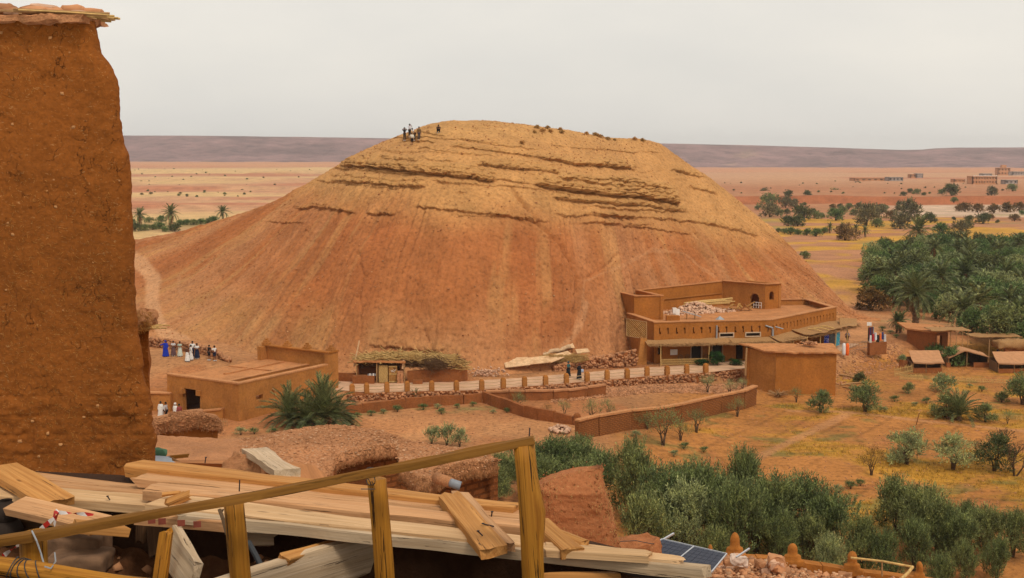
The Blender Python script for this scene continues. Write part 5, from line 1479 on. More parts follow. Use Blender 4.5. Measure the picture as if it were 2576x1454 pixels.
# ------------------------------------------------------------------ vegetation
def leaf_mat(name, col, vary=.45, brown=0.0, spec=.25):
    m, t, b = new_mat(name)
    g = nd(t, 'ShaderNodeNewGeometry'); oi = nd(t, 'ShaderNodeObjectInfo')
    lo = [c * (1 - vary) for c in col]; hi = [c * (1 + vary * 1.2) for c in col]
    c = ramp(t, g.outputs['Random Per Island'], [(0.0, lo), (.5, col), (.9, hi), (1.0, [hi[0] * 1.3 + .01, hi[1] * 1.25, hi[2] * 1.3])])
    cl = noise(t, tex_vec(t, 'Object'), 1.3, 2, .5)
    c = mixc(t, 1.0, c, ramp(t, cl, [(.36, .55), (.5, 1.0), (.64, (1.55, 1.5, 1.35))]), 'MULTIPLY')
    f = ramp(t, oi.outputs['Random'], [(0.0, (.80, .85, .8)), (1.0, (1.22, 1.12, 1.05))])
    c = mixc(t, 1.0, c, f, 'MULTIPLY')
    if brown: 
        n1 = noise(t, tex_vec(t, 'Object'), .8, 3, .6)
        c = mixc(t, ramp(t, n1, [(.5, 0.0), (.62, brown)]), c, (.20, .095, .03))
    t.links.new(c, b.inputs['Base Color'])
    b.inputs['Roughness'].default_value = .6
    b.inputs['Specular IOR Level'].default_value = spec
    tr = nd(t, 'ShaderNodeBsdfTranslucent'); t.links.new(c, tr.inputs['Color'])
    ms = nd(t, 'ShaderNodeMixShader'); ms.inputs[0].default_value = .22
    t.links.new(b.outputs[0], ms.inputs[1]); t.links.new(tr.outputs[0], ms.inputs[2])
    out = [n for n in t.nodes if n.type == 'OUTPUT_MATERIAL'][0]
    t.links.new(ms.outputs[0], out.inputs[0])
    return m
L_olive = leaf_mat('olive_leaf', (.155, .186, .070), .5)
L_olive2 = leaf_mat('olive_leaf_pale', (.25, .285, .13))
L_green = leaf_mat('green_leaf', (.115, .175, .058))
L_dark = leaf_mat('dark_leaf', (.095, .108, .040))
L_grey = leaf_mat('tamarisk_leaf', (.17, .15, .075))
L_rust = leaf_mat('rust_shrub', (.17, .095, .025))
L_dry = leaf_mat('dry_shrub', (.22, .13, .05))
L_tuft = leaf_mat('dry_tuft_leaf', (.42, .25, .09))
L_palm = leaf_mat('palm_leaf', (.120, .140, .055), .45)
L_palmd = leaf_mat('dead_palm_leaf', (.20, .115, .045), .4)
L_hedge = leaf_mat('clipped_leaf', (.030, .080, .020))
M_bark = plain_mat('bark', (.10, .060, .032), .35, 6, bstr=.8, bdist=.03)
M_palmbark = plain_mat('palm_bark', (.17, .095, .05), .45, 5, bstr=.9, bdist=.06)

def leaves(B, D, Ls, nl, ll, lw, r, spread=.9, t0=.12):
    """leaf diamonds along shoots: bases B, directions D, lengths Ls"""
    n = len(B)
    t = np.linspace(t0, 1, nl)[None, :, None] + r.uniform(-.04, .04, (n, nl, 1))
    C = B[:, None, :] + D[:, None, :] * Ls[:, None, None] * t
    C = C + r.normal(0, .02, C.shape)
    ld = D[:, None, :] + r.normal(0, spread * .6, (n, nl, 3)); ld /= np.linalg.norm(ld, axis=2, keepdims=True)
    sd = np.cross(ld, r.normal(0, 1, (n, nl, 3))); sd /= np.linalg.norm(sd, axis=2, keepdims=True) + 1e-9
    l = ll * r.uniform(.7, 1.3, (n, nl, 1)); w = lw * r.uniform(.7, 1.3, (n, nl, 1))
    V = np.stack([C, C + ld * l * .45 + sd * w * .5, C + ld * l, C + ld * l * .45 - sd * w * .5], 2).reshape(-1, 3)
    F = np.arange(len(V)).reshape(-1, 4)
    return V, F

def crown_shoots(n, H, R, r, lobes=8, low=.32, up=.7, tall=.8):
    """shoot bases and directions through a lobed crown of height H, radius R"""
    lc = []
    for k in range(lobes):
        a = 2 * np.pi * (k + r.uniform(-.3, .3)) / lobes; rr = R * r.uniform(.35, .72); z = H * r.uniform(low + .08, .80)
        lc.append((rr * math.cos(a), rr * math.sin(a), z, R * r.uniform(.30, .48)))
    for k in range(max(2, lobes // 3)):
        lc.append((R * r.uniform(-.25, .25), R * r.uniform(-.25, .25), H * r.uniform(.6, .86), R * r.uniform(.28, .42)))
    lc = np.array(lc)
    k = r.integers(0, len(lc), n)
    v = r.normal(0, 1, (n, 3)); v /= np.linalg.norm(v, axis=1, keepdims=True)
    rad_ = r.uniform(.25, 1.0, (n, 1)) ** .6
    B = lc[k, :3] + v * lc[k, 3:4] * .88 * rad_ * np.array([1, 1, tall])
    D = v * .7 + np.array([0, 0, up]) + r.normal(0, .22, (n, 3))
    D /= np.linalg.norm(D, axis=1, keepdims=True)
    B[:, 2] = np.maximum(B[:, 2], H * .12)
    return B, D, lc

def make_tree(kind, H, R, nsh, nl, ll, lw, seed, lobes=8, low=.32, up=.7, sl=(.10, .2), stems=3, spread=.9):
    r = np.random.default_rng(seed)
    B, D, lc = crown_shoots(nsh, H * .92, R, r, lobes, low, up)
    V, F = leaves(B, D, r.uniform(sl[0], sl[1], nsh) * H, nl, ll, lw, r, spread)
    crown = np_mesh(kind + '_crown', V, F)
    mb = MB()
    for k in range(stems):
        a = 2 * np.pi * k / stems + r.uniform(-.4, .4)
        mid = Vector((R * .16 * math.cos(a), R * .16 * math.sin(a), H * .28))
        mb.tube([(.05 * math.cos(a), .05 * math.sin(a), -.3), tuple(mid * .5), tuple(mid)], [H * .028, H * .022, H * .017], 6)
        for j in range(k, len(lc), stems):
            e_ = Vector(lc[j][:3]); m2 = mid.lerp(e_, .5) + Vector((0, 0, H * .03))
            mb.tube([tuple(mid), tuple(m2), tuple(e_)], [H * .014, H * .009, H * .004], 5)
    return crown, mb.mesh(kind + '_trunk', True)

KIND = {}
def reg(kind, var, **kw):
    KIND[kind] = [make_tree(kind, seed=100 + 31 * k + len(kind), **kw) for k in range(var)]
reg('olive', 4, H=5.0, R=2.3, nsh=1250, nl=12, ll=.21, lw=.06, lobes=12, low=.04, up=1.15, sl=(.10, .24), stems=4, spread=.75)
reg('youngolive', 3, H=3.0, R=1.4, nsh=620, nl=11, ll=.14, lw=.05, lobes=9, low=.03, up=.8, sl=(.10, .22), stems=3)
reg('grove', 4, H=6.0, R=3.2, nsh=620, nl=9, ll=.34, lw=.15, lobes=12, low=.0, up=.5, sl=(.06, .13), stems=3)
reg('shrub', 4, H=2.4, R=1.6, nsh=420, nl=8, ll=.22, lw=.09, lobes=9, low=-.06, up=.6, sl=(.10, .22), stems=4)
reg('airy', 3, H=3.2, R=1.5, nsh=170, nl=9, ll=.13, lw=.045, lobes=6, low=.3, up=.9, sl=(.16, .3), stems=4)
reg('sprig', 2, H=1.5, R=.75, nsh=150, nl=12, ll=.13, lw=.04, lobes=5, low=.1, up=1.3, sl=(.25, .45), stems=5)
reg('clipped', 1, H=2.6, R=1.35, nsh=900, nl=6, ll=.14, lw=.08, lobes=9, low=.12, up=.25, sl=(.05, .09), stems=2)
def bare(seed):
    r = np.random.default_rng(seed); mb = MB()
    def br(p, d, L_, rad_, k):
        q = p + d * L_; mb.tube([tuple(p), tuple(p.lerp(q, .5) + Vector(r.normal(0, .04 * L_, 3))), tuple(q)], [rad_, rad_ * .8, rad_ * .6], 5, False)
        if k:
            for _ in range(3 if k > 1 else 4): br(q, (d + Vector(r.normal(0, .45, 3)) + Vector((0, 0, .15))).normalized(), L_ * r.uniform(.55, .8), rad_ * .6, k - 1)
    for _ in range(3): br(Vector((0, 0, -.2)), (Vector((0, 0, 1)) + Vector(r.normal(0, .3, 3))).normalized(), 1.0, .08, 4)
    return mb.mesh('bare_branches')
me_bare = [bare(5), bare(9)]
for m_ in me_bare: m_.materials.append(M_bark)
def plant(name, kind, mat, pos, h, label, cat='tree', group=None, wid=1.0, var=None, rz=None):
    Ks = KIND[kind]; k = (int(rng.integers(len(Ks))) if var is None else var) % len(Ks)
    H0 = {'olive': 5.0, 'youngolive': 3.0, 'grove': 6.0, 'shrub': 2.4, 'airy': 3.2, 'sprig': 1.5, 'clipped': 2.6}[kind]
    for j, m0 in enumerate(Ks[k]):
        if not m0.materials: m0.materials.append(mat if j == 0 else M_bark)
    e = empty(name, pos, rng.uniform(0, 6.28) if rz is None else rz, label, cat, group)
    s = h / H0; e.scale = (s * wid, s * wid, s)
    c = link('crown', Ks[k][0], None, e, world=False)
    c.material_slots[0].link = 'OBJECT'; c.material_slots[0].material = mat
    link('trunk', Ks[k][1], None, e, world=False)
    return e

# palms
def frond_mesh(L_, nleaf, droop, seed, lw=.024, ll=.46, fold=.35):
    r = np.random.default_rng(seed)
    V, F = [], []
    def spine(t): return np.array([L_ * (t - .12 * droop * t * t), 0, L_ * (.42 * t - (.42 + .5 * droop) * t * t)])
    pts = [spine(t) for t in np.linspace(0, 1, 9)]
    mb = MB(); mb.tube([tuple(p) for p in pts], [.035 * L_ / 3 * (1.1 - t) + .004 for t in np.linspace(0, 1, 9)], 4, False)
    VV = []
    for k in range(nleaf):
        t = .16 + .84 * k / (nleaf - 1); p = spine(t); d = spine(min(1, t + .02)) - spine(t - .02); d /= np.linalg.norm(d)
        up = np.cross(np.cross(d, [0, 0, 1.0]), d); up /= np.linalg.norm(up); si = np.cross(d, up)
        l = ll * (1.25 - .75 * abs(t - .42) * 1.5) * L_ / 3 * r.uniform(.85, 1.15)
        for s in (-1, 1):
            ld = d * .75 + si * s * .75 + up * fold + r.normal(0, .08, 3); ld /= np.linalg.norm(ld)
            w = np.cross(ld, up); w = w / np.linalg.norm(w) * lw * L_ / 3
            tip = p + ld * l - np.array([0, 0, .12 * l])
            VV += [p, p + ld * l * .4 + w, tip, p + ld * l * .4 - w]
    VV = np.array(VV); mb.add(VV, [tuple(q) for q in np.arange(len(VV)).reshape(-1, 4)])
    return mb.mesh('frond')
FR = [frond_mesh(3.0, 46, d_, 5 + k) for k, d_ in enumerate((.05, .45, .9))]
FRd = frond_mesh(2.6, 26, 1.5, 31, fold=-.1)
for m_ in FR: m_.materials.append(L_palm)
FRd.materials.append(L_palmd)
def palm_trunk(h, r0):
    mb = MB(); pts, rs = [], []
    for k in range(int(h / .25) + 1):
        z = k * .25; pts.append((.08 * math.sin(z * .6), .05 * math.cos(z * .5), z - .2)); rs.append(r0 * (1.12 if k % 2 else .92) * (1.15 - .15 * z / h))
    return mb.tube(pts, rs, 9).mesh('trunk')
def frond_set(parent, z, n, lo, hi, scale, r, joined=False, dead=0, off=(0, 0)):
    """fronds of a crown; each its own object, or one joined crown for far palms"""
    acc = []
    for k in range(n + dead):
        dd = k >= n
        a = 2.39996 * k + r.uniform(-.25, .25)
        el = (lo + (hi - lo) * ((k + .5) / n) ** .9) if not dd else r.uniform(-1.25, -.7)
        s = scale * r.uniform(.82, 1.12)
        me = FRd if dd else FR[min(2, int((1 - (el - lo) / (hi - lo + 1e-6)) * 3 * .999))]
        M = Matrix.Translation((off[0], off[1], z)) @ Matrix.Rotation(a, 4, 'Z') @ Matrix.Rotation(-el, 4, 'Y') @ Matrix.Rotation(r.uniform(-.3, .3), 4, 'X') @ Matrix.Scale(s, 4)
        if joined: acc.append((me, M, dd))
        else:
            o = link('frond', me, None, parent, world=False); o.matrix_local = M
    return acc
def join_fronds(acc):
    Vs, Fs, n0, mi = [], [], 0, []
    for me, M, dd in acc:
        co = np.empty(len(me.vertices) * 3, np.float32); me.vertices.foreach_get('co', co); co = co.reshape(-1, 3)
        A = np.array(M); Vs.append(co @ A[:3, :3].T + A[:3, 3])
        Fs += [tuple(v + n0 for v in p.vertices) for p in me.polygons]; mi += [1 if dd else 0] * len(me.polygons); n0 += len(co)
    m = np_mesh('palm_crown', np.concatenate(Vs), Fs); m.materials.append(L_palm); m.materials.append(L_palmd)
    m.polygons.foreach_set('material_index', np.array(mi, np.int32))
    return m
r_ = np.random.default_rng(3)
FRs = [frond_mesh(3.0, 16, d_, 55 + k, lw=.10, ll=.5) for k, d_ in enumerate((.05, .5, 1.0))]
_keep = FR, FRd
def far_crown(n, dead, seed):
    global FR, FRd
    FR0, FRd0 = FR, FRd
    FR = FRs
    FRd = frond_mesh(2.6, 12, 1.5, 77, lw=.10, fold=-.1)
    m = join_fronds(frond_set(None, 0, n, -.45, 1.25, 1.0, np.random.default_rng(seed), True, dead))
    FR, FRd = FR0, FRd0
    return m
PC = [far_crown(30, 8, 11), far_crown(34, 16, 12), far_crown(26, 4, 13)]
PT = [palm_trunk(6.0, .26)]; PT[0].materials.append(M_palmbark)
def palm(pos, h, cs, label, group=None, var=0):
    e = empty('date_palm', pos, rng.uniform(0, 6.28), label, 'palm', group)
    c = link('crown', PC[var % 3], None, e, world=False); c.location = (0, 0, h); c.scale = (cs, cs, cs)
    t = link('trunk', PT[0], None, e, world=False); t.scale = (cs, cs, (h + .3) / 6.0)
    return e

# --- near row of olives below the village
ROW = [(1605, 94, 1108, 'tall slim olive, first of the near row right of the mud stump'), (1690, 90, 1178, 'olive with thin upright shoots second in the near row'), (1745, 93, 1165, 'olive between the two tall ones in the near row'),
       (1806, 90, 1172, 'low olive just left of the second tall one'), (1882, 94, 1128, 'second tall slim olive of the near row'), (1866, 86, 1215, 'round olive before the second tall one'),
       (1628, 85, 1238, 'grey green olive beside the mud stump'), (1735, 83, 1222, 'pale broad olive before the near row, above the solar panel'), (1958, 89, 1196, 'olive right of the second tall one in the near row'),
       (2036, 91, 1200, 'broad olive left of the gap in the near row'), (2108, 88, 1236, 'dark olive beside the gap in the near row'), (2190, 85, 1300, 'dark low olive under the gap in the near row'),
       (2282, 93, 1200, 'tall broad olive right of the gap in the near row'), (2352, 89, 1228, 'olive leaning against the tall broad one on the right'), (2436, 87, 1285, 'low olive third from the right edge of the near row'),
       (2512, 89, 1278, 'olive second from the right edge of the near row'), (2585, 89, 1282, 'olive cut by the right edge of the near row'), (2112, 78, 1352, 'small bright olive behind the crenellated parapet'),
       (2330, 82, 1305, 'dark olive at the lower right behind the parapet rail'), (2462, 80, 1362, 'lowest olive at the bottom right corner'), (1985, 82, 1290, 'dark olive behind the left parapet ornament'),
       (1815, 79, 1330, 'olive just behind the solar panel'),
       (2400, 76, 1395, 'olive low at the bottom edge, second from the right'), (2545, 80, 1355, 'olive filling the bottom right corner'), (2250, 80, 1335, 'olive behind the parapet rail end'), (1920, 88, 1235, 'olive filling the middle of the near row'), (2060, 83, 1290, 'olive in front of the broad one, behind the second ornament'), (2390, 88, 1262, 'olive between the right olives of the near row'), (2470, 92, 1262, 'small olive at the back of the right olives'), (1680, 84, 1270, 'olive low between the mud stump and the solar panel')]
for k, (px, Y, top, lab) in enumerate(ROW):
    Y = Y - 6 if Y > 84 else Y - 2
    x = (px - PCX) / FD * Y; z = gh(x, Y); zt = at(px, top, Y).z
    plant('olive_tree', 'olive', L_olive2 if k in (7, 17) else L_olive, (x, Y, z), max(2.5, (zt - z) * 1.03), lab, 'olive tree', 'olives of the near row', (.88 if k not in (0, 4) else .62) * (1.0 if Y > 80 else .8), k)
for k, (px, Y, top, lab) in enumerate(((1268, 91, 1142, 'leftmost olive of the clump behind the rail post'), (1332, 94, 1112, 'second olive of the clump behind the rail post'), (1402, 93, 1098, 'tallest olive of the clump right of the rail post'),
                                     (1468, 94, 1100, 'olive at the crown of the clump beside the brick wall'), (1516, 92, 1136, 'rightmost olive of the clump beside the brick wall'), (1368, 88, 1152, 'low front olive of the clump right of the post'), (1452, 88, 1154, 'low front olive of the clump above the mud stump'),
                                     (1240, 88, 1170, 'low olive behind the thatched parapet corner'))):
    x = (px - PCX) / FD * Y; z = gh(x, Y); zt = at(px, top, Y).z
    plant('olive_tree', 'olive', L_olive, (x, Y, z), max(2.5, (zt - z) * 1.03), lab, 'olive tree', 'olives of the clump by the rail post', 1.05, k + 1)
# --- trees standing in the field (photo base point, height in photo pixels)
for (px, py, hp, kind, mat, lab, nm) in ((2064, 1038, 60, 'youngolive', L_olive, 'small round tree before the mud cube corner', 'young_tree'), (2176, 1036, 82, 'youngolive', L_olive, 'bushy tree right of the mud cube', 'young_tree'),
    (2003, 1012, 40, 'airy', L_olive, 'thin sapling under the mud cube front', 'sapling'), (2050, 985, 45, 'airy', L_olive, 'airy shrub against the mud cube front', 'shrub'), (2285, 990, 30, 'youngolive', L_olive, 'small tree at the upper field edge', 'young_tree'),
    (2372, 985, 45, 'shrub', L_olive2, 'pale bush behind the spiky palm in the field', 'shrub'), (2378, 1050, 70, 'youngolive', L_olive, 'small tree left of the spiky palm bush', 'young_tree'),
    (2478, 1062, 55, 'youngolive', L_olive, 'small tree right of the spiky palm bush', 'young_tree'), (2534, 1068, 38, 'airy', L_olive, 'sapling right of the picket fence', 'sapling'), (2520, 1012, 26, 'shrub', L_olive, 'tiny round bush in the upper right field', 'shrub'),
    (2572, 1018, 85, 'youngolive', L_olive, 'bushy tree cut by the right edge in the upper field', 'young_tree'), (2280, 1168, 100, 'youngolive', L_olive2, 'broad round olive in the yellow grass', 'olive_tree'),
    (2398, 1182, 95, 'youngolive', L_olive2, 'upright olive right of the broad one in the yellow grass', 'olive_tree'), (2192, 1195, 72, 'airy', L_rust, 'brownish small tree at the edge of the yellow grass', 'young_tree'),
    (2502, 1185, 100, 'youngolive', L_dark, 'dark dense tree by the bare branches at the right', 'young_tree'), (1780, 988, 50, 'airy', L_olive2, 'grey green bush under the rightmost bollard', 'shrub'), (1835, 996, 42, 'airy', L_olive2, 'spreading bush in the corner of the brick wall', 'shrub'),
    (1868, 985, 36, 'airy', L_olive2, 'thin bush at the top end of the brick wall', 'shrub'), (1488, 1062, 58, 'airy', L_olive, 'thin tree beside the earth pillar', 'sapling'), (1530, 1052, 48, 'airy', L_olive, 'thin tree right of the earth pillar', 'sapling'),
    (1598, 1078, 55, 'airy', L_olive, 'left of the two thin trees behind the brick wall', 'sapling'), (1628, 1080, 46, 'airy', L_olive, 'right of the two thin trees behind the brick wall', 'sapling'), (1668, 1120, 100, 'airy', L_olive, 'tall thin tree leaning on the brick wall', 'sapling'),
    (1712, 1108, 62, 'airy', L_olive, 'sapling before the middle of the brick wall', 'sapling'), (1752, 1088, 66, 'airy', L_olive, 'slender tree before the brick wall, second from its top end', 'sapling'), (1855, 1048, 52, 'airy', L_olive, 'sapling near the top end of the brick wall', 'sapling'),
    (1303, 1030, 45, 'airy', L_olive, 'bush growing on the straw capped wall', 'shrub'), (1375, 1048, 36, 'airy', L_rust, 'rusty bush behind the diagonal wall', 'shrub'), (1420, 1045, 40, 'airy', L_olive, 'wispy bush above the stub walls', 'shrub'),
    (2160, 962, 28, 'shrub', L_dark, 'dark shrub on the earth bank', 'shrub'), (2395, 920, 50, 'shrub', L_green, 'green bush between the two left tents', 'shrub'), (2350, 900, 38, 'shrub', L_green, 'green bush above the small canvas shelter', 'shrub'),
    (2440, 884, 26, 'shrub', L_olive, 'bush behind the ridge tent', 'shrub'), (2270, 912, 20, 'shrub', L_olive2, 'low bush left of the small canvas shelter', 'shrub'), (2290, 880, 22, 'shrub', L_dark, 'dark weed bush in front of the low building', 'shrub')):
    p = gpz(px, py, -1.5); h = hp / FD * p.y
    plant(nm, kind, mat, tuple(p), h, lab, 'tree' if 'bush' not in lab and 'shrub' not in lab else 'shrub', None, 1.15 if kind == 'youngolive' else 1.0)
for k, (px, py, hp, lab) in enumerate(((1086, 1118, 42, 'left of the three leafy bushes at the yard edge'), (1124, 1122, 52, 'middle and tallest of the three leafy bushes at the yard edge'), (1156, 1124, 42, 'right of the three leafy bushes at the yard edge'))):
    p = gpz(px, py, -1.2); plant('leafy_bush', 'sprig', L_olive2, tuple(p), hp / FD * p.y, lab, 'bush', 'leafy bushes at the yard edge', 1.1)
p = gpz(2553, 1195, -2.5)
for k, (px, py, s, lab) in enumerate(((2552, 1197, 1.25, 'bare branching tree at the right edge of the field'), (2528, 1120, .75, 'leafless sapling behind the dark dense tree'))):
    p = gpz(px, py, -2.5); e = empty('bare_tree', tuple(p), k * 2.0, lab, 'tree'); e.scale = (s, s, s); link('branches', me_bare[k], None, e, world=False)
hb = gp(1806, 921, 0.05)
plant('clipped_bush', 'clipped', L_hedge, (hb.x, hb.y + .6, 0.05), 2.0, 'dense round clipped bush before the kasbah front', 'bush', None, .95)
for k, (px, w) in enumerate(((1770, .5), (1855, .55), (1895, .5))):
    q = gp(px, 921, 0.05); plant('low_hedge', 'clipped', L_hedge, (q.x, q.y + .8, 0.0), .9, ['low hedge left of the clipped round bush', 'low hedge right of the clipped round bush', 'low hedge behind the post of the mud cube'][k], 'hedge', 'low hedges before the kasbah', 1.9)
# --- palm bush beside the left house and the spiky one in the field
def palm_bush(label, pos, specs, seed):
    e = empty('palm_bush', tuple(pos), 0, label, 'palm')
    r = np.random.default_rng(seed)
    for (ox, oy, z, n, lo, hi, s, dead) in specs:
        frond_set(e, z, n, lo, hi, s, r, False, dead, (ox, oy))
        tr_ = palm_trunk(max(.6, z + .3), .22); tr_.materials.append(M_palmbark)
        o = link('stem', tr_, None, e, world=False); o.location = (ox, oy, 0)
p = gpz(775, 1072, -1.2)
palm_bush('big spiky palm bush against the left mud house', p, [(-1.7, .3, .5, 44, .0, 1.4, 1.1, 6), (1.4, .0, .8, 50, -.1, 1.45, 1.28, 10), (.0, -.5, .3, 34, .0, 1.3, .95, 5), (2.4, .8, .4, 30, .0, 1.3, .9, 6)], 21)
p = gpz(2412, 1058, -2)
palm_bush('spiky young palm in the field beside the picket fence', p, [(0, 0, .5, 34, .12, 1.25, .95, 5), (-.9, .4, .3, 12, .1, 1.2, .7, 0)], 22)
p = gpz(1045, 1004, -.7)
palm_bush('tiny palm seedling at the foot of the stone wall', p, [(0, 0, .1, 12, .25, 1.2, .38, 0)], 23)
# --- the big palm behind the low building
pb = gp(2313, 838, -.4)
e = empty('date_palm', (pb.x, pb.y + 2, -.6), 0, 'tall single date palm rising behind the low mud building', 'palm')
tr_ = palm_trunk(5.4, .42); tr_.materials.append(M_palmbark); link('trunk', tr_, None, e, world=False)
frond_set(e, 5.2, 64, -.5, 1.35, 1.2, np.random.default_rng(9), False, 12)
for q, s in ((2265, .5), (2255, .45)):
    p = gpz(q, 838, -.5); palm(tuple(p), 1.6, s, 'stunted palm left of the big palm' if q == 2265 else 'smallest stunted palm left of the big palm', None, 1)
# --- palm grove
GROVE = [(2196, 655), (2230, 640), (2290, 640), (2330, 632), (2400, 622), (2480, 630), (2600, 635), (2600, 890), (2500, 868), (2440, 850), (2360, 815), (2290, 790), (2215, 772), (2190, 720)]
pts_, tries = [], 0
rg = np.random.default_rng(17)
while len(pts_) < 165 and tries < 20000:
    tries += 1
    px, py = rg.uniform(2180, 2600), rg.uniform(620, 890)
    if not inpoly(np.array(px), np.array(py), GROVE): continue
    sc_ = (py - 395) / 400.0
    if any(abs(px - a) < 34 * sc_ and abs(py - b) < 15 * sc_ for a, b in pts_): continue
    pts_.append((px, py))
pts_.sort(key=lambda t: -t[1])
rowname = lambda py: 'front' if py > 800 else ('middle' if py > 700 else 'far')
side = lambda px: 'left' if px < 2330 else ('central' if px < 2460 else 'right')
for k, (px, py) in enumerate(pts_):
    p = gpz(px, py, -3)
    if rg.uniform() < .24 and py < 850:
        palm(tuple(p), rg.uniform(2.2, 4.6), rg.uniform(.85, 1.15), 'date palm in the %s grove, %s row' % (side(px), rowname(py)), 'date palms of the grove, %s %s' % (side(px), rowname(py)), k)
    else:
        mt = [L_green, L_green, L_olive, L_dark, L_green, L_olive2][int(rg.integers(6))]
        col_ = {'green_leaf': 'bright green', 'olive_leaf': 'grey green', 'dark_leaf': 'dark green', 'olive_leaf_pale': 'pale green'}[mt.name]
        plant('grove_tree', 'grove', mt, tuple(p), rg.uniform(4.2, 6.4), '%s bushy tree in the %s grove, %s row' % (col_, side(px), rowname(py)), 'tree', '%s grove trees, %s %s' % (col_, side(px), rowname(py)), rg.uniform(.9, 1.2))
p = gpz(2192, 780, -2)
plant('round_shrub', 'shrub', L_rust, tuple(p), 4.0, 'big round rusty green shrub at the left tip of the grove', 'shrub', None, 1.3)
for (px, py, h, lab) in ((2310, 628, 9, 'dark shaggy palm clump towering at the back of the grove'),):
    p = gpz(px, py, -3); palm(tuple(p), 5.0, 1.7, lab, None, 1)
for k, (px, py, h, lab) in enumerate(((2218, 736, 3.2, 'single palm at the left edge of the grove above the track'), (2240, 690, 2.0, 'shaggy low palm at the left edge of the grove'), (2268, 692, 2.2, 'shaggy palm beside the left edge of the grove'), (2366, 762, 4.6, 'tall palm in the heart of the grove'), (2426, 752, 4.6, 'tall shaggy palm right of the heart of the grove'), (2530, 740, 3.6, 'spreading palm in the right of the grove'))):
    p = gpz(px, py, -3); palm(tuple(p), h, 1.25, lab, None, k)
# --- shrubs of the river plain (photo positions on an enlarged crop)
R2 = lambda x, y: ((2050 + x / 2.782) / 1.15528, (430 + y / 2.782) / 1.15528)
PLAIN = [(480, 395, 60, 'grey'), (515, 478, 88, 'olive'), (670, 395, 45, 'dark'), (828, 390, 40, 'dark'), (1050, 400, 60, 'olive'), (1600, 390, 30, 'dark'), (1655, 365, 30, 'dark'), (1710, 375, 35, 'olive'), (1765, 388, 25, 'dark'),
         (1990, 385, 80, 'dark'), (1910, 375, 36, 'olive'), (2315, 385, 62, 'grey'), (2480, 350, 50, 'olive'), (650, 482, 70, 'grey'), (720, 478, 55, 'grey'), (800, 465, 22, 'dark'), (425, 500, 32, 'olive'), (520, 560, 95, 'grey'), (585, 552, 62, 'olive'), (660, 536, 36, 'dark'),
         (790, 582, 104, 'dark'), (670, 632, 72, 'dark'), (745, 634, 72, 'dark'), (900, 572, 52, 'olive'), (942, 566, 36, 'olive'), (1055, 586, 82, 'green'), (1030, 492, 32, 'rust'), (1090, 486, 30, 'dark'), (1160, 496, 42, 'olive'), (1245, 492, 42, 'dark'), (1200, 546, 46, 'olive'), (1110, 525, 46, 'olive'),
         (1300, 628, 150, 'grey'), (1385, 642, 60, 'olive'), (1400, 562, 92, 'grey'), (1440, 520, 52, 'olive'), (1500, 572, 52, 'rust'), (1640, 590, 140, 'grey'), (1575, 655, 110, 'grey'), (1820, 604, 68, 'dark'), (1565, 466, 26, 'olive'), (2010, 582, 22, 'dark'), (2130, 600, 46, 'dark'), (2245, 612, 72, 'dark'),
         (2300, 580, 40, 'rust'), (2360, 606, 22, 'dark'), (2500, 592, 46, 'rust'), (2130, 646, 46, 'dark'), (2065, 700, 92, 'grey'), (1910, 700, 80, 'green'), (690, 702, 48, 'green'), (750, 704, 42, 'green'), (820, 708, 48, 'green'), (895, 716, 56, 'green'), (960, 690, 40, 'green'), (640, 694, 36, 'olive'), (590, 684, 30, 'olive'),
         (1130, 748, 110, 'dry'), (805, 894, 48, 'olive'), (2100, 515, 62, 'rust'), (2200, 520, 60, 'rust'), (2330, 528, 60, 'rust'), (2440, 520, 66, 'rust'), (2540, 510, 58, 'rust'), (2050, 512, 44, 'rust'), (2010, 440, 36, 'olive'), (2060, 425, 26, 'dark'), (2130, 432, 26, 'olive'), (2220, 432, 22, 'grey'), (2400, 438, 26, 'dark'), (2560, 540, 30, 'green'), (1350, 520, 40, 'olive'), (880, 520, 26, 'dark')]
MT = {'grey': L_grey, 'olive': L_olive, 'dark': L_dark, 'green': L_green, 'rust': L_rust, 'dry': L_dry}
WD = {'grey': 'grey green feathery', 'olive': 'olive green', 'dark': 'dark green', 'green': 'fresh green', 'rust': 'rust brown', 'dry': 'dry brown'}
def band(py): return 'beyond the red river bank' if py < 497 else ('on the river flat' if py < 545 else 'on fields past the hill')
for k, (x, y, h, c) in enumerate(PLAIN):
    px, py = R2(x, y); p = gpz(px, py, -4); hm = h / 2.782 / 1.15528 / FD * p.y
    sd = 'left' if px < 2050 else ('middle' if px < 2300 else 'right')
    hm *= 1.25
    sz = 'large' if h > 80 else ('middling' if h > 40 else 'small')
    plant('plain_shrub', 'shrub', MT[c], tuple(p), hm, '%s %s shrub %s, %s' % (sz, WD[c], band(py), sd), 'shrub', '%s %s shrubs %s, %s' % (sz, c, band(py), sd), 1.15 if c != 'grey' else .95)
for k, (x, y, h, lab) in enumerate(((1005, 690, 88, 'left palm of the small cluster past the hill'), (1105, 668, 66, 'second palm of the small cluster past the hill'), (1215, 706, 92, 'third palm of the small cluster past the hill'), (1290, 722, 96, 'right palm of the small cluster past the hill'))):
    px, py = R2(x, y); p = gpz(px, py, -3); hm = h / 2.782 / 1.15528 / FD * p.y
    palm(tuple(p), hm * .55, hm * .17, lab, 'palms of the small cluster past the hill', k)
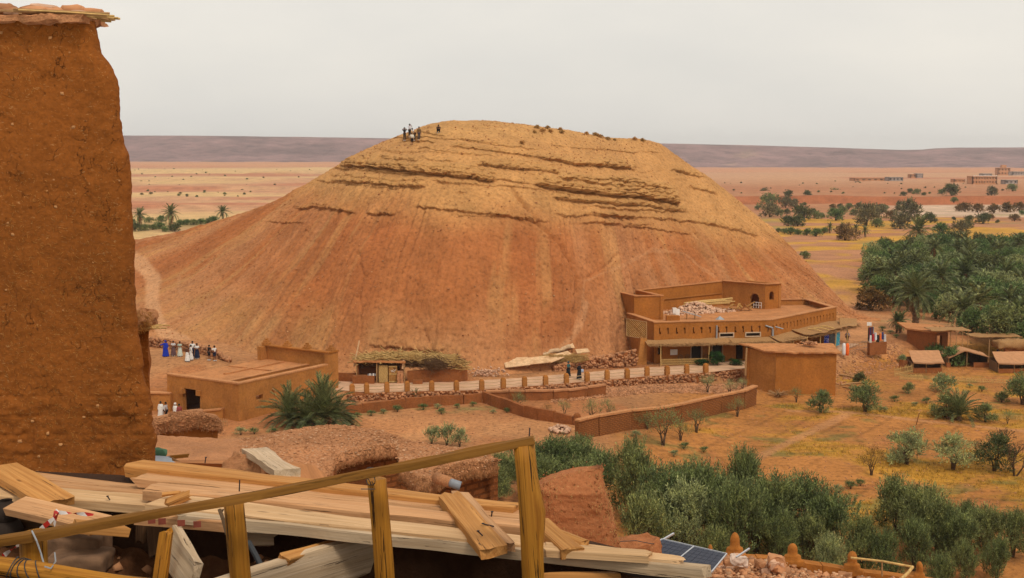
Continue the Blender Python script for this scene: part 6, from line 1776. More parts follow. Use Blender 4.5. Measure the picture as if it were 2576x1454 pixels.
# --- palms left of the hill
for k, (px, py, pt, lab) in enumerate(((352, 578, 523, 'leftmost of the three palms beyond the left saddle'), (430, 580, 518, 'middle shaggy palm of the three beyond the left saddle'), (561, 566, 516, 'rightmost palm of the three beyond the left saddle'))):
    p = gpz(px, py, 0); hm = (py - pt) / FD * p.y
    palm(tuple(p), hm * (.62 if k != 1 else .66), hm * .15, lab, 'palms beyond the left saddle', k)
LS = [(340, 582, 22, 'dark'), (365, 580, 16, 'olive'), (385, 578, 14, 'olive'), (400, 576, 18, 'green'), (440, 582, 22, 'dark'), (415, 583, 14, 'green'), (330, 570, 20, 'olive'), (455, 566, 14, 'green'), (470, 566, 15, 'green'), (488, 566, 15, 'olive'), (505, 564, 15, 'green'), (522, 562, 13, 'olive'), (537, 561, 18, 'green'), (375, 560, 14, 'olive'), (405, 558, 16, 'green')]
for (px, py, h, c) in LS:
    p = gpz(px, py, 0); plant('plain_shrub', 'shrub', MT[c], tuple(p), h / FD * p.y, '%s shrub under the palms beyond the left saddle' % WD[c], 'shrub', '%s shrubs under the left palms' % c, 1.3)
# dots of scrub across the far plain
for k in range(120):
    px = rg.uniform(330, 820) if k < 80 else rg.uniform(1800, 2560); py = rg.uniform(425, 500) if k < 80 else rg.uniform(455, 490)
    if k < 80 and px > 1150 - (py - 300) * 2.6: continue
    p = gpz(px, py, 0); plant('desert_scrub', 'shrub', L_grey if k % 2 else L_olive, tuple(p), rg.uniform(.5, 1.5), 'tiny scrub dot on the far %s plain' % ('left' if k < 80 else 'right'), 'scrub', 'scrub on the far %s plain' % ('left' if k < 80 else 'right'), 1.3)
# dry tufts on the hilltop
HT = [(1352, 322), (1364, 331), (1378, 324), (1384, 333), (1408, 328), (1412, 335), (1498, 341), (1504, 343), (1475, 339), (1510, 346), (1596, 352), (1617, 355), (1530, 352), (1547, 353), (1345, 334), (1312, 362)]
for k, (px, py) in enumerate(HT):
    p = hill_at(px, py); plant('dry_tuft', 'shrub', L_tuft, tuple(p + Vector((0, 0, -.1))), .55 if k not in (13, 14) else .4, 'dry brown tuft on the hilltop ridge', 'tuft', 'dry tufts on the hilltop ridge', 1.2)
# weeds
WE = [(1600, 1100), (1720, 1130), (1770, 1138), (1695, 1148), (2140, 1230), (2165, 1222), (2110, 1240), (900, 1050), (935, 1046), (965, 1040), (1000, 1036), (1065, 1031), (1100, 1028), (1150, 1027), (1190, 1022), (1240, 1040), (1275, 1038), (1110, 1042), (880, 1060), (760, 1082), (640, 1092), (606, 1094), (690, 1088),
      (2380, 960), (2440, 975), (2470, 985), (2250, 1010), (2300, 1022), (2330, 1015), (2180, 1032), (2225, 1036), (2080, 805), (2095, 815), (2240, 840), (2220, 832), (2255, 850), (870, 1075)]
for k, (px, py) in enumerate(WE):
    p = gpz(px, py, -1.5); plant('weed_tuft', 'sprig', L_green if k % 3 else L_olive2, tuple(p), rg.uniform(.35, .65), 'low green weed tuft growing on the bare ground', 'weed', 'weed tufts on bare ground', 1.9)
# ------------------------------------------------------------------ foreground: wood
Z4 = lambda x, y: ((x / 2.862) / 1.15528, (1300 + y / 2.862) / 1.15528)
Z5 = lambda x, y: ((800 + x / 2.862) / 1.15528, (1200 + y / 2.862) / 1.15528)
Z6 = lambda x, y: ((1500 + x / 3.029) / 1.15528, (1200 + y / 3.029) / 1.15528)
Z7 = lambda x, y: ((2200 + x / 2.138) / 1.15528, (1000 + y / 2.138) / 1.15528)

def wood_mat(name, light, dark, crack=.5, streak=(.02, .01, .005), grime=.25, rough=.75, cthr=.635):
    """sawn wood, grain along the object's own X axis"""
    m, t, b = new_mat(name)
    tc = nd(t, 'ShaderNodeTexCoord'); oi = nd(t, 'ShaderNodeObjectInfo')
    ad = nd(t, 'ShaderNodeVectorMath', operation='ADD'); sc = nd(t, 'ShaderNodeVectorMath', operation='SCALE')
    cmb = nd(t, 'ShaderNodeCombineXYZ')
    for i in range(3): t.links.new(oi.outputs['Random'], cmb.inputs[i])
    t.links.new(cmb.outputs[0], sc.inputs[0]); sc.inputs['Scale'].default_value = 37.0
    t.links.new(tc.outputs['Object'], ad.inputs[0]); t.links.new(sc.outputs[0], ad.inputs[1])
    def vec(s):
        mp = nd(t, 'ShaderNodeMapping'); mp.inputs['Scale'].default_value = s
        t.links.new(ad.outputs[0], mp.inputs['Vector']); return mp.outputs[0]
    g1 = noise(t, vec((1.0, 55, 55)), 1.0, 5, .65, .6); g2 = noise(t, vec((3.0, 120, 120)), 1.0, 3, .6, .3)
    big = noise(t, vec((1.5, 5, 5)), 1.0, 3, .5)
    c = ramp(t, g1, [(.28, dark), (.48, [(a + b_) / 2 for a, b_ in zip(light, dark)]), (.62, light)])
    c = mixc(t, .5, c, ramp(t, g2, [(.3, .72), (.6, 1.1)]), 'MULTIPLY')
    c = mixc(t, grime, c, ramp(t, big, [(.35, .62), (.65, 1.15)]), 'MULTIPLY')
    k1 = noise(t, vec((1.8, 70, 70)), 1.0, 4, .7, .4)
    cr = ramp(t, k1, [(cthr, 0.0), (cthr + .02, 1.0)])
    c = mixc(t, math_n(t, 'MULTIPLY', cr, crack), c, streak)
    vo = nd(t, 'ShaderNodeTexVoronoi'); vo.inputs['Scale'].default_value = 1.0
    t.links.new(vec((2.4, 9, 9)), vo.inputs['Vector'])
    kn = ramp(t, vo.outputs['Distance'], [(.05, .85), (.12, 0.0)])
    c = mixc(t, kn, c, [x * .35 for x in dark])
    oc = ramp(t, oi.outputs['Random'], [(0, (.84, .82, .78)), (1, (1.12, 1.1, 1.08))])
    c = mixc(t, 1.0, c, oc, 'MULTIPLY')
    t.links.new(c, b.inputs['Base Color'])
    b.inputs['Roughness'].default_value = rough
    hgt = math_n(t, 'SUBTRACT', math_n(t, 'ADD', g1, math_n(t, 'MULTIPLY', g2, .6)), math_n(t, 'MULTIPLY', cr, 1.6))
    bump(t, b, hgt, .6, .004)
    return m
W_cream = wood_mat('plank_cream', (.60, .395, .215), (.46, .27, .125), .8)
W_pink = wood_mat('plank_pink', (.56, .315, .155), (.42, .205, .085), .8)
W_orange = wood_mat('plank_orange', (.50, .245, .075), (.34, .14, .034), .8)
W_white = wood_mat('plank_white', (.60, .455, .31), (.46, .32, .19), .8)
W_post = wood_mat('peeled_post', (.44, .195, .022), (.25, .09, .009), .95, (.03, .012, .004), .6, .6, .59)
W_rail = wood_mat('rail_batten', (.25, .112, .020), (.16, .066, .011), .45, (.03, .015, .005), .35)
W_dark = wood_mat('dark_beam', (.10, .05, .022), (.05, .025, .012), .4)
M_nail = plain_mat('rusty_nail', (.05, .03, .025), .3, 30, rough=.6, spec=.4, metal=.5)
M_wire = plain_mat('black_wire', (.02, .022, .025), .2, 30, rough=.5, spec=.4)

def board(name, A, B, w, th, mat, parent=None, twist=0.0, seed=0, bow=0.0, w1=None, ragged=.012, upv=(0, 0, 1), round_=0.0, **kw):
    """a sawn board, its top middle line from A to B"""
    A, B = Vector(A), Vector(B); d = B - A; Lb = d.length; X = d.normalized()
    Y = Vector(upv).cross(X).normalized(); Zv = X.cross(Y)
    nx, ny = max(8, int(Lb / .05)), 6
    r = np.random.default_rng(seed + 1)
    V, F = [], []
    prof = [(-.5, -1), (-.5, -.12), (-.46, -.02), (-.16, 0), (.16, 0), (.46, -.02), (.5, -.12), (.5, -1), (.16, -1), (-.16, -1)]
    if round_: prof = [(.5 * math.cos(a), -.5 + .5 * math.sin(a)) for a in np.linspace(math.pi, -math.pi, 13)[:-1]]
    m = len(prof)
    o = seed * 3.7
    for i in range(nx + 1):
        t = i / nx; u = Lb * t
        ww = w + ((w1 if w1 is not None else w) - w) * t
        e = 0
        for j, (py, pz) in enumerate(prof):
            jx = (r.normal(0, ragged) if i in (0, nx) else 0)
            wy = .006 * vnoise(u * 5 + o, j * .7, 0, 3) + .012 * vnoise(u * 1.3 + o, 5 + (py > 0), 0, 4)
            wz = .004 * vnoise(u * 4 + o, j, 0, 7)
            taper_ = .93 if (round_ and i in (0, nx)) else 1
            V.append((u + jx, py * ww * taper_ + wy, pz * th * taper_ + wz + bow * 4 * t * (1 - t)))
    for i in range(nx):
        for j in range(m):
            j2 = (j + 1) % m
            F.append((i * m + j, i * m + j2, (i + 1) * m + j2, (i + 1) * m + j))
    F.append(tuple(range(m))[::-1]); F.append(tuple(nx * m + j for j in range(m)))
    F = [tuple(reversed(f_)) for f_ in F]
    me = np_mesh(name, V, F)
    me.materials.append(mat)
    ob = bpy.data.objects.new(name, me); COL.objects.link(ob)
    M = Matrix((( X.x, Y.x, Zv.x, A.x), (X.y, Y.y, Zv.y, A.y), (X.z, Y.z, Zv.z, A.z), (0, 0, 0, 1))) @ Matrix.Rotation(twist, 4, 'X')
    if parent is not None:
        ob.parent = parent; ob.matrix_parent_inverse = parent.matrix_basis.inverted()
    ob.matrix_basis = M
    return setp(ob, **kw)

DZ = 22.30
deck = empty('plank_deck', (-.6, 6.0, DZ), 0, 'rough deck of long pale sawn planks behind the railing', 'deck')
def deck_plank(bl, fl, br, fr, z, mat, seed, th=.05, **kw):
    c = [gp(p[0], p[1], z) for p in (bl, fl, br, fr)]
    A, B = (c[0] + c[1]) / 2, (c[2] + c[3]) / 2
    return board('plank', A, B, (c[0] - c[1]).length * .92, th, mat, deck, .03 * math.sin(seed * 2.3), seed, 0, (c[2] - c[3]).length * .92, **kw)
deck_plank(Z4(1110, 92), Z4(1120, 150), Z5(2010, 742), Z5(2010, 792), DZ + .02, W_orange, 1, .062, label='rearmost thick orange plank')
deck_plank(Z4(1220, 178), Z4(1215, 262), Z5(2120, 812), Z5(2120, 872), DZ - .008, W_pink, 2)
deck_plank(Z4(1260, 282), Z4(1255, 352), Z5(2230, 892), Z5(2230, 962), DZ + .016, W_pink, 3, .06)
deck_plank(Z4(1330, 372), Z4(1325, 478), Z6(1465, 1262), Z6(1465, 1300), DZ + .004, W_cream, 4)
deck_plank(Z4(1510, 492), Z4(1510, 552), Z6(1668, 1322), Z6(1668, 1368), DZ - .012, W_white, 5, .055, label='front plank, bleached almost white')
for k, (a0, a1, b0, b1) in enumerate(((183, 233, 318, 347), (237, 284, 351, 389), (288, 330, 393, 433), (334, 388, 437, 487))):
    deck_plank(Z4(-220, a0 - 24), Z4(-220, a1 - 20), Z4(1330, b0 + 9), Z4(1330, b1 + 4), DZ - .062, [W_pink, W_pink, W_cream, W_cream][k], 11 + k, .052)
def on(p, z): return gp(p[0], p[1], z)
board('loose_board', on(Z4(20, 150), DZ + .0), on(Z4(500, 428), DZ - .01), .185, .045, W_orange, None, 0, 21, label='broad orange board lying slantwise on the left planks', cat='board')
board('loose_board', on(Z5(1440, 672), DZ + .05), on(Z5(1810, 1118), DZ + .035), .115, .045, W_orange, None, .1, 22, label='left of two short boards crossing the deck by the tall post', cat='board')
board('loose_board', on(Z5(1532, 652), DZ + .045), on(Z5(1905, 1078), DZ + .03), .10, .045, W_pink, None, -.1, 23, label='right of two short boards crossing the deck by the tall post', cat='board')
board('loose_board', on(Z5(2190, 880), DZ + .06), on(Z5(2470, 1118), DZ + .04), .115, .05, W_orange, None, .05, 24, label='short bent board just right of the tall post', cat='board')
board('loose_log', on(Z5(2290, 940), DZ + .045), on(Z6(625, 1122), DZ + .03), .085, .07, W_orange, None, 0, 25, round_=1, label='round ended log piece behind the short bent board', cat='log')
board('loose_board', on(Z6(250, 1170), DZ + .03), on(Z6(1190, 1232), DZ + .02), .09, .035, W_cream, None, 0, 26, label='narrow pale slat lying along the right end of the deck', cat='board')
board('wood_scrap', on(Z4(1390, 455), DZ + .02), on(Z4(1555, 385), DZ + .05), .05, .03, W_orange, None, .3, 27, label='splintered wood scrap on the joint of the two deck halves', cat='wood scrap')
board('wood_scrap', on(Z4(1350, 385), DZ + .03), on(Z4(1500, 370), DZ + .03), .02, .015, W_orange, None, .3, 28, label='thin yellow splinter beside the splintered scrap', cat='wood scrap')
# nails stuck in the deck
def nail(px, py, z, h, lx, label):
    p = gp(px, py, z); MB().tube([tuple(p), (p.x + lx, p.y, p.z + h)], .0035, 5).tube([(p.x + lx, p.y, p.z + h), (p.x + lx, p.y, p.z + h + .004)], .007, 6).build('nail', M_nail, None, label=label, cat='nail', group='nails in the deck')
nail(*Z4(915, 438), DZ - .06, .018, -.012, 'bent nail in the left planks'); nail(*Z5(1795, 885), DZ, .035, .005, 'upright nail right of the crossed boards')
nail(*Z5(1725, 1022), DZ + .04, .02, -.02, 'nail lying in the left crossed board'); nail(*Z5(1820, 945), DZ + .04, .012, -.05, 'silvery bent nail in the right crossed board'); nail(*Z4(1705, 130), DZ + .02, .03, .006, 'nail at the back of the rear orange plank')

# railing: four peeled posts, one batten
rl = empty('railing', (-.5, 5.1, 21.0), 0, 'rough railing of peeled yellow posts under one slanting batten', 'railing')
def post(px_t, py_t, px_b, py_b, Y, d, seed, kink=0.0, z_end=20.9):
    A, B = at(px_t, py_t, Y), at(px_b, py_b, Y)
    dirn = (B - A); k = (z_end - A.z) / dirn.z; E = A + dirn * k
    Lp = (E - A).length; n = 26; m = 14
    X = (E - A).normalized(); Yv = Vector((0, 1, 0)).cross(X).normalized(); Zv = X.cross(Yv)
    V, F = [], []
    for i in range(n + 1):
        t = i / n; u = Lp * t
        for j in range(m):
            a = 2 * math.pi * j / m
            rr = d / 2 * (1 + .05 * vnoise(u * 4, a, 0, seed) + .05 * math.sin(2 * a + seed) + .10 * t + kink * math.exp(-((u - .30) / .1) ** 2) * max(0, math.cos(a - 2.9)))
            V.append((u + (.004 * math.sin(a * 2 + seed) if i == 0 else 0), rr * math.cos(a) + .012 * math.sin(u * 3 + seed), rr * math.sin(a)))
    for i in range(n):
        for j in range(m): F.append((i * m + j, i * m + (j + 1) % m, (i + 1) * m + (j + 1) % m, (i + 1) * m + j))
    F.append(tuple(range(m))[::-1]); F.append(tuple(n * m + j for j in range(m)))
    me = np_mesh('post', V, F); me.materials.append(W_post)
    for p_ in me.polygons[:-2]: p_.use_smooth = True
    o = bpy.data.objects.new('post', me); COL.objects.link(o); o.parent = rl; o.matrix_parent_inverse = rl.matrix_basis.inverted()
    o.matrix_basis = Matrix(((X.x, Yv.x, Zv.x, A.x), (X.y, Yv.y, Zv.y, A.y), (X.z, Yv.z, Zv.z, A.z), (0, 0, 0, 1)))
    return o
post(90, 1340, 93, 1421, 5.0, .108, 1); post(594, 1256, 606, 1454, 5.2, .086, 2); post(949, 1204, 962, 1454, 5.2, .082, 3); post(1312, 1116, 1338, 1454, 5.05, .092, 4, .5)
rp = [at(-60, 1361, 4.93), at(300, 1300, 5.0), at(620, 1243, 5.16), at(940, 1184, 5.16), at(1336, 1097, 5.03)]
board('batten', rp[0], rp[-1], .036, .036, W_rail, rl, 0, 41, -.012)
def tie(px, py, Y, n=3, r=.034):
    p = at(px, py, Y); mb = MB()
    for k in range(n):
        pts = [(p.x + .02 * (k - n / 2) + .012 * math.sin(a * 2 + k), p.y + r * 1.0 * math.cos(a), p.z + r * 1.1 * math.sin(a) - .004) for a in np.linspace(0, 2 * math.pi, 16)]
        mb.tube(pts, .0022, 4)
    mb.tube([(p.x, p.y - r, p.z - r * .6), (p.x + .01, p.y - .02, p.z - r * 1.6), (p.x - .05, p.y - .03, p.z - r * 1.5)], .0022, 4)
    mb.build('wire_tie', M_wire, rl)
tie(939, 1196, 5.17, 2)
for (px, py) in ((602, 1222), (1331, 1092)):
    p = at(px, py + 14, 5.1); MB().tube([tuple(p), (p.x + .003, p.y, p.z + .05)], .003, 5).build('nail', M_nail, rl)
# lower left pole with wire lashings
pl = board('pole', at(-60, 1392, 4.75), at(420, 1460, 4.75), .075, .075, W_post, None, 0, 51, round_=1, label='thick round pole lashed with wire at the lower left corner', cat='pole')
lash = empty('wire_lashing', at(80, 1430, 4.75), 0, 'black wire lashing round the lower left pole and post', 'wire')
for k, px in enumerate((25, 42, 60, 74, 92)):
    p = at(px, 1423 + px * .14, 4.75); pts = [(p.x + .02 * math.sin(a + k) + .01, p.y + .045 * math.cos(a), p.z - .006 + .045 * math.sin(a)) for a in np.linspace(0, 2 * math.pi, 16)]
    MB().tube(pts, .0025, 4).build('loop', M_wire, lash)
pts = [at(80, 1335, 4.9), at(92, 1360, 4.88), at(104, 1395, 4.88), at(112, 1425, 4.8), at(130, 1438, 4.72)]
MB().tube(pts, .0035, 5).build('grey_wire', M_grey, lash)
MB().tube([at(112, 1425, 4.7), at(128, 1430, 4.7), at(140, 1412, 4.8), at(138, 1390, 4.85)], .003, 4).build('grey_wire', M_grey, lash)
# barrier tape, red and white
def tape_mat():
    m, t, b = new_mat('barrier_tape'); v = tex_vec(t, 'Object', (5, 5, 5))
    w = nd(t, 'ShaderNodeTexWave'); w.inputs['Scale'].default_value = 1.1; w.bands_direction = 'DIAGONAL'; t.links.new(v, w.inputs['Vector'])
    t.links.new(ramp(t, w.outputs['Fac'], [(.48, (.62, .56, .52)), (.52, (.42, .02, .015))]), b.inputs['Base Color']); b.inputs['Roughness'].default_value = .4
    return m
M_tape = tape_mat()
tp_ = empty('barrier_tape', at(150, 1290, 5.4), 0, 'twisted strip of red and white barrier tape at the lower left', 'tape')
def ribbon(name, pts, w):
    V, F = [], []
    for i, p in enumerate(pts):
        a = i * .5; V += [tuple(p + Vector((0, math.sin(a) * w / 2, math.cos(a) * w / 2))), tuple(p - Vector((0, math.sin(a) * w / 2, math.cos(a) * w / 2)))]
    for i in range(len(pts) - 1): F.append((2 * i, 2 * i + 1, 2 * i + 3, 2 * i + 2))
    link(name, np_mesh(name, V, F), M_tape, tp_)
ribbon('strip', [at(5 + (140 - 5) * t, 1402 + (1302 - 1402) * t, 4.9 + .5 * t) for t in np.linspace(0, 1, 16)], .028)
ribbon('strip', [at(140, 1302, 5.4), at(134, 1295, 5.42), at(140, 1286, 5.42), at(146, 1290, 5.4), at(140, 1304, 5.4), at(136, 1322, 5.38)], .03)
ribbon('strip', [at(145 + 90 * t, 1289 + 6 * t, 5.42 + .2 * t) for t in np.linspace(0, 1, 10)], .018)

# ------------------------------------------------------------------ the pit under the deck
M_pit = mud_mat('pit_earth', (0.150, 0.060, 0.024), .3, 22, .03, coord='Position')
back_pts = [(-3.6, 7.05), (-2.2, 6.80), (-1.2, 6.42), (0.0, 5.93), (.62, 5.42), (.80, 5.18)]
def pit_back(x): return np.interp(x, [p[0] for p in back_pts], [p[1] for p in back_pts])
pu, pv = np.meshgrid(np.linspace(-3.5, .86, 110), np.linspace(0, 1, 90), indexing='ij')
gx_ = pu; gy_ = 4.4 + (pit_back(pu) - 4.4) * pv
pz = 21.2 + .75 * sstep(.42, .95, pv + .10 * fbm(gx_ * 1.2, gy_ * 1.2, 0, 3, 5)) + .12 * fbm(gx_ * 2.5, gy_ * 2.5, 0, 4, 9) + .05 * fbm(gx_ * 9, gy_ * 9, 0, 3, 15)
pz = pz - 1.3 * sstep(-1.2, -.3, gx_)
pz = np.minimum(pz, DZ - .16)
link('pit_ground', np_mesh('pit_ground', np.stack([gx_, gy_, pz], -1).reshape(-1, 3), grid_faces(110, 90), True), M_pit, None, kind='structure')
n = 700
px_ = rng.uniform(-3.2, .2, n); ii = np.clip(((px_ + 3.5) / 4.36 * 109).astype(int), 0, 109); jj = rng.integers(12, 88, n)
rocks('pit_rubble', np.stack([gx_[ii, jj] + rng.normal(0, .02, n), gy_[ii, jj], pz[ii, jj] + .004], 1), rng.uniform(.012, .06, n) * rng.uniform(.5, 1.2, n), M_stone, None, .7, 1, kind='stuff', label='crumbled earth and small stones in the shade below the deck', cat='rubble')
M_pit_shade = mud_mat('pit_earth_shade', (0.055, 0.024, 0.011), .3, 12, .03)  # earth colour darkened to stand in for deep shade under the deck
pit_walls = empty('pit_shade_wall', (0, 4.5, 20), 0, 'mud walls round the pit, the unseen near one added to block light', 'wall')
MB().box((-.9, 4.52, 20.8), (5.4, .3, 2.9)).build('wall_run', M_pit_shade, pit_walls)  # near wall added out of view to keep front sky light out
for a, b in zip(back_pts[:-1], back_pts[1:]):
    wall('wall_run', pit_walls, a, b, 19.3, DZ - .085, -.25, M_pit_shade, [], .2, .02, 5)
MB().box((.93, 4.9, 20.8), (.14, .8, 2.7)).build('wall_run', M_pit_shade, pit_walls)
def bl(name, label, corners_px, Y0, depth, mat, cat):
    P = [at(x, y, Y0) for x, y in corners_px]; Q = [p + Vector((0, depth, 0)) for p in P]
    mb = MB(); mb.hexa([tuple(P[3]), tuple(P[2]), tuple(Q[2]), tuple(Q[3]), tuple(P[0]), tuple(P[1]), tuple(Q[1]), tuple(Q[0])])
    return mb.build(name, mat, None, label=label, cat=cat)
M_conc = plain_mat('dusty_concrete', (.16, .088, .048), .3, 14, bstr=.6, bdist=.01, coord='Position')
V, F = sub_box((.285, .2, .115), .02, .014, 3, .08, .012)
p = at(196, 1399, 5.85); link('concrete_block', np_mesh('concrete_block', V + np.array(p), F, True), M_conc, None, label='dusty concrete block under the left planks', cat='block')
V, F = sub_box((.26, .2, .10), .02, .014, 5, .08, .012)
p = at(205, 1440, 5.7); link('concrete_block', np_mesh('concrete_block', V + np.array(p), F, True), M_conc, None, label='lower concrete block sunk in shade at the left', cat='block')
board('prop_plank', at(40, 1264, 5.95), at(255, 1312, 5.7), .15, .045, W_pink, None, .2, 61, label='plank propped under the left half of the deck', cat='plank')
board('short_stub', at(190, 1310, 5.6), at(312, 1320, 5.75), .09, .05, W_orange, None, 0, 62, label='short rounded wood stub beside the concrete block', cat='wood stub')
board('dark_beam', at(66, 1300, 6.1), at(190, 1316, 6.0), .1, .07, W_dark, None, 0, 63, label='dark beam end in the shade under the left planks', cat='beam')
board('cross_beam', at(352, 1290, 6.0), at(572, 1306, 5.75), .08, .055, W_pink, None, 0, 64, label='beam with faded red marks under the front plank', cat='beam')
for k, (x_, y_) in enumerate(((386, 1297), (412, 1299), (460, 1303), (500, 1306))):
    p = at(x_, y_ + 3, 5.86 - .06 * k); MB().box((p.x, p.y - .03, p.z - .01), (.035, .004, .03), .2).build('red_mark', plain_mat('faded_red_%d' % k, (.20, .05, .03), .3, 20), bpy.data.objects['cross_beam'])
board('prop_board', at(358, 1308, 6.15), at(358, 1362, 6.15), .05, .05, W_dark, None, 0, 65, upv=(0, -1, 0), label='dark upright prop under the joint of the deck', cat='prop')
board('prop_board', at(392, 1312, 6.1), at(400, 1390, 6.05), .11, .03, W_dark, None, 0, 66, upv=(0, -1, 0), label='shaded wide upright board behind the yellow stake', cat='board')
board('yellow_stake', at(418, 1336, 5.5), at(398, 1470, 5.45), .042, .03, W_post, None, 0, 67, upv=(0, -1, .2), label='short square yellow stake standing in the pit', cat='stake')
def face_board(name, label, c, th, mat, cat='board', seed=0):
    """a flat board given by the four corners of its near face"""
    A, B = (c[0] + c[3]) / 2, (c[1] + c[2]) / 2
    nrm_ = (c[1] - c[0]).cross(c[3] - c[0]).normalized()
    if nrm_.y > 0: nrm_ = -nrm_
    return board(name, A, B, (c[0] - c[3]).length, th, mat, None, 0, seed, 0, (c[1] - c[2]).length, upv=tuple(nrm_), label=label, cat=cat)
face_board('white_board', 'white weathered board leaning in the pit beside the yellow stake', [at(436, 1318, 5.75), at(494, 1412, 5.25), at(470, 1490, 5.2), at(408, 1420, 5.7)], .035, W_white, seed=71)
face_board('white_board', 'broad pale board set on edge across the pit', [at(560, 1458, 5.15), at(935, 1352, 5.75), at(935, 1440, 5.75), at(560, 1560, 5.15)], .05, W_white, seed=72)
board('broken_batten', at(716, 1399, 5.4), at(885, 1350, 5.8), .05, .035, W_orange, None, .3, 73, label='broken orange batten lying on the broad pale board', cat='batten')
board('pale_offcut', at(590, 1345, 6.0), at(690, 1350, 6.1), .12, .06, W_white, None, 0, 74, upv=(0, -1, .3), label='pale offcut standing in the earth behind the second post', cat='offcut')
board('bottom_board', at(1360, 1462, 5.1), at(1610, 1464, 5.2), .07, .03, W_orange, None, 0, 75, upv=(0, -1, .3), label='orange board in the dark at the bottom edge', cat='board')
MB().tube([at(626, 1365, 5.6), at(645, 1400, 5.5), at(665, 1440, 5.45)], .014, 8).build('black_hose', M_wire, None, label='piece of black hose behind the second post', cat='hose')
MB().tube([at(552, 1282, 5.45), at(560, 1305, 5.42), at(570, 1345, 5.4)], [.010, .009, .008], 5).tube([at(560, 1305, 5.42), at(556, 1290, 5.45), at(562, 1281, 5.45)], [.008, .006, .004], 5).build('forked_twig', M_bark, None, label='forked dark twig leaning beside the second post', cat='twig')
for k, (px, py, r) in enumerate(((16, 1288, .062), (20, 1335, .075))):
    p = at(px, py, 6.0)
    prof = [(.0, -1.0), (.6, -.95), (.95, -.4), (1.0, .1), (.8, .6), (.45, .85), (.5, 1.0)]
    V = [(p.x + q * r * math.cos(a), p.y + q * r * math.sin(a), p.z + z * r) for q, z in prof for a in np.linspace(0, 2 * math.pi, 15)[:-1]]
    link('dark_pot', np_mesh('dark_pot', V, [tuple(int(i) for i in f_) for f_ in grid_faces(len(prof), 14, True)], True), M_dark, None, label=['upper blackish rounded pot under the left planks', 'lower blackish rounded pot under the left planks'][k], cat='pot', group='dark pots under the deck')

# ------------------------------------------------------------------ mud tower at the left
M_tower = mud_mat('tower_mud', (0.238, 0.072, 0.0115), .26, 30, .018, streak=.16, straw=.3)
def tower_tweak():
    t = M_tower.node_tree; b = [n for n in t.nodes if n.type == 'BSDF_PRINCIPLED'][0]
    v = tex_vec(t, 'Position', (1, 1, .75))
    d0 = noise(t, v, 5.0, 4, .6)
    vo = nd(t, 'ShaderNodeTexVoronoi'); vo.feature = 'DISTANCE_TO_EDGE'; vo.inputs['Scale'].default_value = 5.5
    mx = nd(t, 'ShaderNodeMixRGB'); mx.inputs[0].default_value = .28
    nz_ = nd(t, 'ShaderNodeTexNoise'); nz_.inputs['Scale'].default_value = 9.0; nz_.inputs['Detail'].default_value = 4
    t.links.new(v, nz_.inputs['Vector']); t.links.new(v, mx.inputs[1]); t.links.new(nz_.outputs['Color'], mx.inputs[2]); t.links.new(mx.outputs[0], vo.inputs['Vector'])
    crk = ramp(t, vo.outputs['Distance'], [(.0, .85), (.011, 0.0)])
    pat = ramp(t, noise(t, v, 4.2, 3, .6), [(.50, 0.0), (.66, 1.0)])
    crk = math_n(t, 'MULTIPLY', crk, pat)
    old = b.inputs['Base Color'].links[0].from_socket
    t.links.new(mixc(t, crk, old, (.055, .016, .004)), b.inputs['Base Color'])
    on_ = b.inputs['Normal'].links[0].from_socket
    h = math_n(t, 'SUBTRACT', math_n(t, 'MULTIPLY', d0, .8), crk)
    bump(t, b, h, 1.0, .02, on_)
tower_tweak()
M_straw = plain_mat('straw', (.40, .185, .045), .5, 30, coord='Position')
TWY = 9.2
TS = [(222, -20), (222, 50), (232, 80), (237, 100), (252, 140), (268, 165), (282, 190), (290, 215), (292, 245), (289, 272), (293, 300), (301, 345), (312, 385), (317, 410), (319, 450), (325, 480), (322, 520), (326, 560), (323, 610), (322, 650), (324, 700), (328, 745), (334, 800), (340, 850), (346, 900), (352, 960), (364, 1010), (376, 1050), (379, 1100), (381, 1150), (380, 1215), (384, 1260)]
tz = np.array([at(x, y, TWY).z for x, y in TS]); tx = np.array([at(x, y, TWY).x for x, y in TS])
zs_ = np.linspace(20.9, tz[1] - .0, 330)
xr = np.interp(zs_, tz[::-1], tx[::-1])
xr = sm(xr, 9)
cols_u = np.concatenate([np.linspace(-1.55, -.12, 130), -.12 + .12 * np.sin(np.linspace(0, math.pi / 2, 12))[1:]])     # along the front face, rounding into the side
cols_y = np.concatenate([np.zeros(130), .12 * (1 - np.cos(np.linspace(0, math.pi / 2, 12)))[1:]])
side_y = np.linspace(.16, 2.4, 46); cu = np.concatenate([cols_u, np.zeros(46)]); cy = np.concatenate([cols_y, side_y])
cu = np.concatenate([[-4.0], cu]); cy = np.concatenate([[0.0], cy])
ZT_, CU = np.meshgrid(zs_, cu, indexing='ij'); _, CYm = np.meshgrid(zs_, cy, indexing='ij')
TX = xr[:, None] + CU; TY = TWY + CYm
TX = np.where(CYm > .1, TX * (TY / (TWY + .1)) - .10 * (CYm - .1), TX)
low_ = sstep(22.55, 21.9, ZT_ + .12 * fbm(TX * 3, ZT_ * 3, 0, 3, 5))
edge_ = np.exp(-(np.hypot(CU, CYm) / .16) ** 2)
dpl = .034 * fbm(TX * 1.6, TY * 1.6, ZT_ * 1.6, 4, 21) + .016 * fbm(TX * 9, TY * 9, ZT_ * 9, 3, 25) + .004 * fbm(TX * 34, TY * 34, ZT_ * 34, 2, 27)
dpl += edge_ * .016 * fbm(TX * 6, TY * 6, ZT_ * 9, 3, 29)
crs = np.abs(((ZT_ / .15) % 1) - .5); brk = np.abs((((TX + TY) / .30 + .5 * (np.floor(ZT_ / .15) % 2)) % 1) - .5)
joint = np.maximum(sstep(.38, .48, crs), sstep(.42, .48, brk))
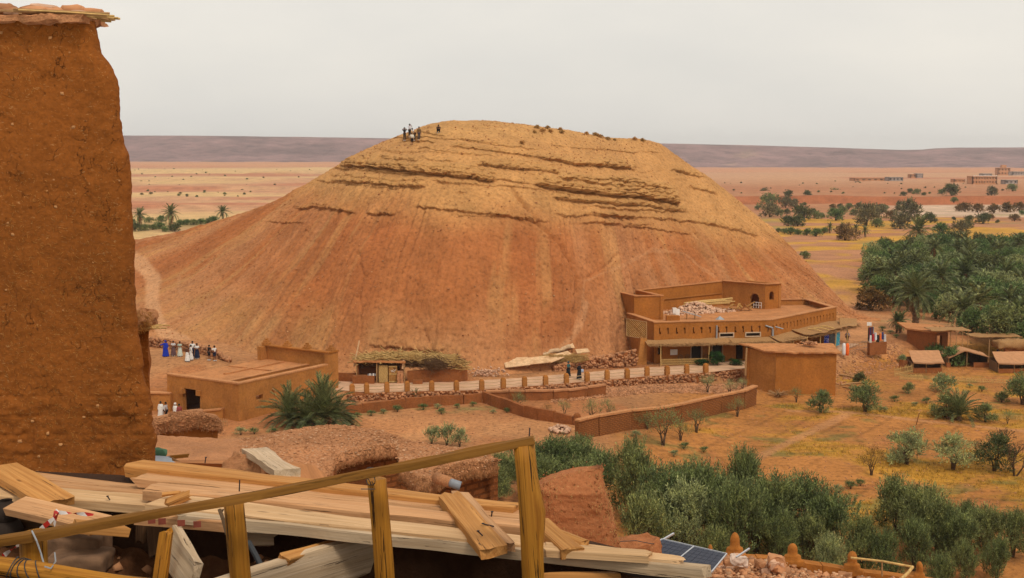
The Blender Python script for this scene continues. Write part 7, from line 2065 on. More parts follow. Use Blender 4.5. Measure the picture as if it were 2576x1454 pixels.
dpl += low_ * (.045 * fbm(TX * 5, TY * 5, ZT_ * 6, 4, 31) - .022 * joint * (.5 + .5 * vnoise(TX * 3, ZT_ * 3, 0, 33)) + .012 * fbm(TX * 20, TY * 20, ZT_ * 24, 2, 35))
rut = np.exp(-((TX - at(185, 1150, TWY).x) / .12) ** 2) * low_
dpl = dpl * (1 - .7 * rut) 
sidef = sstep(.0, .12, CYm)
TXd = TX + dpl * sidef; TYd = TY - dpl * (1 - sidef)
tw_ = empty('mud_tower', (at(200, 1200, TWY).x, TWY, 20.9), 0, 'tall straw flecked mud tower filling the left edge of the view', 'tower')
link('wall', np_mesh('wall', np.stack([TXd, TYd, ZT_], -1).reshape(-1, 3), grid_faces(*ZT_.shape), True), M_tower, tw_)
n = 3400
fz = rng.uniform(21.6, zs_[-1] - .05, n); fu = -rng.uniform(.01, 1, n) ** .9 * 1.45
fx_ = np.interp(fz, zs_, xr) + fu
rowi = np.clip(((fz - zs_[0]) / (zs_[-1] - zs_[0]) * 329).astype(int), 0, 329); coli = np.clip(np.searchsorted(cu, fu), 1, 130)
keep = vnoise(fx_ * 3, fz * 2.2, 0, 41) + .5 * sstep(23.4, 22.3, fz) + rng.uniform(-.4, .4, n) > .12
fy_ = TYd[rowi, coli] - .003
ang = rng.uniform(0, math.pi, n)
sticks('straw', np.stack([fx_, fy_, fz], 1)[keep], np.stack([np.cos(ang), rng.normal(0, .12, n), np.sin(ang)], 1)[keep], rng.uniform(.006, .034, n)[keep] * rng.uniform(.5, 1.3, n)[keep], rng.uniform(.0008, .0016, n)[keep], M_straw, tw_, kind='stuff')
peb = [(156, 235, .024), (128, 95, .022), (32, 590, .022), (20, 560, .015), (185, 320, .022), (30, 312, .02), (160, 780, .012), (235, 660, .01), (135, 452, .012), (118, 480, .01), (300, 455, .012), (4, 82, .02), (12, 730, .015), (50, 1110, .03), (95, 1150, .02), (150, 1120, .025), (245, 1020, .02), (210, 1050, .018), (80, 1060, .02), (120, 1090, .022), (140, 520, .02), (175, 132, .011), (78, 128, .01)]
for (x_, y_, s_) in peb:
    p = at(x_, y_, TWY); i0 = int(np.clip((p.z - zs_[0]) / (zs_[-1] - zs_[0]) * 329, 0, 329)); j0 = int(np.clip(np.searchsorted(cu, p.x - xr[i0]), 1, 130))
    V, F = sub_box((s_ * 1.2, s_ * .7, s_), s_ / 3, s_ * .25, x_, s_ * .6, s_ * .3)
    link('pebble', np_mesh('pebble', V + np.array([p.x, TYd[i0, j0], p.z - s_ / 2]), F, True), plain_mat('ochre_pebble', (.42, .20, .075), .3, 20) if x_ == 156 else bpy.data.materials['ochre_pebble'], tw_)
# cap of mud, reeds and stones
zc_ = zs_[-1]
V, F = sub_box((2.4, .5, .045), .03, .035, 7, .07)
xcap = np.interp(zc_, tz[::-1], tx[::-1])
link('cap_bed', np_mesh('cap_bed', V + np.array([xcap - 1.20, TWY + .14, zc_ - .02]), F), M_thatch, tw_)
for k in range(30):
    yk = TWY - .10 + rng.uniform(0, .35); zk = zc_ + .025 + rng.uniform(0, .02)
    x0_ = xcap - rng.uniform(.3, .9); x1_ = xcap + rng.uniform(.02, .19)
    MB().tube([(x0_, yk, zk + .03), ((x0_ + x1_) / 2, yk, zk + .015), (x1_, yk + rng.uniform(-.03, .03), zk - rng.uniform(0, .02))], rng.uniform(.004, .009), 5).build('reed', M_cane if k % 3 else M_pole, tw_)
for k in range(26):
    s_ = rng.uniform(.08, .15); V, F = sub_box((s_ * 1.5, s_ * 1.2, s_ * .55), s_ / 3, s_ * .22, k * 3 + 1, s_ * .7, s_ * .15)
    link('cap_stone', np_mesh('cap_stone', V + np.array([xcap - .10 - 1.5 * (k % 13) / 13 - rng.uniform(0, .08), TWY - .05 + rng.uniform(0, .3) + .25 * (k > 12), zc_ + .03 + .055 * (k > 12) + .01 * ((k % 13) > 5)]), F, True), M_stone if k % 4 else M_stone_pale, tw_)
# little pier with its own thatch behind the tower
pier = empty('mud_pier', at(360, 1200, 11.5), 0, 'narrow mud pier with a small straw cap beside the tower', 'pier')
c0, c1 = at(348, 835, 11.5), at(384, 1150, 11.5)
nz_, V, F = 40, [], []
for i in range(nz_ + 1):
    t = i / nz_; z = c0.z + (c1.z - .8 - c0.z) * t; xa = at(330, 835, 11.5).x; xb = np.interp(t, [0, .15, .2, .5, 1], [at(379, 835, 11.5).x, at(377, 900, 11.5).x, at(372, 920, 11.5).x, at(376, 1000, 11.5).x, at(388, 1150, 11.5).x])
    for j, (x_, y_) in enumerate(((xa, 0), (xa * .5 + xb * .5, 0), (xb, 0), (xb * 1.02, .25), (xb * 1.065, .7), (xa * 1.065, .7))):
        V.append((x_ + .02 * vnoise(z * 6, j, 0, 3), 11.5 + y_ + .03 * vnoise(z * 7, j, 0, 5), z))
link('shaft', np_mesh('shaft', V, [tuple(int(q) for q in reversed(f_)) for f_ in grid_faces(nz_ + 1, 6, True)]), M_tower, pier)
V, F = sub_box((.26, .4, .15), .02, .05, 5, .06, .05)
pc = at(357, 826, 11.5); link('straw_cap', np_mesh('straw_cap', V + np.array([pc.x - .04, pc.y + .05, pc.z]), F, True), M_thatch, pier)
n = 260
sticks('cap_straw', np.stack([pc.x + rng.uniform(-.15, .14, n), pc.y - .18 + rng.uniform(0, .1, n), pc.z + rng.uniform(-.01, .17, n)], 1), np.stack([rng.normal(.5, .6, n), rng.normal(0, .3, n), rng.normal(-.5, .5, n)], 1), rng.uniform(.03, .09, n), .002, M_straw, pier, kind='stuff')
for k in range(7):
    MB().tube([(pc.x - .02, pc.y - .1 + .05 * k, pc.z + .01), (pc.x + .17 + rng.uniform(-.03, .05), pc.y - .1 + .05 * k, pc.z + rng.uniform(-.02, .02))], .008, 5).build('reed', M_cane, pier)

# ------------------------------------------------------------------ straw covered roofs below
M_chip = plain_mat('roof_chip', (.50, .285, .155), .35, 3, coord='Position')
M_strawmud = plain_mat('muddy_straw', (.34, .155, .06), .4, 12, coord='Position')
def chips(name, P, size, parent, mat, n_tilt=.5):
    return rocks(name, P, size, mat, parent, .18, n_tilt, .2, kind='stuff')
def lumpy_roof(name, label, back, front, zpl, wall_mat, rim=.22, thick=.24, npx=150, nv=46, seed=1, wall_drop=3.0, dens=5200, inset=.5, cmin=0):
    """a sagging straw and mud roof traced by its back and front edges, with a wall under its eave"""
    bx = np.array(back, float); fx = np.array(front, float)
    x0, x1 = max(bx[0, 0], fx[0, 0]), min(bx[-1, 0], fx[-1, 0])
    U = np.linspace(x0, x1, npx); Bk = np.interp(U, bx[:, 0], bx[:, 1]); Fr = np.interp(U, fx[:, 0], fx[:, 1])
    root = empty(name, tuple(gp((x0 + x1) / 2, float(Fr.mean()), zpl)), 0, label, 'roof')
    Vs = np.linspace(0, 1, nv)
    G_ = np.zeros((npx, nv + 8, 3))
    for i in range(npx):
        a, b = gp(U[i], Fr[i], zpl), gp(U[i], Bk[i], zpl)
        for j in range(nv):
            p = a.lerp(b, Vs[j]); G_[i, 8 + j] = (p.x, p.y, p.z)
    dF_ = np.minimum(np.arange(nv)[None, :] / (nv - 1), 1)
    X_, Y_ = G_[:, 8:, 0], G_[:, 8:, 1]
    bul = rim * np.exp(-(dF_ / .22) ** 2) * .35 - .16 * np.exp(-(dF_ / .05) ** 2) - .14 * np.exp(-((1 - dF_) / .05) ** 2)
    G_[:, 8:, 2] += bul + .14 * fbm(X_ * .7, Y_ * .7, 0, 3, seed) + .05 * fbm(X_ * 3.1, Y_ * 3.1, 0, 3, seed + 3) + .02 * fbm(X_ * 12, Y_ * 12, 0, 2, seed + 5)
    for j in range(8):                                  # the hanging lip, rolled under
        t = 1 - j / 8
        G_[:, j] = G_[:, 8]
        G_[:, j, 2] -= thick * np.sin(t * math.pi / 2) * (1 + .25 * fbm(X_[:, 0] * 2.2, t, 0, 3, seed + 7))
        G_[:, j, 1] += .10 * (1 - abs(2 * t - .7)) * -.6 + .35 * max(0, t - .75)
        G_[:, j, 1] += .05 * fbm(X_[:, 0] * 6, t * 5, 0, 3, seed + 9)
    link('thatch', np_mesh('thatch', G_.reshape(-1, 3), grid_faces(npx, nv + 8), True), M_thatch, root)
    ci = rng.integers(int(cmin * npx), npx, dens); cj = rng.integers(8, nv + 8, dens)
    P = G_[ci, cj] + rng.normal(0, .03, (dens, 3)) * np.array([1, 1, .1])
    h_ = dens // 8
    chips('stone_chips', P[:h_], rng.uniform(.03, .08, h_), root, M_chip, .25)
    chips('clay_chips', P[h_:], rng.uniform(.03, .075, dens - h_), root, M_thatch, .25)
    m_ = 1800
    ci = rng.integers(0, npx, m_); cj = rng.integers(0, 12, m_)
    P = G_[ci, cj] + np.array([0, -.02, 0])
    sticks('straw', P, np.stack([rng.normal(0, .5, m_), rng.normal(-.3, .3, m_), rng.normal(-.7, .4, m_)], 1), rng.uniform(.06, .2, m_), .005, M_strawmud, root, kind='stuff')
    W0 = G_[:, 8].copy(); W0[:, 1] += inset; Wb = W0.copy(); Wb[:, 2] -= wall_drop
    rows_ = [W0 + np.array([0, .0, -.05])] + [W0 + np.stack([np.zeros(npx), .07 * fbm(W0[:, 0] * 3, np.full(npx, q * 3.0), 0, 3, seed + 11), np.full(npx, -wall_drop * q)], 1) for q in np.linspace(.05, 1, 24)]
    link('wall', np_mesh('wall', np.array(rows_).reshape(-1, 3), grid_faces(25, npx), True), wall_mat, root)
    # gable end on the right
    e_ = np.array([G_[-1, j] for j in range(8, nv + 8)]); eb = e_.copy(); eb[:, 2] -= wall_drop
    link('end_wall', np_mesh('end_wall', np.concatenate([e_ + np.array([-.15, 0, -.05]), eb + np.array([-.15, 0, 0])]), [tuple(int(q) for q in f_) for f_ in grid_faces(2, nv)]), wall_mat, root)
    return root
M_adobe_old = mud_mat('old_adobe', (0.235, 0.078, 0.022), .3, 9, .05, brick=True)
lumpy_roof('straw_roof', 'broad straw and gravel mud roof behind the plank deck', [(360, 1090), (548, 1096), (632, 1094), (699, 1078), (760, 1070), (830, 1065), (917, 1075), (980, 1090), (1028, 1104)],
           [(360, 1215), (600, 1212), (740, 1203), (793, 1193), (835, 1182), (843, 1158), (917, 1137), (985, 1126), (1028, 1112)], 15.6, M_adobe_old, seed=51, dens=7000, cmin=.36)
lumpy_roof('straw_roof', 'smaller straw covered parapet roof left of the tall post', [(1004, 1117), (1050, 1102), (1131, 1118), (1207, 1132), (1252, 1153)],
           [(1004, 1176), (1022, 1184), (1049, 1208), (1080, 1212), (1100, 1200), (1119, 1188), (1146, 1186), (1200, 1172), (1252, 1158)], 16.2, M_adobe_old, seed=71, npx=90, dens=2600)
pw = empty('straw_capped_wall', gp(450, 1098, 15.2), 0, 'straw capped mud wall at the left beside the tower', 'wall')
Pc = [at(360, 1064, 38.8), at(430, 1047, 39.0), at(500, 1036, 39.2), at(548, 1050, 39.4)]
V = []
for k, (a, b) in enumerate(zip(Pc[:-1], Pc[1:])):
    o = bar('straw_cap', pw, (a.x - .05, a.y), (b.x + .05, b.y), a.z - .42, .95, .44, M_thatch, 0, .05, .13, 3 + k, z1=b.z - .42)
    V += [tuple(v.co) for v in o.data.vertices if v.co.y < a.y + .2]
Vc = np.array(V); sel = rng.integers(0, len(V), 2200)
rocks('chips', Vc[sel] + np.array([0, -.02, .01]), rng.uniform(.03, .07, 2200), M_thatch, pw, .25, .8, kind='stuff')
sticks('straw', Vc[sel[:1000]] + np.array([0, -.03, -.03]), np.stack([rng.normal(0, .5, 1000), rng.normal(-.3, .3, 1000), rng.normal(-.7, .4, 1000)], 1), rng.uniform(.06, .18, 1000), .006, M_strawmud, pw, kind='stuff')
for a, b in zip(Pc[:-1], Pc[1:]):
    wall('wall_run', pw, (a.x, a.y - .12), (b.x, b.y - .12), 14.6, max(a.z, b.z) - .2, .4, M_plaster, [], .3, .05, 3, top=([0, 1], [a.z - .25, b.z - .25]))
# grey plastic spout
p0, p1 = at(1098, 1202, 29.3), at(1158, 1223, 28.4)
sp_ = empty('roof_spout', tuple(p0), 0, 'mud roof spout ending in a grey plastic pipe', 'spout')
MB().tube([tuple(p0), tuple(p0.lerp(p1, .6))], .14, 8).build('mud_arm', M_thatch, sp_, smooth=True)
V = []
for q, r in ((.5, .10), (1.0, .11), (1.0, .085), (.6, .08)):
    c = p0.lerp(p1, q)
    for a in np.linspace(0, 2 * math.pi, 13)[:-1]: V.append((c.x + .3 * r * math.sin(a), c.y + r * math.cos(a), c.z + r * math.sin(a)))
link('pipe', np_mesh('pipe', V, [tuple(int(q) for q in f_) for f_ in grid_faces(4, 12, True)], True), M_greyp, sp_)
# mud clod with the leaning white board
V, F = sub_box((.30, .24, .16), .02, .07, 4, .12, .05)
p = at(618, 1185, 8.9); link('mud_clod', np_mesh('mud_clod', V + np.array([p.x, p.y, p.z - .06]), F, True), M_thatch, None, label='rough mud clod under the short white board', cat='clod')
face_board('white_board', 'short white board with a crack leaning behind the deck', [at(617, 1146, 9.1), at(700, 1204, 7.6), at(738, 1198, 7.75), at(660, 1140, 9.25)], .05, W_white, seed=81)
cl_ = plain_mat('green_tarp', (.06, .13, .075), .3, 6)
V, F = sub_box((.13, .12, .07), .015, .02, 3, .06, .03); p = at(400, 1150, 9.8)
link('green_cloth', np_mesh('green_cloth', V + np.array(p), F, True), cl_, None, label='crumpled green cloth at the right foot of the tower', cat='cloth')
board('grey_scrap', at(385, 1152, 9.6), at(432, 1156, 9.7), .12, .012, M_greyp, None, .2, 82, label='flat greenish scrap sheet under the green cloth', cat='scrap')
board('small_lath', at(426, 1146, 10.5), at(474, 1141, 10.5), .035, .03, W_rail, None, 0, 83, label='small lath lying right of the green cloth', cat='lath')
board('small_lath', at(428, 1150, 10.2), at(452, 1162, 9.8), .035, .03, W_rail, None, 0, 84, label='second small lath pointing toward the deck', cat='lath')
# base ledge that carries clod, cloth and laths
lx, ly = np.meshgrid(np.linspace(-5.2, 1.4, 60), np.linspace(9.3, 13.5, 36), indexing='ij')
lz = 24 - .2445 * ly - .06 + .03 * fbm(lx * 2, ly * 2, 0, 3, 3) - .0 * lx
lz = lz - sstep(-1.9, -.9, lx) * 3 - .35 * sstep(11, 13.5, ly)
link('ledge_ground', np_mesh('ledge_ground', np.stack([lx, ly, lz], -1).reshape(-1, 3), grid_faces(60, 36), True), M_roofmud, None, kind='structure')

# ------------------------------------------------------------------ mud stump, solar panel, rubble and parapet at lower centre right
OUT = [(1187, 1515, 1518), (1192, 1455, 1520), (1200, 1420, 1521), (1213, 1382, 1522), (1235, 1351, 1523), (1260, 1350, 1527), (1290, 1352, 1541), (1330, 1350, 1551), (1370, 1348, 1558), (1400, 1346, 1560)]
YS = 13.5
ro = np.linspace(1187, 1400, 80); lo_ = np.interp(ro, [o[0] for o in OUT], [o[1] for o in OUT]); hi_ = np.interp(ro, [o[0] for o in OUT], [o[2] for o in OUT])
V = []
ncol = 84
for i, py in enumerate(ro):
    a, b = at(lo_[i], py, YS), at(hi_[i], py, YS)
    cx_, hw = (a.x + b.x) / 2, (b.x - a.x) / 2
    for j in range(ncol):
        th = 2 * math.pi * j / ncol
        c_, s_ = math.cos(th), math.sin(th)
        e4 = lambda v: math.copysign(abs(v) ** .45, v)
        V.append((cx_ + hw * e4(c_), YS + .22 + .26 * min(1, .35 + i / 30) * e4(s_), a.z))
V = np.array(V)
nn_ = .040 * fbm(V[:, 0] * 5, V[:, 1] * 5, V[:, 2] * 5, 4, 3) + .022 * fbm(V[:, 0] * 22, V[:, 1] * 22, V[:, 2] * 15, 3, 7)
cen = V.mean(0); dirs = V - cen; dirs[:, 2] = 0; dirs /= np.linalg.norm(dirs, axis=1, keepdims=True) + 1e-9
V = V + dirs * nn_[:, None]; V[:, 2] += .012 * fbm(V[:, 0] * 14, V[:, 1] * 14, 0, 3, 9)
M_stump = mud_mat('stump_mud', (0.32, 0.118, 0.045), .25, 22, .025, straw=.5, streak=0)
stp = empty('mud_stump', at(1450, 1380, YS), 0, 'eroded reddish mud wall stump right of the tall post', 'wall stump')
link('mass', np_mesh('mass', V, [tuple(int(q) for q in f_) for f_ in grid_faces(80, ncol, True)] + [tuple(range(ncol))], True), M_stump, stp)
sel = rng.integers(0, len(V), 900)
rocks('chips', V[sel] + dirs[sel] * .004 + rng.normal(0, .02, (900, 3)) * np.array([1, 0, 1]), rng.uniform(.006, .03, 900) * rng.uniform(.3, 1, 900), M_stump, stp, .5, 2, kind='stuff')
sel = sel[V[sel][:, 1] < YS + .25]
sticks('straw', V[sel] + dirs[sel] * .006, np.stack([rng.normal(0, .5, len(sel)), rng.normal(-.2, .2, len(sel)), rng.normal(-.8, .4, len(sel))], 1), rng.uniform(.015, .05, len(sel)), .0016, M_cane, stp, kind='stuff')
V, F = sub_box((.62, .5, .32), .03, .12, 8, .25, .12); p = at(1608, 1398, 17.0)
link('mud_hump', np_mesh('mud_hump', V + np.array([p.x, p.y, p.z - .08]), F, True), M_stump, None, label='low mud hump with thin cables left of the solar panel', cat='hump')
MB().tube([at(1560, 1362, 16.6), at(1600, 1360, 16.6), at(1640, 1368, 16.7), at(1672, 1368, 17)], .006, 4).build('cable', M_wire, None, label='thin black cable over the low mud hump', cat='cable')
# solar panel
sol = empty('solar_panel', at(1720, 1400, 22), 0, 'dark blue solar panel with pale aluminium frame on the roof below', 'solar panel')
TL, TR, BR, BL = at(1666, 1357, 22.6), at(1828, 1394, 22.0), at(1790, 1440, 20.6), at(1590, 1404, 21.2)
nP = (TR - TL).cross(BL - TL).normalized(); nP = nP if nP.z > 0 else -nP
def spt(u, v): return TL.lerp(TR, u).lerp(BL.lerp(BR, u), v)
def m_solar():
    m, t, b = new_mat('solar_cell'); v = tex_vec(t, 'Generated', (1, 1, 1))
    b.inputs['Base Color'].default_value = (.012, .016, .035, 1); b.inputs['Roughness'].default_value = .35; b.inputs['Specular IOR Level'].default_value = .06
    return m
M_cell = m_solar(); M_alu = plain_mat('aluminium', (.55, .56, .58), .08, 9, rough=.35, spec=.5, metal=.6)
M_gridl = plain_mat('cell_line', (.05, .06, .10), .1, 9, rough=.3)
for a in range(2):
    for i in range(6):
        for j in range(6):
            u0, u1 = .02 + a * .49 + i * .0785, .02 + a * .49 + (i + 1) * .0785 - .004; v0, v1 = .03 + j * .157, .03 + (j + 1) * .157 - .008
            c = [spt(u0, v0), spt(u1, v0), spt(u1, v1), spt(u0, v1)]
            MB().hexa([tuple(q) for q in c[::-1]] + [tuple(q + nP * .006) for q in c[::-1]]).build('cell', M_cell, sol)
c = [spt(0, 0), spt(1, 0), spt(1, 1), spt(0, 1)]
MB().hexa([tuple(q - nP * .03) for q in c[::-1]] + [tuple(q + nP * .0) for q in c[::-1]]).build('backsheet', M_gridl, sol)
for (a, b) in (((0, 0), (1, 0)), ((1, 0), (1, 1)), ((1, 1), (0, 1)), ((0, 1), (0, 0)), ((.5, 0), (.5, 1))):
    MB().tube([tuple(spt(*a) + nP * .008), tuple(spt(*b) + nP * .008)], .016, 4).build('frame_bar', M_alu, sol)
MB().tube([at(1660, 1362, 22.6), at(1695, 1342, 23.0)], .022, 4).build('mount_rail', M_alu, sol); MB().tube([at(1852, 1402, 22.4), at(1885, 1380, 22.8)], .02, 4).build('mount_rail', M_alu, sol)
# parapet with bulbous ornaments
par = empty('crenellated_parapet', at(1900, 1420, 26), 0, 'mud parapet with stepped bulbous ornaments along the roof edge below', 'parapet')
PT_ = [(1740, 1396), (1818, 1400), (1905, 1404), (1990, 1412), (2070, 1424), (2143, 1436), (2230, 1446), (2310, 1458), (2380, 1470)]
pw_ = [at(x, y, 27.5) for x, y in PT_]
for k, (a, b) in enumerate(zip(pw_[:-1], pw_[1:])):
    wall('wall_run', par, (a.x, a.y), (b.x, b.y), a.z - 1.6, max(a.z, b.z), .3, M_plaster2, [], .15, .03, k, top=([0, 1], [a.z, b.z]))
def ornament(px, py_top, py_base, wpx):
    pb_, ptp = at(px, py_base, 27.4), at(px, py_top, 27.4); H_ = ptp.z - pb_.z; W_ = wpx / FD * 27.4
    prof = [(.5, -.1), (.5, .10), (.45, .17), (.36, .20), (.355, .34), (.31, .40), (.215, .43), (.20, .56), (.205, .68), (.18, .82), (.11, .94), (.02, 1.0)]
    V_ = [(pb_.x + w_ * W_ * math.cos(b), pb_.y + (.09 + .08 * w_) * min(1, w_ * 6) * math.sin(b), pb_.z + H_ * z_) for w_, z_ in prof for b in np.linspace(0, 2 * math.pi, 17)[:-1]]
    mb = MB().add(wobble(np.array(V_), .012, .2, px), [tuple(int(q) for q in f_) for f_ in grid_faces(len(prof), 16, True)])
    mb.build('ornament', M_plaster2, par, smooth=True)
ornament(1848, 1339, 1402, 62); ornament(1993, 1366, 1416, 62); ornament(2143, 1386, 1440, 62); ornament(2312, 1412, 1462, 40); ornament(1787, 1369, 1400, 26); ornament(2138, 1422, 1445, 26)
prl = empty('parapet_rail', at(2150, 1400, 27.2), 0, 'thin wooden rail fixed to the parapet ornament at the bottom right', 'rail')
MB().tube([at(2140, 1403, 27.1), at(2220, 1412, 27.0), at(2296, 1426, 26.9)], .03, 6).build('bar', M_cane, prl); MB().tube([at(2296, 1426, 26.9), at(2285, 1440, 26.6), at(2268, 1456, 26.2)], .035, 6).build('bar', M_cane, prl); MB().tube([at(2219, 1412, 27.0), at(2219, 1450, 27.0)], .02, 5).build('stay', M_pole, prl)
# rubble covered roof before the parapet
rf, rg2 = [], []
U = np.linspace(1690, 2340, 60); Vv = np.linspace(0, 1, 24)
GG = np.zeros((60, 24, 3))
for i, u in enumerate(U):
    yb_ = np.interp(u, [1690, 1760, 1850, 1990, 2340], [1410, 1399, 1404, 1426, 1478]) + 4
    for j, v in enumerate(Vv):
        py = yb_ + 130 * v; p = at(u - 60 * v, py, 26.8 - 7 * v); GG[i, j] = p
GG[:, :, 2] += .10 * fbm(GG[:, :, 0] * 1.2, GG[:, :, 1] * 1.2, 0, 3, 5) + .04 * fbm(GG[:, :, 0] * 5, GG[:, :, 1] * 5, 0, 3, 9)
rr_ = empty('rubble_roof', tuple(GG[30, 5]), 0, 'roof littered with broken stones and clods before the parapet', 'roof')
link('roof_bed', np_mesh('roof_bed', GG.reshape(-1, 3), grid_faces(60, 24)[:, ::-1], True), M_thatch, rr_)
nb = 1500
ci, cj = rng.integers(0, 60, nb), rng.integers(0, 16, nb)
rocks('stones', GG[ci, cj] + np.stack([rng.normal(0, .08, nb), rng.normal(0, .08, nb), rng.uniform(0, .06, nb)], 1), rng.uniform(.03, .14, nb) * rng.uniform(.3, 1, nb), M_chip, rr_, .6, 1.2, kind='stuff')
rocks('clods', GG[ci, cj][::-1] + np.stack([rng.normal(0, .08, nb), rng.normal(0, .08, nb), rng.uniform(0, .06, nb)], 1), rng.uniform(.04, .22, nb) * rng.uniform(.3, 1, nb), M_stone, rr_, .6, 1.2, kind='stuff')
for k in range(16):
    px, py = rng.uniform(1770, 1960), rng.uniform(1398, 1440); s_ = rng.uniform(.14, .3); p = at(px, py, 25.2)
    V, F = sub_box((s_ * 1.2, s_, s_ * .8), s_ / 4, s_ * .28, k * 5 + 2, s_ * .6, s_ * .12)
    link('rubble_stone', np_mesh('rubble_stone', V + np.array([p.x, p.y, p.z - s_ * .4]), F), M_stone if k % 3 else M_stone_pale, rr_)
V, F = sub_box((.30, .24, .20), .03, .12, 77, .18, .05); p = at(1862, 1412, 24.8)
link('white_bag', np_mesh('white_bag', V + np.array([p.x, p.y, p.z - .1]), F, True), plain_mat('dusty_plastic', (.56, .42, .33), .4, 7, rough=.5), None, label='crumpled whitish bag among the roof rubble', cat='bag')
# ------------------------------------------------------------------ people
M_skin = plain_mat('skin', (.20, .085, .045), .15, 10); M_hair = plain_mat('dark_hair', (.012, .008, .006), .3, 20)
_cl = {}
def cloth(col):
    k = tuple(col)
    if k not in _cl: _cl[k] = plain_mat('cloth_%d' % len(_cl), col, .22, 9, bstr=.3, bdist=.01)
    return _cl[k]
def skin_part(name, parent, V, E, R, mat, root=0, sub=1):
    bm = bmesh.new(); lay = bm.verts.layers.skin.verify()
    vs = [bm.verts.new(v) for v in V]
    for k, (v, r) in enumerate(zip(vs, R)):
        v[lay].radius = (r, r) if not hasattr(r, '__len__') else r
        v[lay].use_root = (k == root)
    for a, b in E: bm.edges.new((vs[a], vs[b]))
    me = bpy.data.meshes.new(name); bm.to_mesh(me); bm.free()
    o = link(name, me, mat, parent, world=False)
    sk = o.modifiers.new('skin', 'SKIN'); sk.use_smooth_shade = True
    ss = o.modifiers.new('sub', 'SUBSURF'); ss.levels = sub; ss.render_levels = sub
    return o
def person(pos, rz, label, pose='stand', top=(.6, .6, .6), bottom=(.02, .02, .03), hair=(.012, .008, .006), kind='trousers', h=1.72, sleeves=.5, scarf=None, group=None):
    e = empty('person', pos, rz, label, 'person', group); s = h / 1.72; e.scale = (s, s, s)
    J = dict(pel=(0, 0, .95), spi=(0, -.01, 1.18), che=(0, 0, 1.36), nec=(0, 0, 1.49), hed=(0, -.02, 1.61), top=(0, -.01, 1.69))
    for sd, n in ((-1, 'l'), (1, 'r')):
        J['sh' + n] = (.17 * sd, 0, 1.41); J['el' + n] = (.24 * sd, .02, 1.14); J['wr' + n] = (.25 * sd, -.06, .91); J['ha' + n] = (.25 * sd, -.08, .83)
        J['hi' + n] = (.09 * sd, 0, .91); J['kn' + n] = (.10 * sd, -.02, .50); J['an' + n] = (.10 * sd, .02, .09); J['to' + n] = (.12 * sd, -.14, .035)
    def mv(**kw): J.update(kw)
    if pose == 'photo':
        mv(ell=(-.26, -.16, 1.30), wrl=(-.10, -.24, 1.52), hal=(-.05, -.22, 1.60), elr=(.26, -.16, 1.30), wrr=(.10, -.24, 1.52), har=(.05, -.22, 1.60))
    elif pose == 'ears':
        mv(ell=(-.36, -.02, 1.38), wrl=(-.18, -.08, 1.55), hal=(-.12, -.08, 1.60), elr=(.36, -.02, 1.38), wrr=(.18, -.08, 1.55), har=(.12, -.08, 1.60))
    elif pose == 'hips':
        mv(ell=(-.36, .06, 1.17), wrl=(-.19, -.06, 1.02), hal=(-.14, -.08, .98), elr=(.36, .06, 1.17), wrr=(.19, -.06, 1.02), har=(.14, -.08, .98))
    elif pose == 'fold':
        mv(ell=(-.26, -.08, 1.16), wrl=(-.05, -.22, 1.18), hal=(.03, -.22, 1.20), elr=(.26, -.08, 1.16), wrr=(.05, -.24, 1.14), har=(-.03, -.24, 1.16))
    elif pose == 'point':
        mv(ell=(-.38, -.05, 1.28), wrl=(-.60, -.10, 1.26), hal=(-.70, -.10, 1.27))
    elif pose == 'walk':
        mv(knl=(-.10, -.22, .52), anl=(-.10, -.26, .10), tol=(-.11, -.42, .04), knr=(.10, .06, .50), anr=(.10, .30, .14), tor=(.12, .17, .04), ell=(-.25, .10, 1.16), wrl=(-.25, .08, .93), hal=(-.25, .04, .86), elr=(.25, -.06, 1.15), wrr=(.24, -.24, 1.0), har=(.24, -.30, .95))
    elif pose in ('bent', 'crouch'):
        d = .34 if pose == 'bent' else .22; dz = .22 if pose == 'bent' else .52
        for k in ('spi', 'che', 'nec', 'hed', 'top', 'shl', 'shr', 'ell', 'elr', 'wrl', 'wrr', 'hal', 'har'):
            x, y, z = J[k]; f = (z - .95) / .75; J[k] = (x, y - d * max(0, f) - (.05 if f > 0 else 0), z - dz * max(0.2, f) * (.6 if pose == 'bent' else .3) - (.5 if pose == 'crouch' else 0))
        if pose == 'crouch':
            mv(pel=(0, .12, .42), spi=(0, .08, .66), hil=(-.10, .10, .40), hir=(.10, .10, .40), knl=(-.18, -.24, .58), knr=(.18, -.24, .58), anl=(-.14, -.06, .09), anr=(.14, -.06, .09), tol=(-.15, -.2, .035), tor=(.15, -.2, .035),
               ell=(-.27, -.20, .66), elr=(.27, -.20, .66), wrl=(-.12, -.36, .62), wrr=(.12, -.36, .62), hal=(-.05, -.38, .60), har=(.05, -.38, .60))
    names = list(J); V = [J[n] for n in names]; ix = {n: k for k, n in enumerate(names)}
    Rr = dict(pel=(.15, .11), spi=(.14, .10), che=(.16, .11), nec=.058, hed=(.082, .098), top=.055, sh=.062, el=.045, wr=.033, ha=.036, hi=.088, kn=.060, an=.042, to=.036)
    R = [Rr[n] if n in Rr else Rr[n[:2]] for n in names]
    E = [('pel', 'spi'), ('spi', 'che'), ('che', 'nec'), ('nec', 'hed'), ('hed', 'top')]
    for n in 'lr': E += [('che', 'sh' + n), ('sh' + n, 'el' + n), ('el' + n, 'wr' + n), ('wr' + n, 'ha' + n), ('pel', 'hi' + n), ('hi' + n, 'kn' + n), ('kn' + n, 'an' + n), ('an' + n, 'to' + n)]
    EE = [(ix[a], ix[b]) for a, b in E]
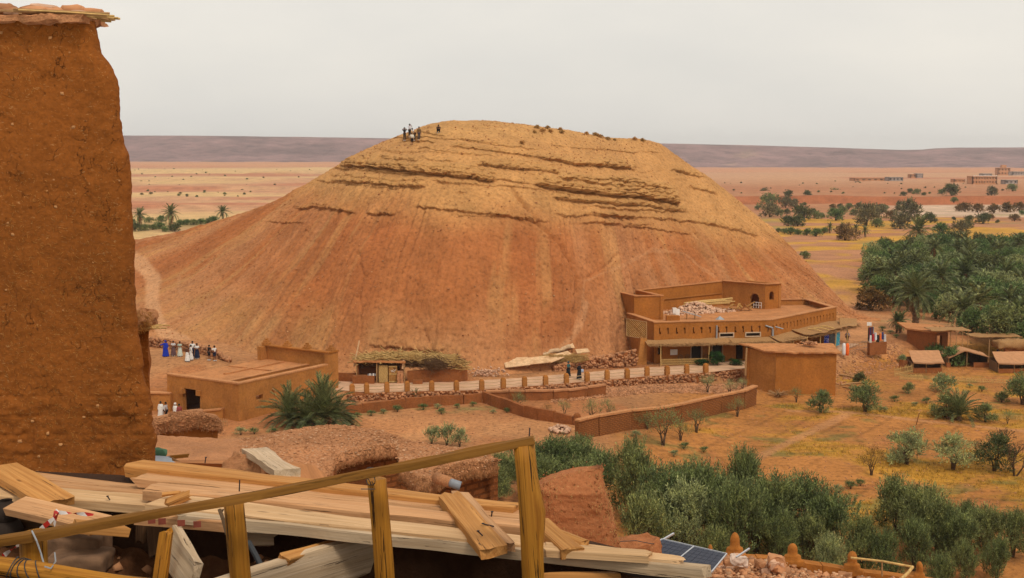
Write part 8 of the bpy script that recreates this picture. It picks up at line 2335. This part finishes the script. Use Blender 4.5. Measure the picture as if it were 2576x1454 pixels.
    for n in 'lr':                                          # fingers and thumb
        hp = Vector(J['ha' + n]); dv = (hp - Vector(J['wr' + n])).normalized(); sdv = dv.cross(Vector((0, 1, .2))).normalized()
        for k, (o_, l_) in enumerate(((-.026, .07), (-.009, .085), (.009, .08), (.026, .065))):
            V.append(tuple(hp + sdv * o_ + dv * l_)); R.append(.009); EE.append((ix['ha' + n], len(V) - 1))
        V.append(tuple(hp + sdv * -.05 + dv * .02)); R.append(.010); EE.append((ix['wr' + n], len(V) - 1))
    skin_part('body', e, V, EE, R, M_skin, 0)
    P = lambda a, b, t: tuple(Vector(J[a]).lerp(Vector(J[b]), t))
    g = 1.22
    if kind == 'robe':
        rows_ = [(J['nec'], .10), (J['che'], .21), (J['spi'], .20), (J['pel'], .22), ((0, .02, .5), .26), ((0, .02, .06), .32)]
        Vr = [(c[0] + r * 1.15 * math.cos(a), c[1] + r * .8 * math.sin(a) * (1 + .06 * math.sin(5 * a)), c[2]) for c, r in rows_ for a in np.linspace(0, 2 * math.pi, 17)[:-1]]
        link('robe', np_mesh('robe', Vr, [tuple(int(q) for q in reversed(f_)) for f_ in grid_faces(6, 16, True)], True), cloth(top), e, world=False)
    Vs = [J['pel'], J['spi'], J['che'], P('che', 'nec', .6)]; Es = [(0, 1), (1, 2), (2, 3)]; Rs = [(.165, .125), (.158, .12), (.178, .128), .085]
    for n in 'lr':
        b = len(Vs); Vs += [J['sh' + n], J['el' + n] if sleeves > .6 else P('sh' + n, 'el' + n, .75)]; Rs += [.080, .066]; Es += [(2, b), (b, b + 1)]
        if sleeves > .8: Vs.append(P('el' + n, 'wr' + n, .9)); Rs.append(.052); Es.append((b + 1, b + 2))
    skin_part('top', e, Vs, Es, Rs, cloth(top), 0)
    if kind in ('trousers', 'shorts'):
        Vt = [J['pel']]; Rt = [(.16, .125)]; Et = []
        for n in 'lr':
            b = len(Vt); Vt += [J['hi' + n], J['kn' + n]]; Rt += [.108, .082]; Et += [(0, b), (b, b + 1)]
            if kind == 'trousers': Vt.append(P('kn' + n, 'an' + n, .92)); Rt.append(.066); Et.append((b + 1, b + 2))
        skin_part('trousers' if kind == 'trousers' else 'shorts', e, Vt, Et, Rt, cloth(bottom), 0)
    elif kind == 'skirt':
        rows_ = [((0, 0, 1.08), .15), ((0, 0, .95), .18), ((0, .01, .5), .24), ((0, .01, .12), .30)]
        Vr = [(c[0] + r * 1.1 * math.cos(a), c[1] + r * .85 * math.sin(a) * (1 + .07 * math.sin(6 * a)), c[2]) for c, r in rows_ for a in np.linspace(0, 2 * math.pi, 17)[:-1]]
        link('skirt', np_mesh('skirt', Vr, [tuple(int(q) for q in reversed(f_)) for f_ in grid_faces(4, 16, True)], True), cloth(bottom), e, world=False)
    hd = Vector(J['hed']); tp__ = Vector(J['top'])
    col = scarf or hair
    rr = .108 if not scarf else .125
    Vh = [(hd.x + rr * math.sin(b) * math.cos(a), hd.y + .022 + rr * 1.02 * math.sin(b) * math.sin(a), hd.z + .035 + rr * 1.1 * math.cos(b)) for b in np.linspace(.02, 1.9, 6) for a in np.linspace(0, 2 * math.pi, 13)[:-1]]
    link('headscarf' if scarf else 'hair', np_mesh('hair', Vh, [tuple(int(q) for q in reversed(f_)) for f_ in grid_faces(6, 12, True)], True), cloth(col), e, world=False)
    fz_ = MB()
    for sx in (-1, 1): fz_.box((hd.x + .032 * sx, hd.y - .098, hd.z + .005), (.022, .012, .01))
    fz_.box((hd.x, hd.y - .106, hd.z - .02), (.018, .022, .035)).box((hd.x, hd.y - .098, hd.z - .055), (.04, .01, .01))
    link('face', fz_.mesh('face'), M_hair, e, world=False)
    fe = MB()
    for n in 'lr':
        a, t = Vector(J['an' + n]), Vector(J['to' + n]); c = a.lerp(t, .45); fe.box((c.x, c.y, .045), (.095, .28, .085), math.atan2(t.x - a.x, -(t.y - a.y)) * .5)
    if pose != 'walk': link('shoes', fe.mesh('shoes'), cloth((.5, .48, .46) if kind != 'robe' else (.05, .03, .02)), e, world=False)
    return e
WH, BK, NV = (.66, .64, .60), (.012, .012, .014), (.012, .018, .045)
hp_ = [(1017, 353, 'ears', BK, BK, 'trousers', 2.9, 'person in black with both hands raised to the head on the hilltop', .5), (1030, 345, 'photo', (.60, .60, .64), BK, 'trousers', 2.6, 'person in white top and black trousers taking a picture on the hilltop', .5),
       (1043, 353, 'bent', WH, BK, 'trousers', -1.2, 'person in white bending forward in the middle of the hilltop group', .5), (1037, 367, 'walk', (.62, .58, .48), BK, 'shorts', 3.3, 'person in pale top and black shorts climbing up to the hilltop group', .9),
       (1054, 352, 'stand', (.14, .08, .03), (.05, .045, .05), 'trousers', .3, 'person in brown jacket standing at the right of the hilltop group', .9), (1103, 335, 'crouch', (.05, .035, .025), BK, 'trousers', .2, 'person squatting alone on the hilltop right of the group', .9)]
for (px, py, po, t_, b_, kd, rz, lab, sl) in hp_:
    q = hill_at(px, py); person((q.x, q.y, q.z - .02), rz, lab, po, t_, b_, kind=kd, sleeves=sl)
def ground_pos(px, py):
    p = gpz(px, py, 1.0); return (p.x, p.y, gh(p.x, p.y))
for (px, py, po, t_, b_, kd, rz, lab, sl, ex) in (
    (417, 897, 'point', (.012, .03, .33), NV, 'robe', 0.1, 'person in long blue robe and headscarf stretching an arm at the left path', .9, dict(scarf=(.015, .03, .25), h=1.82)),
    (436.6, 895.5, 'fold', (.5, .48, .47), (.11, .06, .06), 'skirt', .2, 'person in white top and patterned skirt beside the blue robe', .5, {}),
    (453, 897, 'fold', (.36, .42, .34), (.50, .54, .46), 'skirt', -.2, 'person in pale green and white dress third from the left on the path', .5, {}),
    (471.8, 912, 'stand', (.10, .04, .02), WH, 'skirt', 2.6, 'person with long brown hair and white skirt seen from behind, nearest on the path', .3, dict(hair=(.07, .025, .012))),
    (481, 908, 'stand', WH, WH, 'skirt', 2.2, 'person all in white standing beside the brown haired one', .9, {}),
    (485, 900, 'hips', WH, NV, 'trousers', .2, 'tall person in white shirt and navy trousers in the middle of the path group', .5, dict(h=1.86)),
    (496, 903.5, 'fold', (.62, .60, .57), NV, 'skirt', .1, 'person in white top and long navy skirt right of the tall one', .5, {}),
    (527, 907, 'stand', BK, BK, 'shorts', -.6, 'person in black shirt and black shorts at the stone wall end', .5, {}),
    (540, 911, 'hips', WH, NV, 'shorts', .9, 'person in white shirt and navy shorts, rightmost of the path group', .5, {}),
    (2131, 865.5, 'walk', (.50, .40, .42), BK, 'trousers', .2, 'person in pale pink shirt and black trousers walking past the rugs', .9, dict(scarf=(.5, .5, .5))),
    (2510, 899, 'stand', (.55, .55, .6), (.04, .05, .15), 'trousers', 1.2, 'person in white shirt by the thatched hut at the right edge', .5, {})):
    person(ground_pos(px, py), rz, lab, po, t_, b_, kind=kd, sleeves=sl, **ex)
for (px, py, po, t_, lab, ex) in ((1430, 950, 'fold', (.025, .10, .10), 'person in teal top and dark skirt walking on the pale road', dict(scarf=(.03, .05, .06))), (1457.5, 955, 'hips', BK, 'person in long black dress with headscarf on the pale road', dict(scarf=(.10, .03, .02)))):
    q = gp(px, py, .07); person((q.x, q.y + .3, .06), .9, lab, po, t_, BK, kind='skirt' if po == 'fold' else 'robe', sleeves=.9, **ex)
q = gp(1464, 948, .07)
V, F = sub_box((.3, .12, .35), .06, .04, 3, .15, .05)
link('carrier_bag', np_mesh('carrier_bag', V + np.array([q.x + .05, q.y + .05, .55]), F, True), cloth((.35, .42, .55)), None, label='pale blue carrier bag held by the person in black', cat='bag')
for k, (px, t_, lab, sc) in enumerate(((390, WH, 'person in white by the low annex before the dark doorway', None), (406, (.4, .38, .38), 'dark haired person second from the left before the doorway', None), (433, WH, 'person in white headcloth before the dark doorway', (.6, .58, .55)), (446, (.25, .05, .05), 'person in red just left of the dark doorway', None))):
    Y_ = 116.0; x_ = (px - PCX) / FD * Y_
    person((x_, Y_ - .4 * k, gh(x_, Y_)), k * 1.3, lab, 'stand', t_, BK, kind='robe' if k in (0, 2) else 'trousers', scarf=sc, sleeves=.9)

# ------------------------------------------------------------------ loose stones over the hill face and the ground
n = 15000
ri = rng.integers(6, 400, n); cj = rng.integers(60, T.shape[1] - 6, n)
P = hill_V[ri, cj] + rng.normal(0, .08, (n, 3)) * np.array([1, 1, 0])
dens_ = fbm(P[:, 0] / 5, P[:, 2] / 3, 0, 3, 401) + rng.uniform(-.5, .5, n) > -.05
P = P[dens_]; half = len(P) // 3
def hill_stone_mat(name, col): return plain_mat(name, col, .4, .8, coord='Position', bstr=0)
rocks('hill_stones', P[:half], rng.uniform(.06, .2, half) * rng.uniform(.5, 1, half), hill_stone_mat('hill_stone_pale', (.47, .26, .12)), None, .6, .8, kind='stuff', label='pale loose stones strewn over the hillside', cat='stones')
rocks('hill_stones', P[half:], rng.uniform(.07, .24, len(P) - half) * rng.uniform(.5, 1, len(P) - half), hill_stone_mat('hill_stone_red', (.34, .135, .05)), None, .6, .8, kind='stuff', label='reddish loose stones strewn over the hillside', cat='stones')
n = 9000
x_ = rng.uniform(-38, 62, n); y_ = rng.uniform(84, 160, n)
okm = (y_ < road_front(x_) - .6) | (y_ > road_front(x_) + 5.5)
x_, y_ = x_[okm], y_[okm]
rocks('ground_stones', np.stack([x_, y_, ground_h(x_, y_) + .02], 1), rng.uniform(.04, .16, len(x_)) * rng.uniform(.5, 1.2, len(x_)), M_stone, None, .6, .6, kind='stuff', label='small stones scattered over fields and yards', cat='stones')
# dry grass tufts, yellow in the fields
n = 16000
x_ = rng.uniform(12, 62, n); y_ = rng.uniform(80, 132, n)
c_ = ground_colour(x_, y_); yel = (c_[:, 1] / (c_[:, 0] + 1e-6) > .455) & (c_[:, 2] / (c_[:, 1] + 1e-6) < .24)
x_, y_ = x_[yel], y_[yel]; m_ = len(x_)
M_dryg = leaf_mat('dry_grass', (.40, .235, .035), .35)
r7 = np.random.default_rng(5)
Bq = np.repeat(np.stack([x_, y_, ground_h(x_, y_) - .02], 1), 5, 0) + r7.normal(0, .10, (m_ * 5, 3)) * np.array([1, 1, 0])
Dq = r7.normal(0, .35, (m_ * 5, 3)) + np.array([0, 0, 1.0]); Dq /= np.linalg.norm(Dq, axis=1, keepdims=True)
sd_ = np.cross(Dq, r7.normal(0, 1, Dq.shape)); sd_ /= np.linalg.norm(sd_, axis=1, keepdims=True)
Lq = r7.uniform(.15, .38, (m_ * 5, 1))
Vq = np.stack([Bq - sd_ * .02, Bq + sd_ * .02, Bq + Dq * Lq], 1).reshape(-1, 3)
if m_: link('dry_grass', np_mesh('dry_grass', Vq, np.arange(len(Vq)).reshape(-1, 3)), M_dryg, None, kind='stuff', label='yellow dry grass growing over the field', cat='grass')

# ------------------------------------------------------------------ haze
hz = MB().box((0, 3000, 55), (15000, 8200, 150)).mesh('haze')
hm = bpy.data.materials.new('haze'); hm.use_nodes = True
ht = hm.node_tree; ht.nodes.clear()
ho = ht.nodes.new('ShaderNodeOutputMaterial'); hv = ht.nodes.new('ShaderNodeVolumePrincipled')
hv.inputs['Color'].default_value = (.985, .975, .985, 1); hv.inputs['Density'].default_value = 0.00009; hv.inputs['Anisotropy'].default_value = 0.2
ht.links.new(hv.outputs[0], ho.inputs['Volume'])
link('haze', hz, hm, None, kind='stuff', label='pale dusty air over the whole plain', cat='haze')

# each look-alike named by its place among its fellows
_by = {}
for o in scene.objects:
    if o.parent is None and 'label' in o.keys(): _by.setdefault(o['label'], []).append(o)
_ow = ['leftmost', 'second from left', 'third from left', 'fourth from left', 'fifth from left', 'sixth from left', 'seventh from left', 'eighth from left', 'ninth from left', 'tenth from left']
for lab, os_ in _by.items():
    if len(os_) > 1:
        os_.sort(key=lambda o: float(proj(o.location.x, o.location.y, o.location.z)[0]))
        for k, o in enumerate(os_): o['label'] = lab + ', ' + (_ow[k] if k < 10 else '%dth from left' % (k + 1) if (k + 1) % 10 not in (1, 2, 3) or k < 20 else '%d%s from left' % (k + 1, {1: 'st', 2: 'nd', 3: 'rd'}[(k + 1) % 10]))
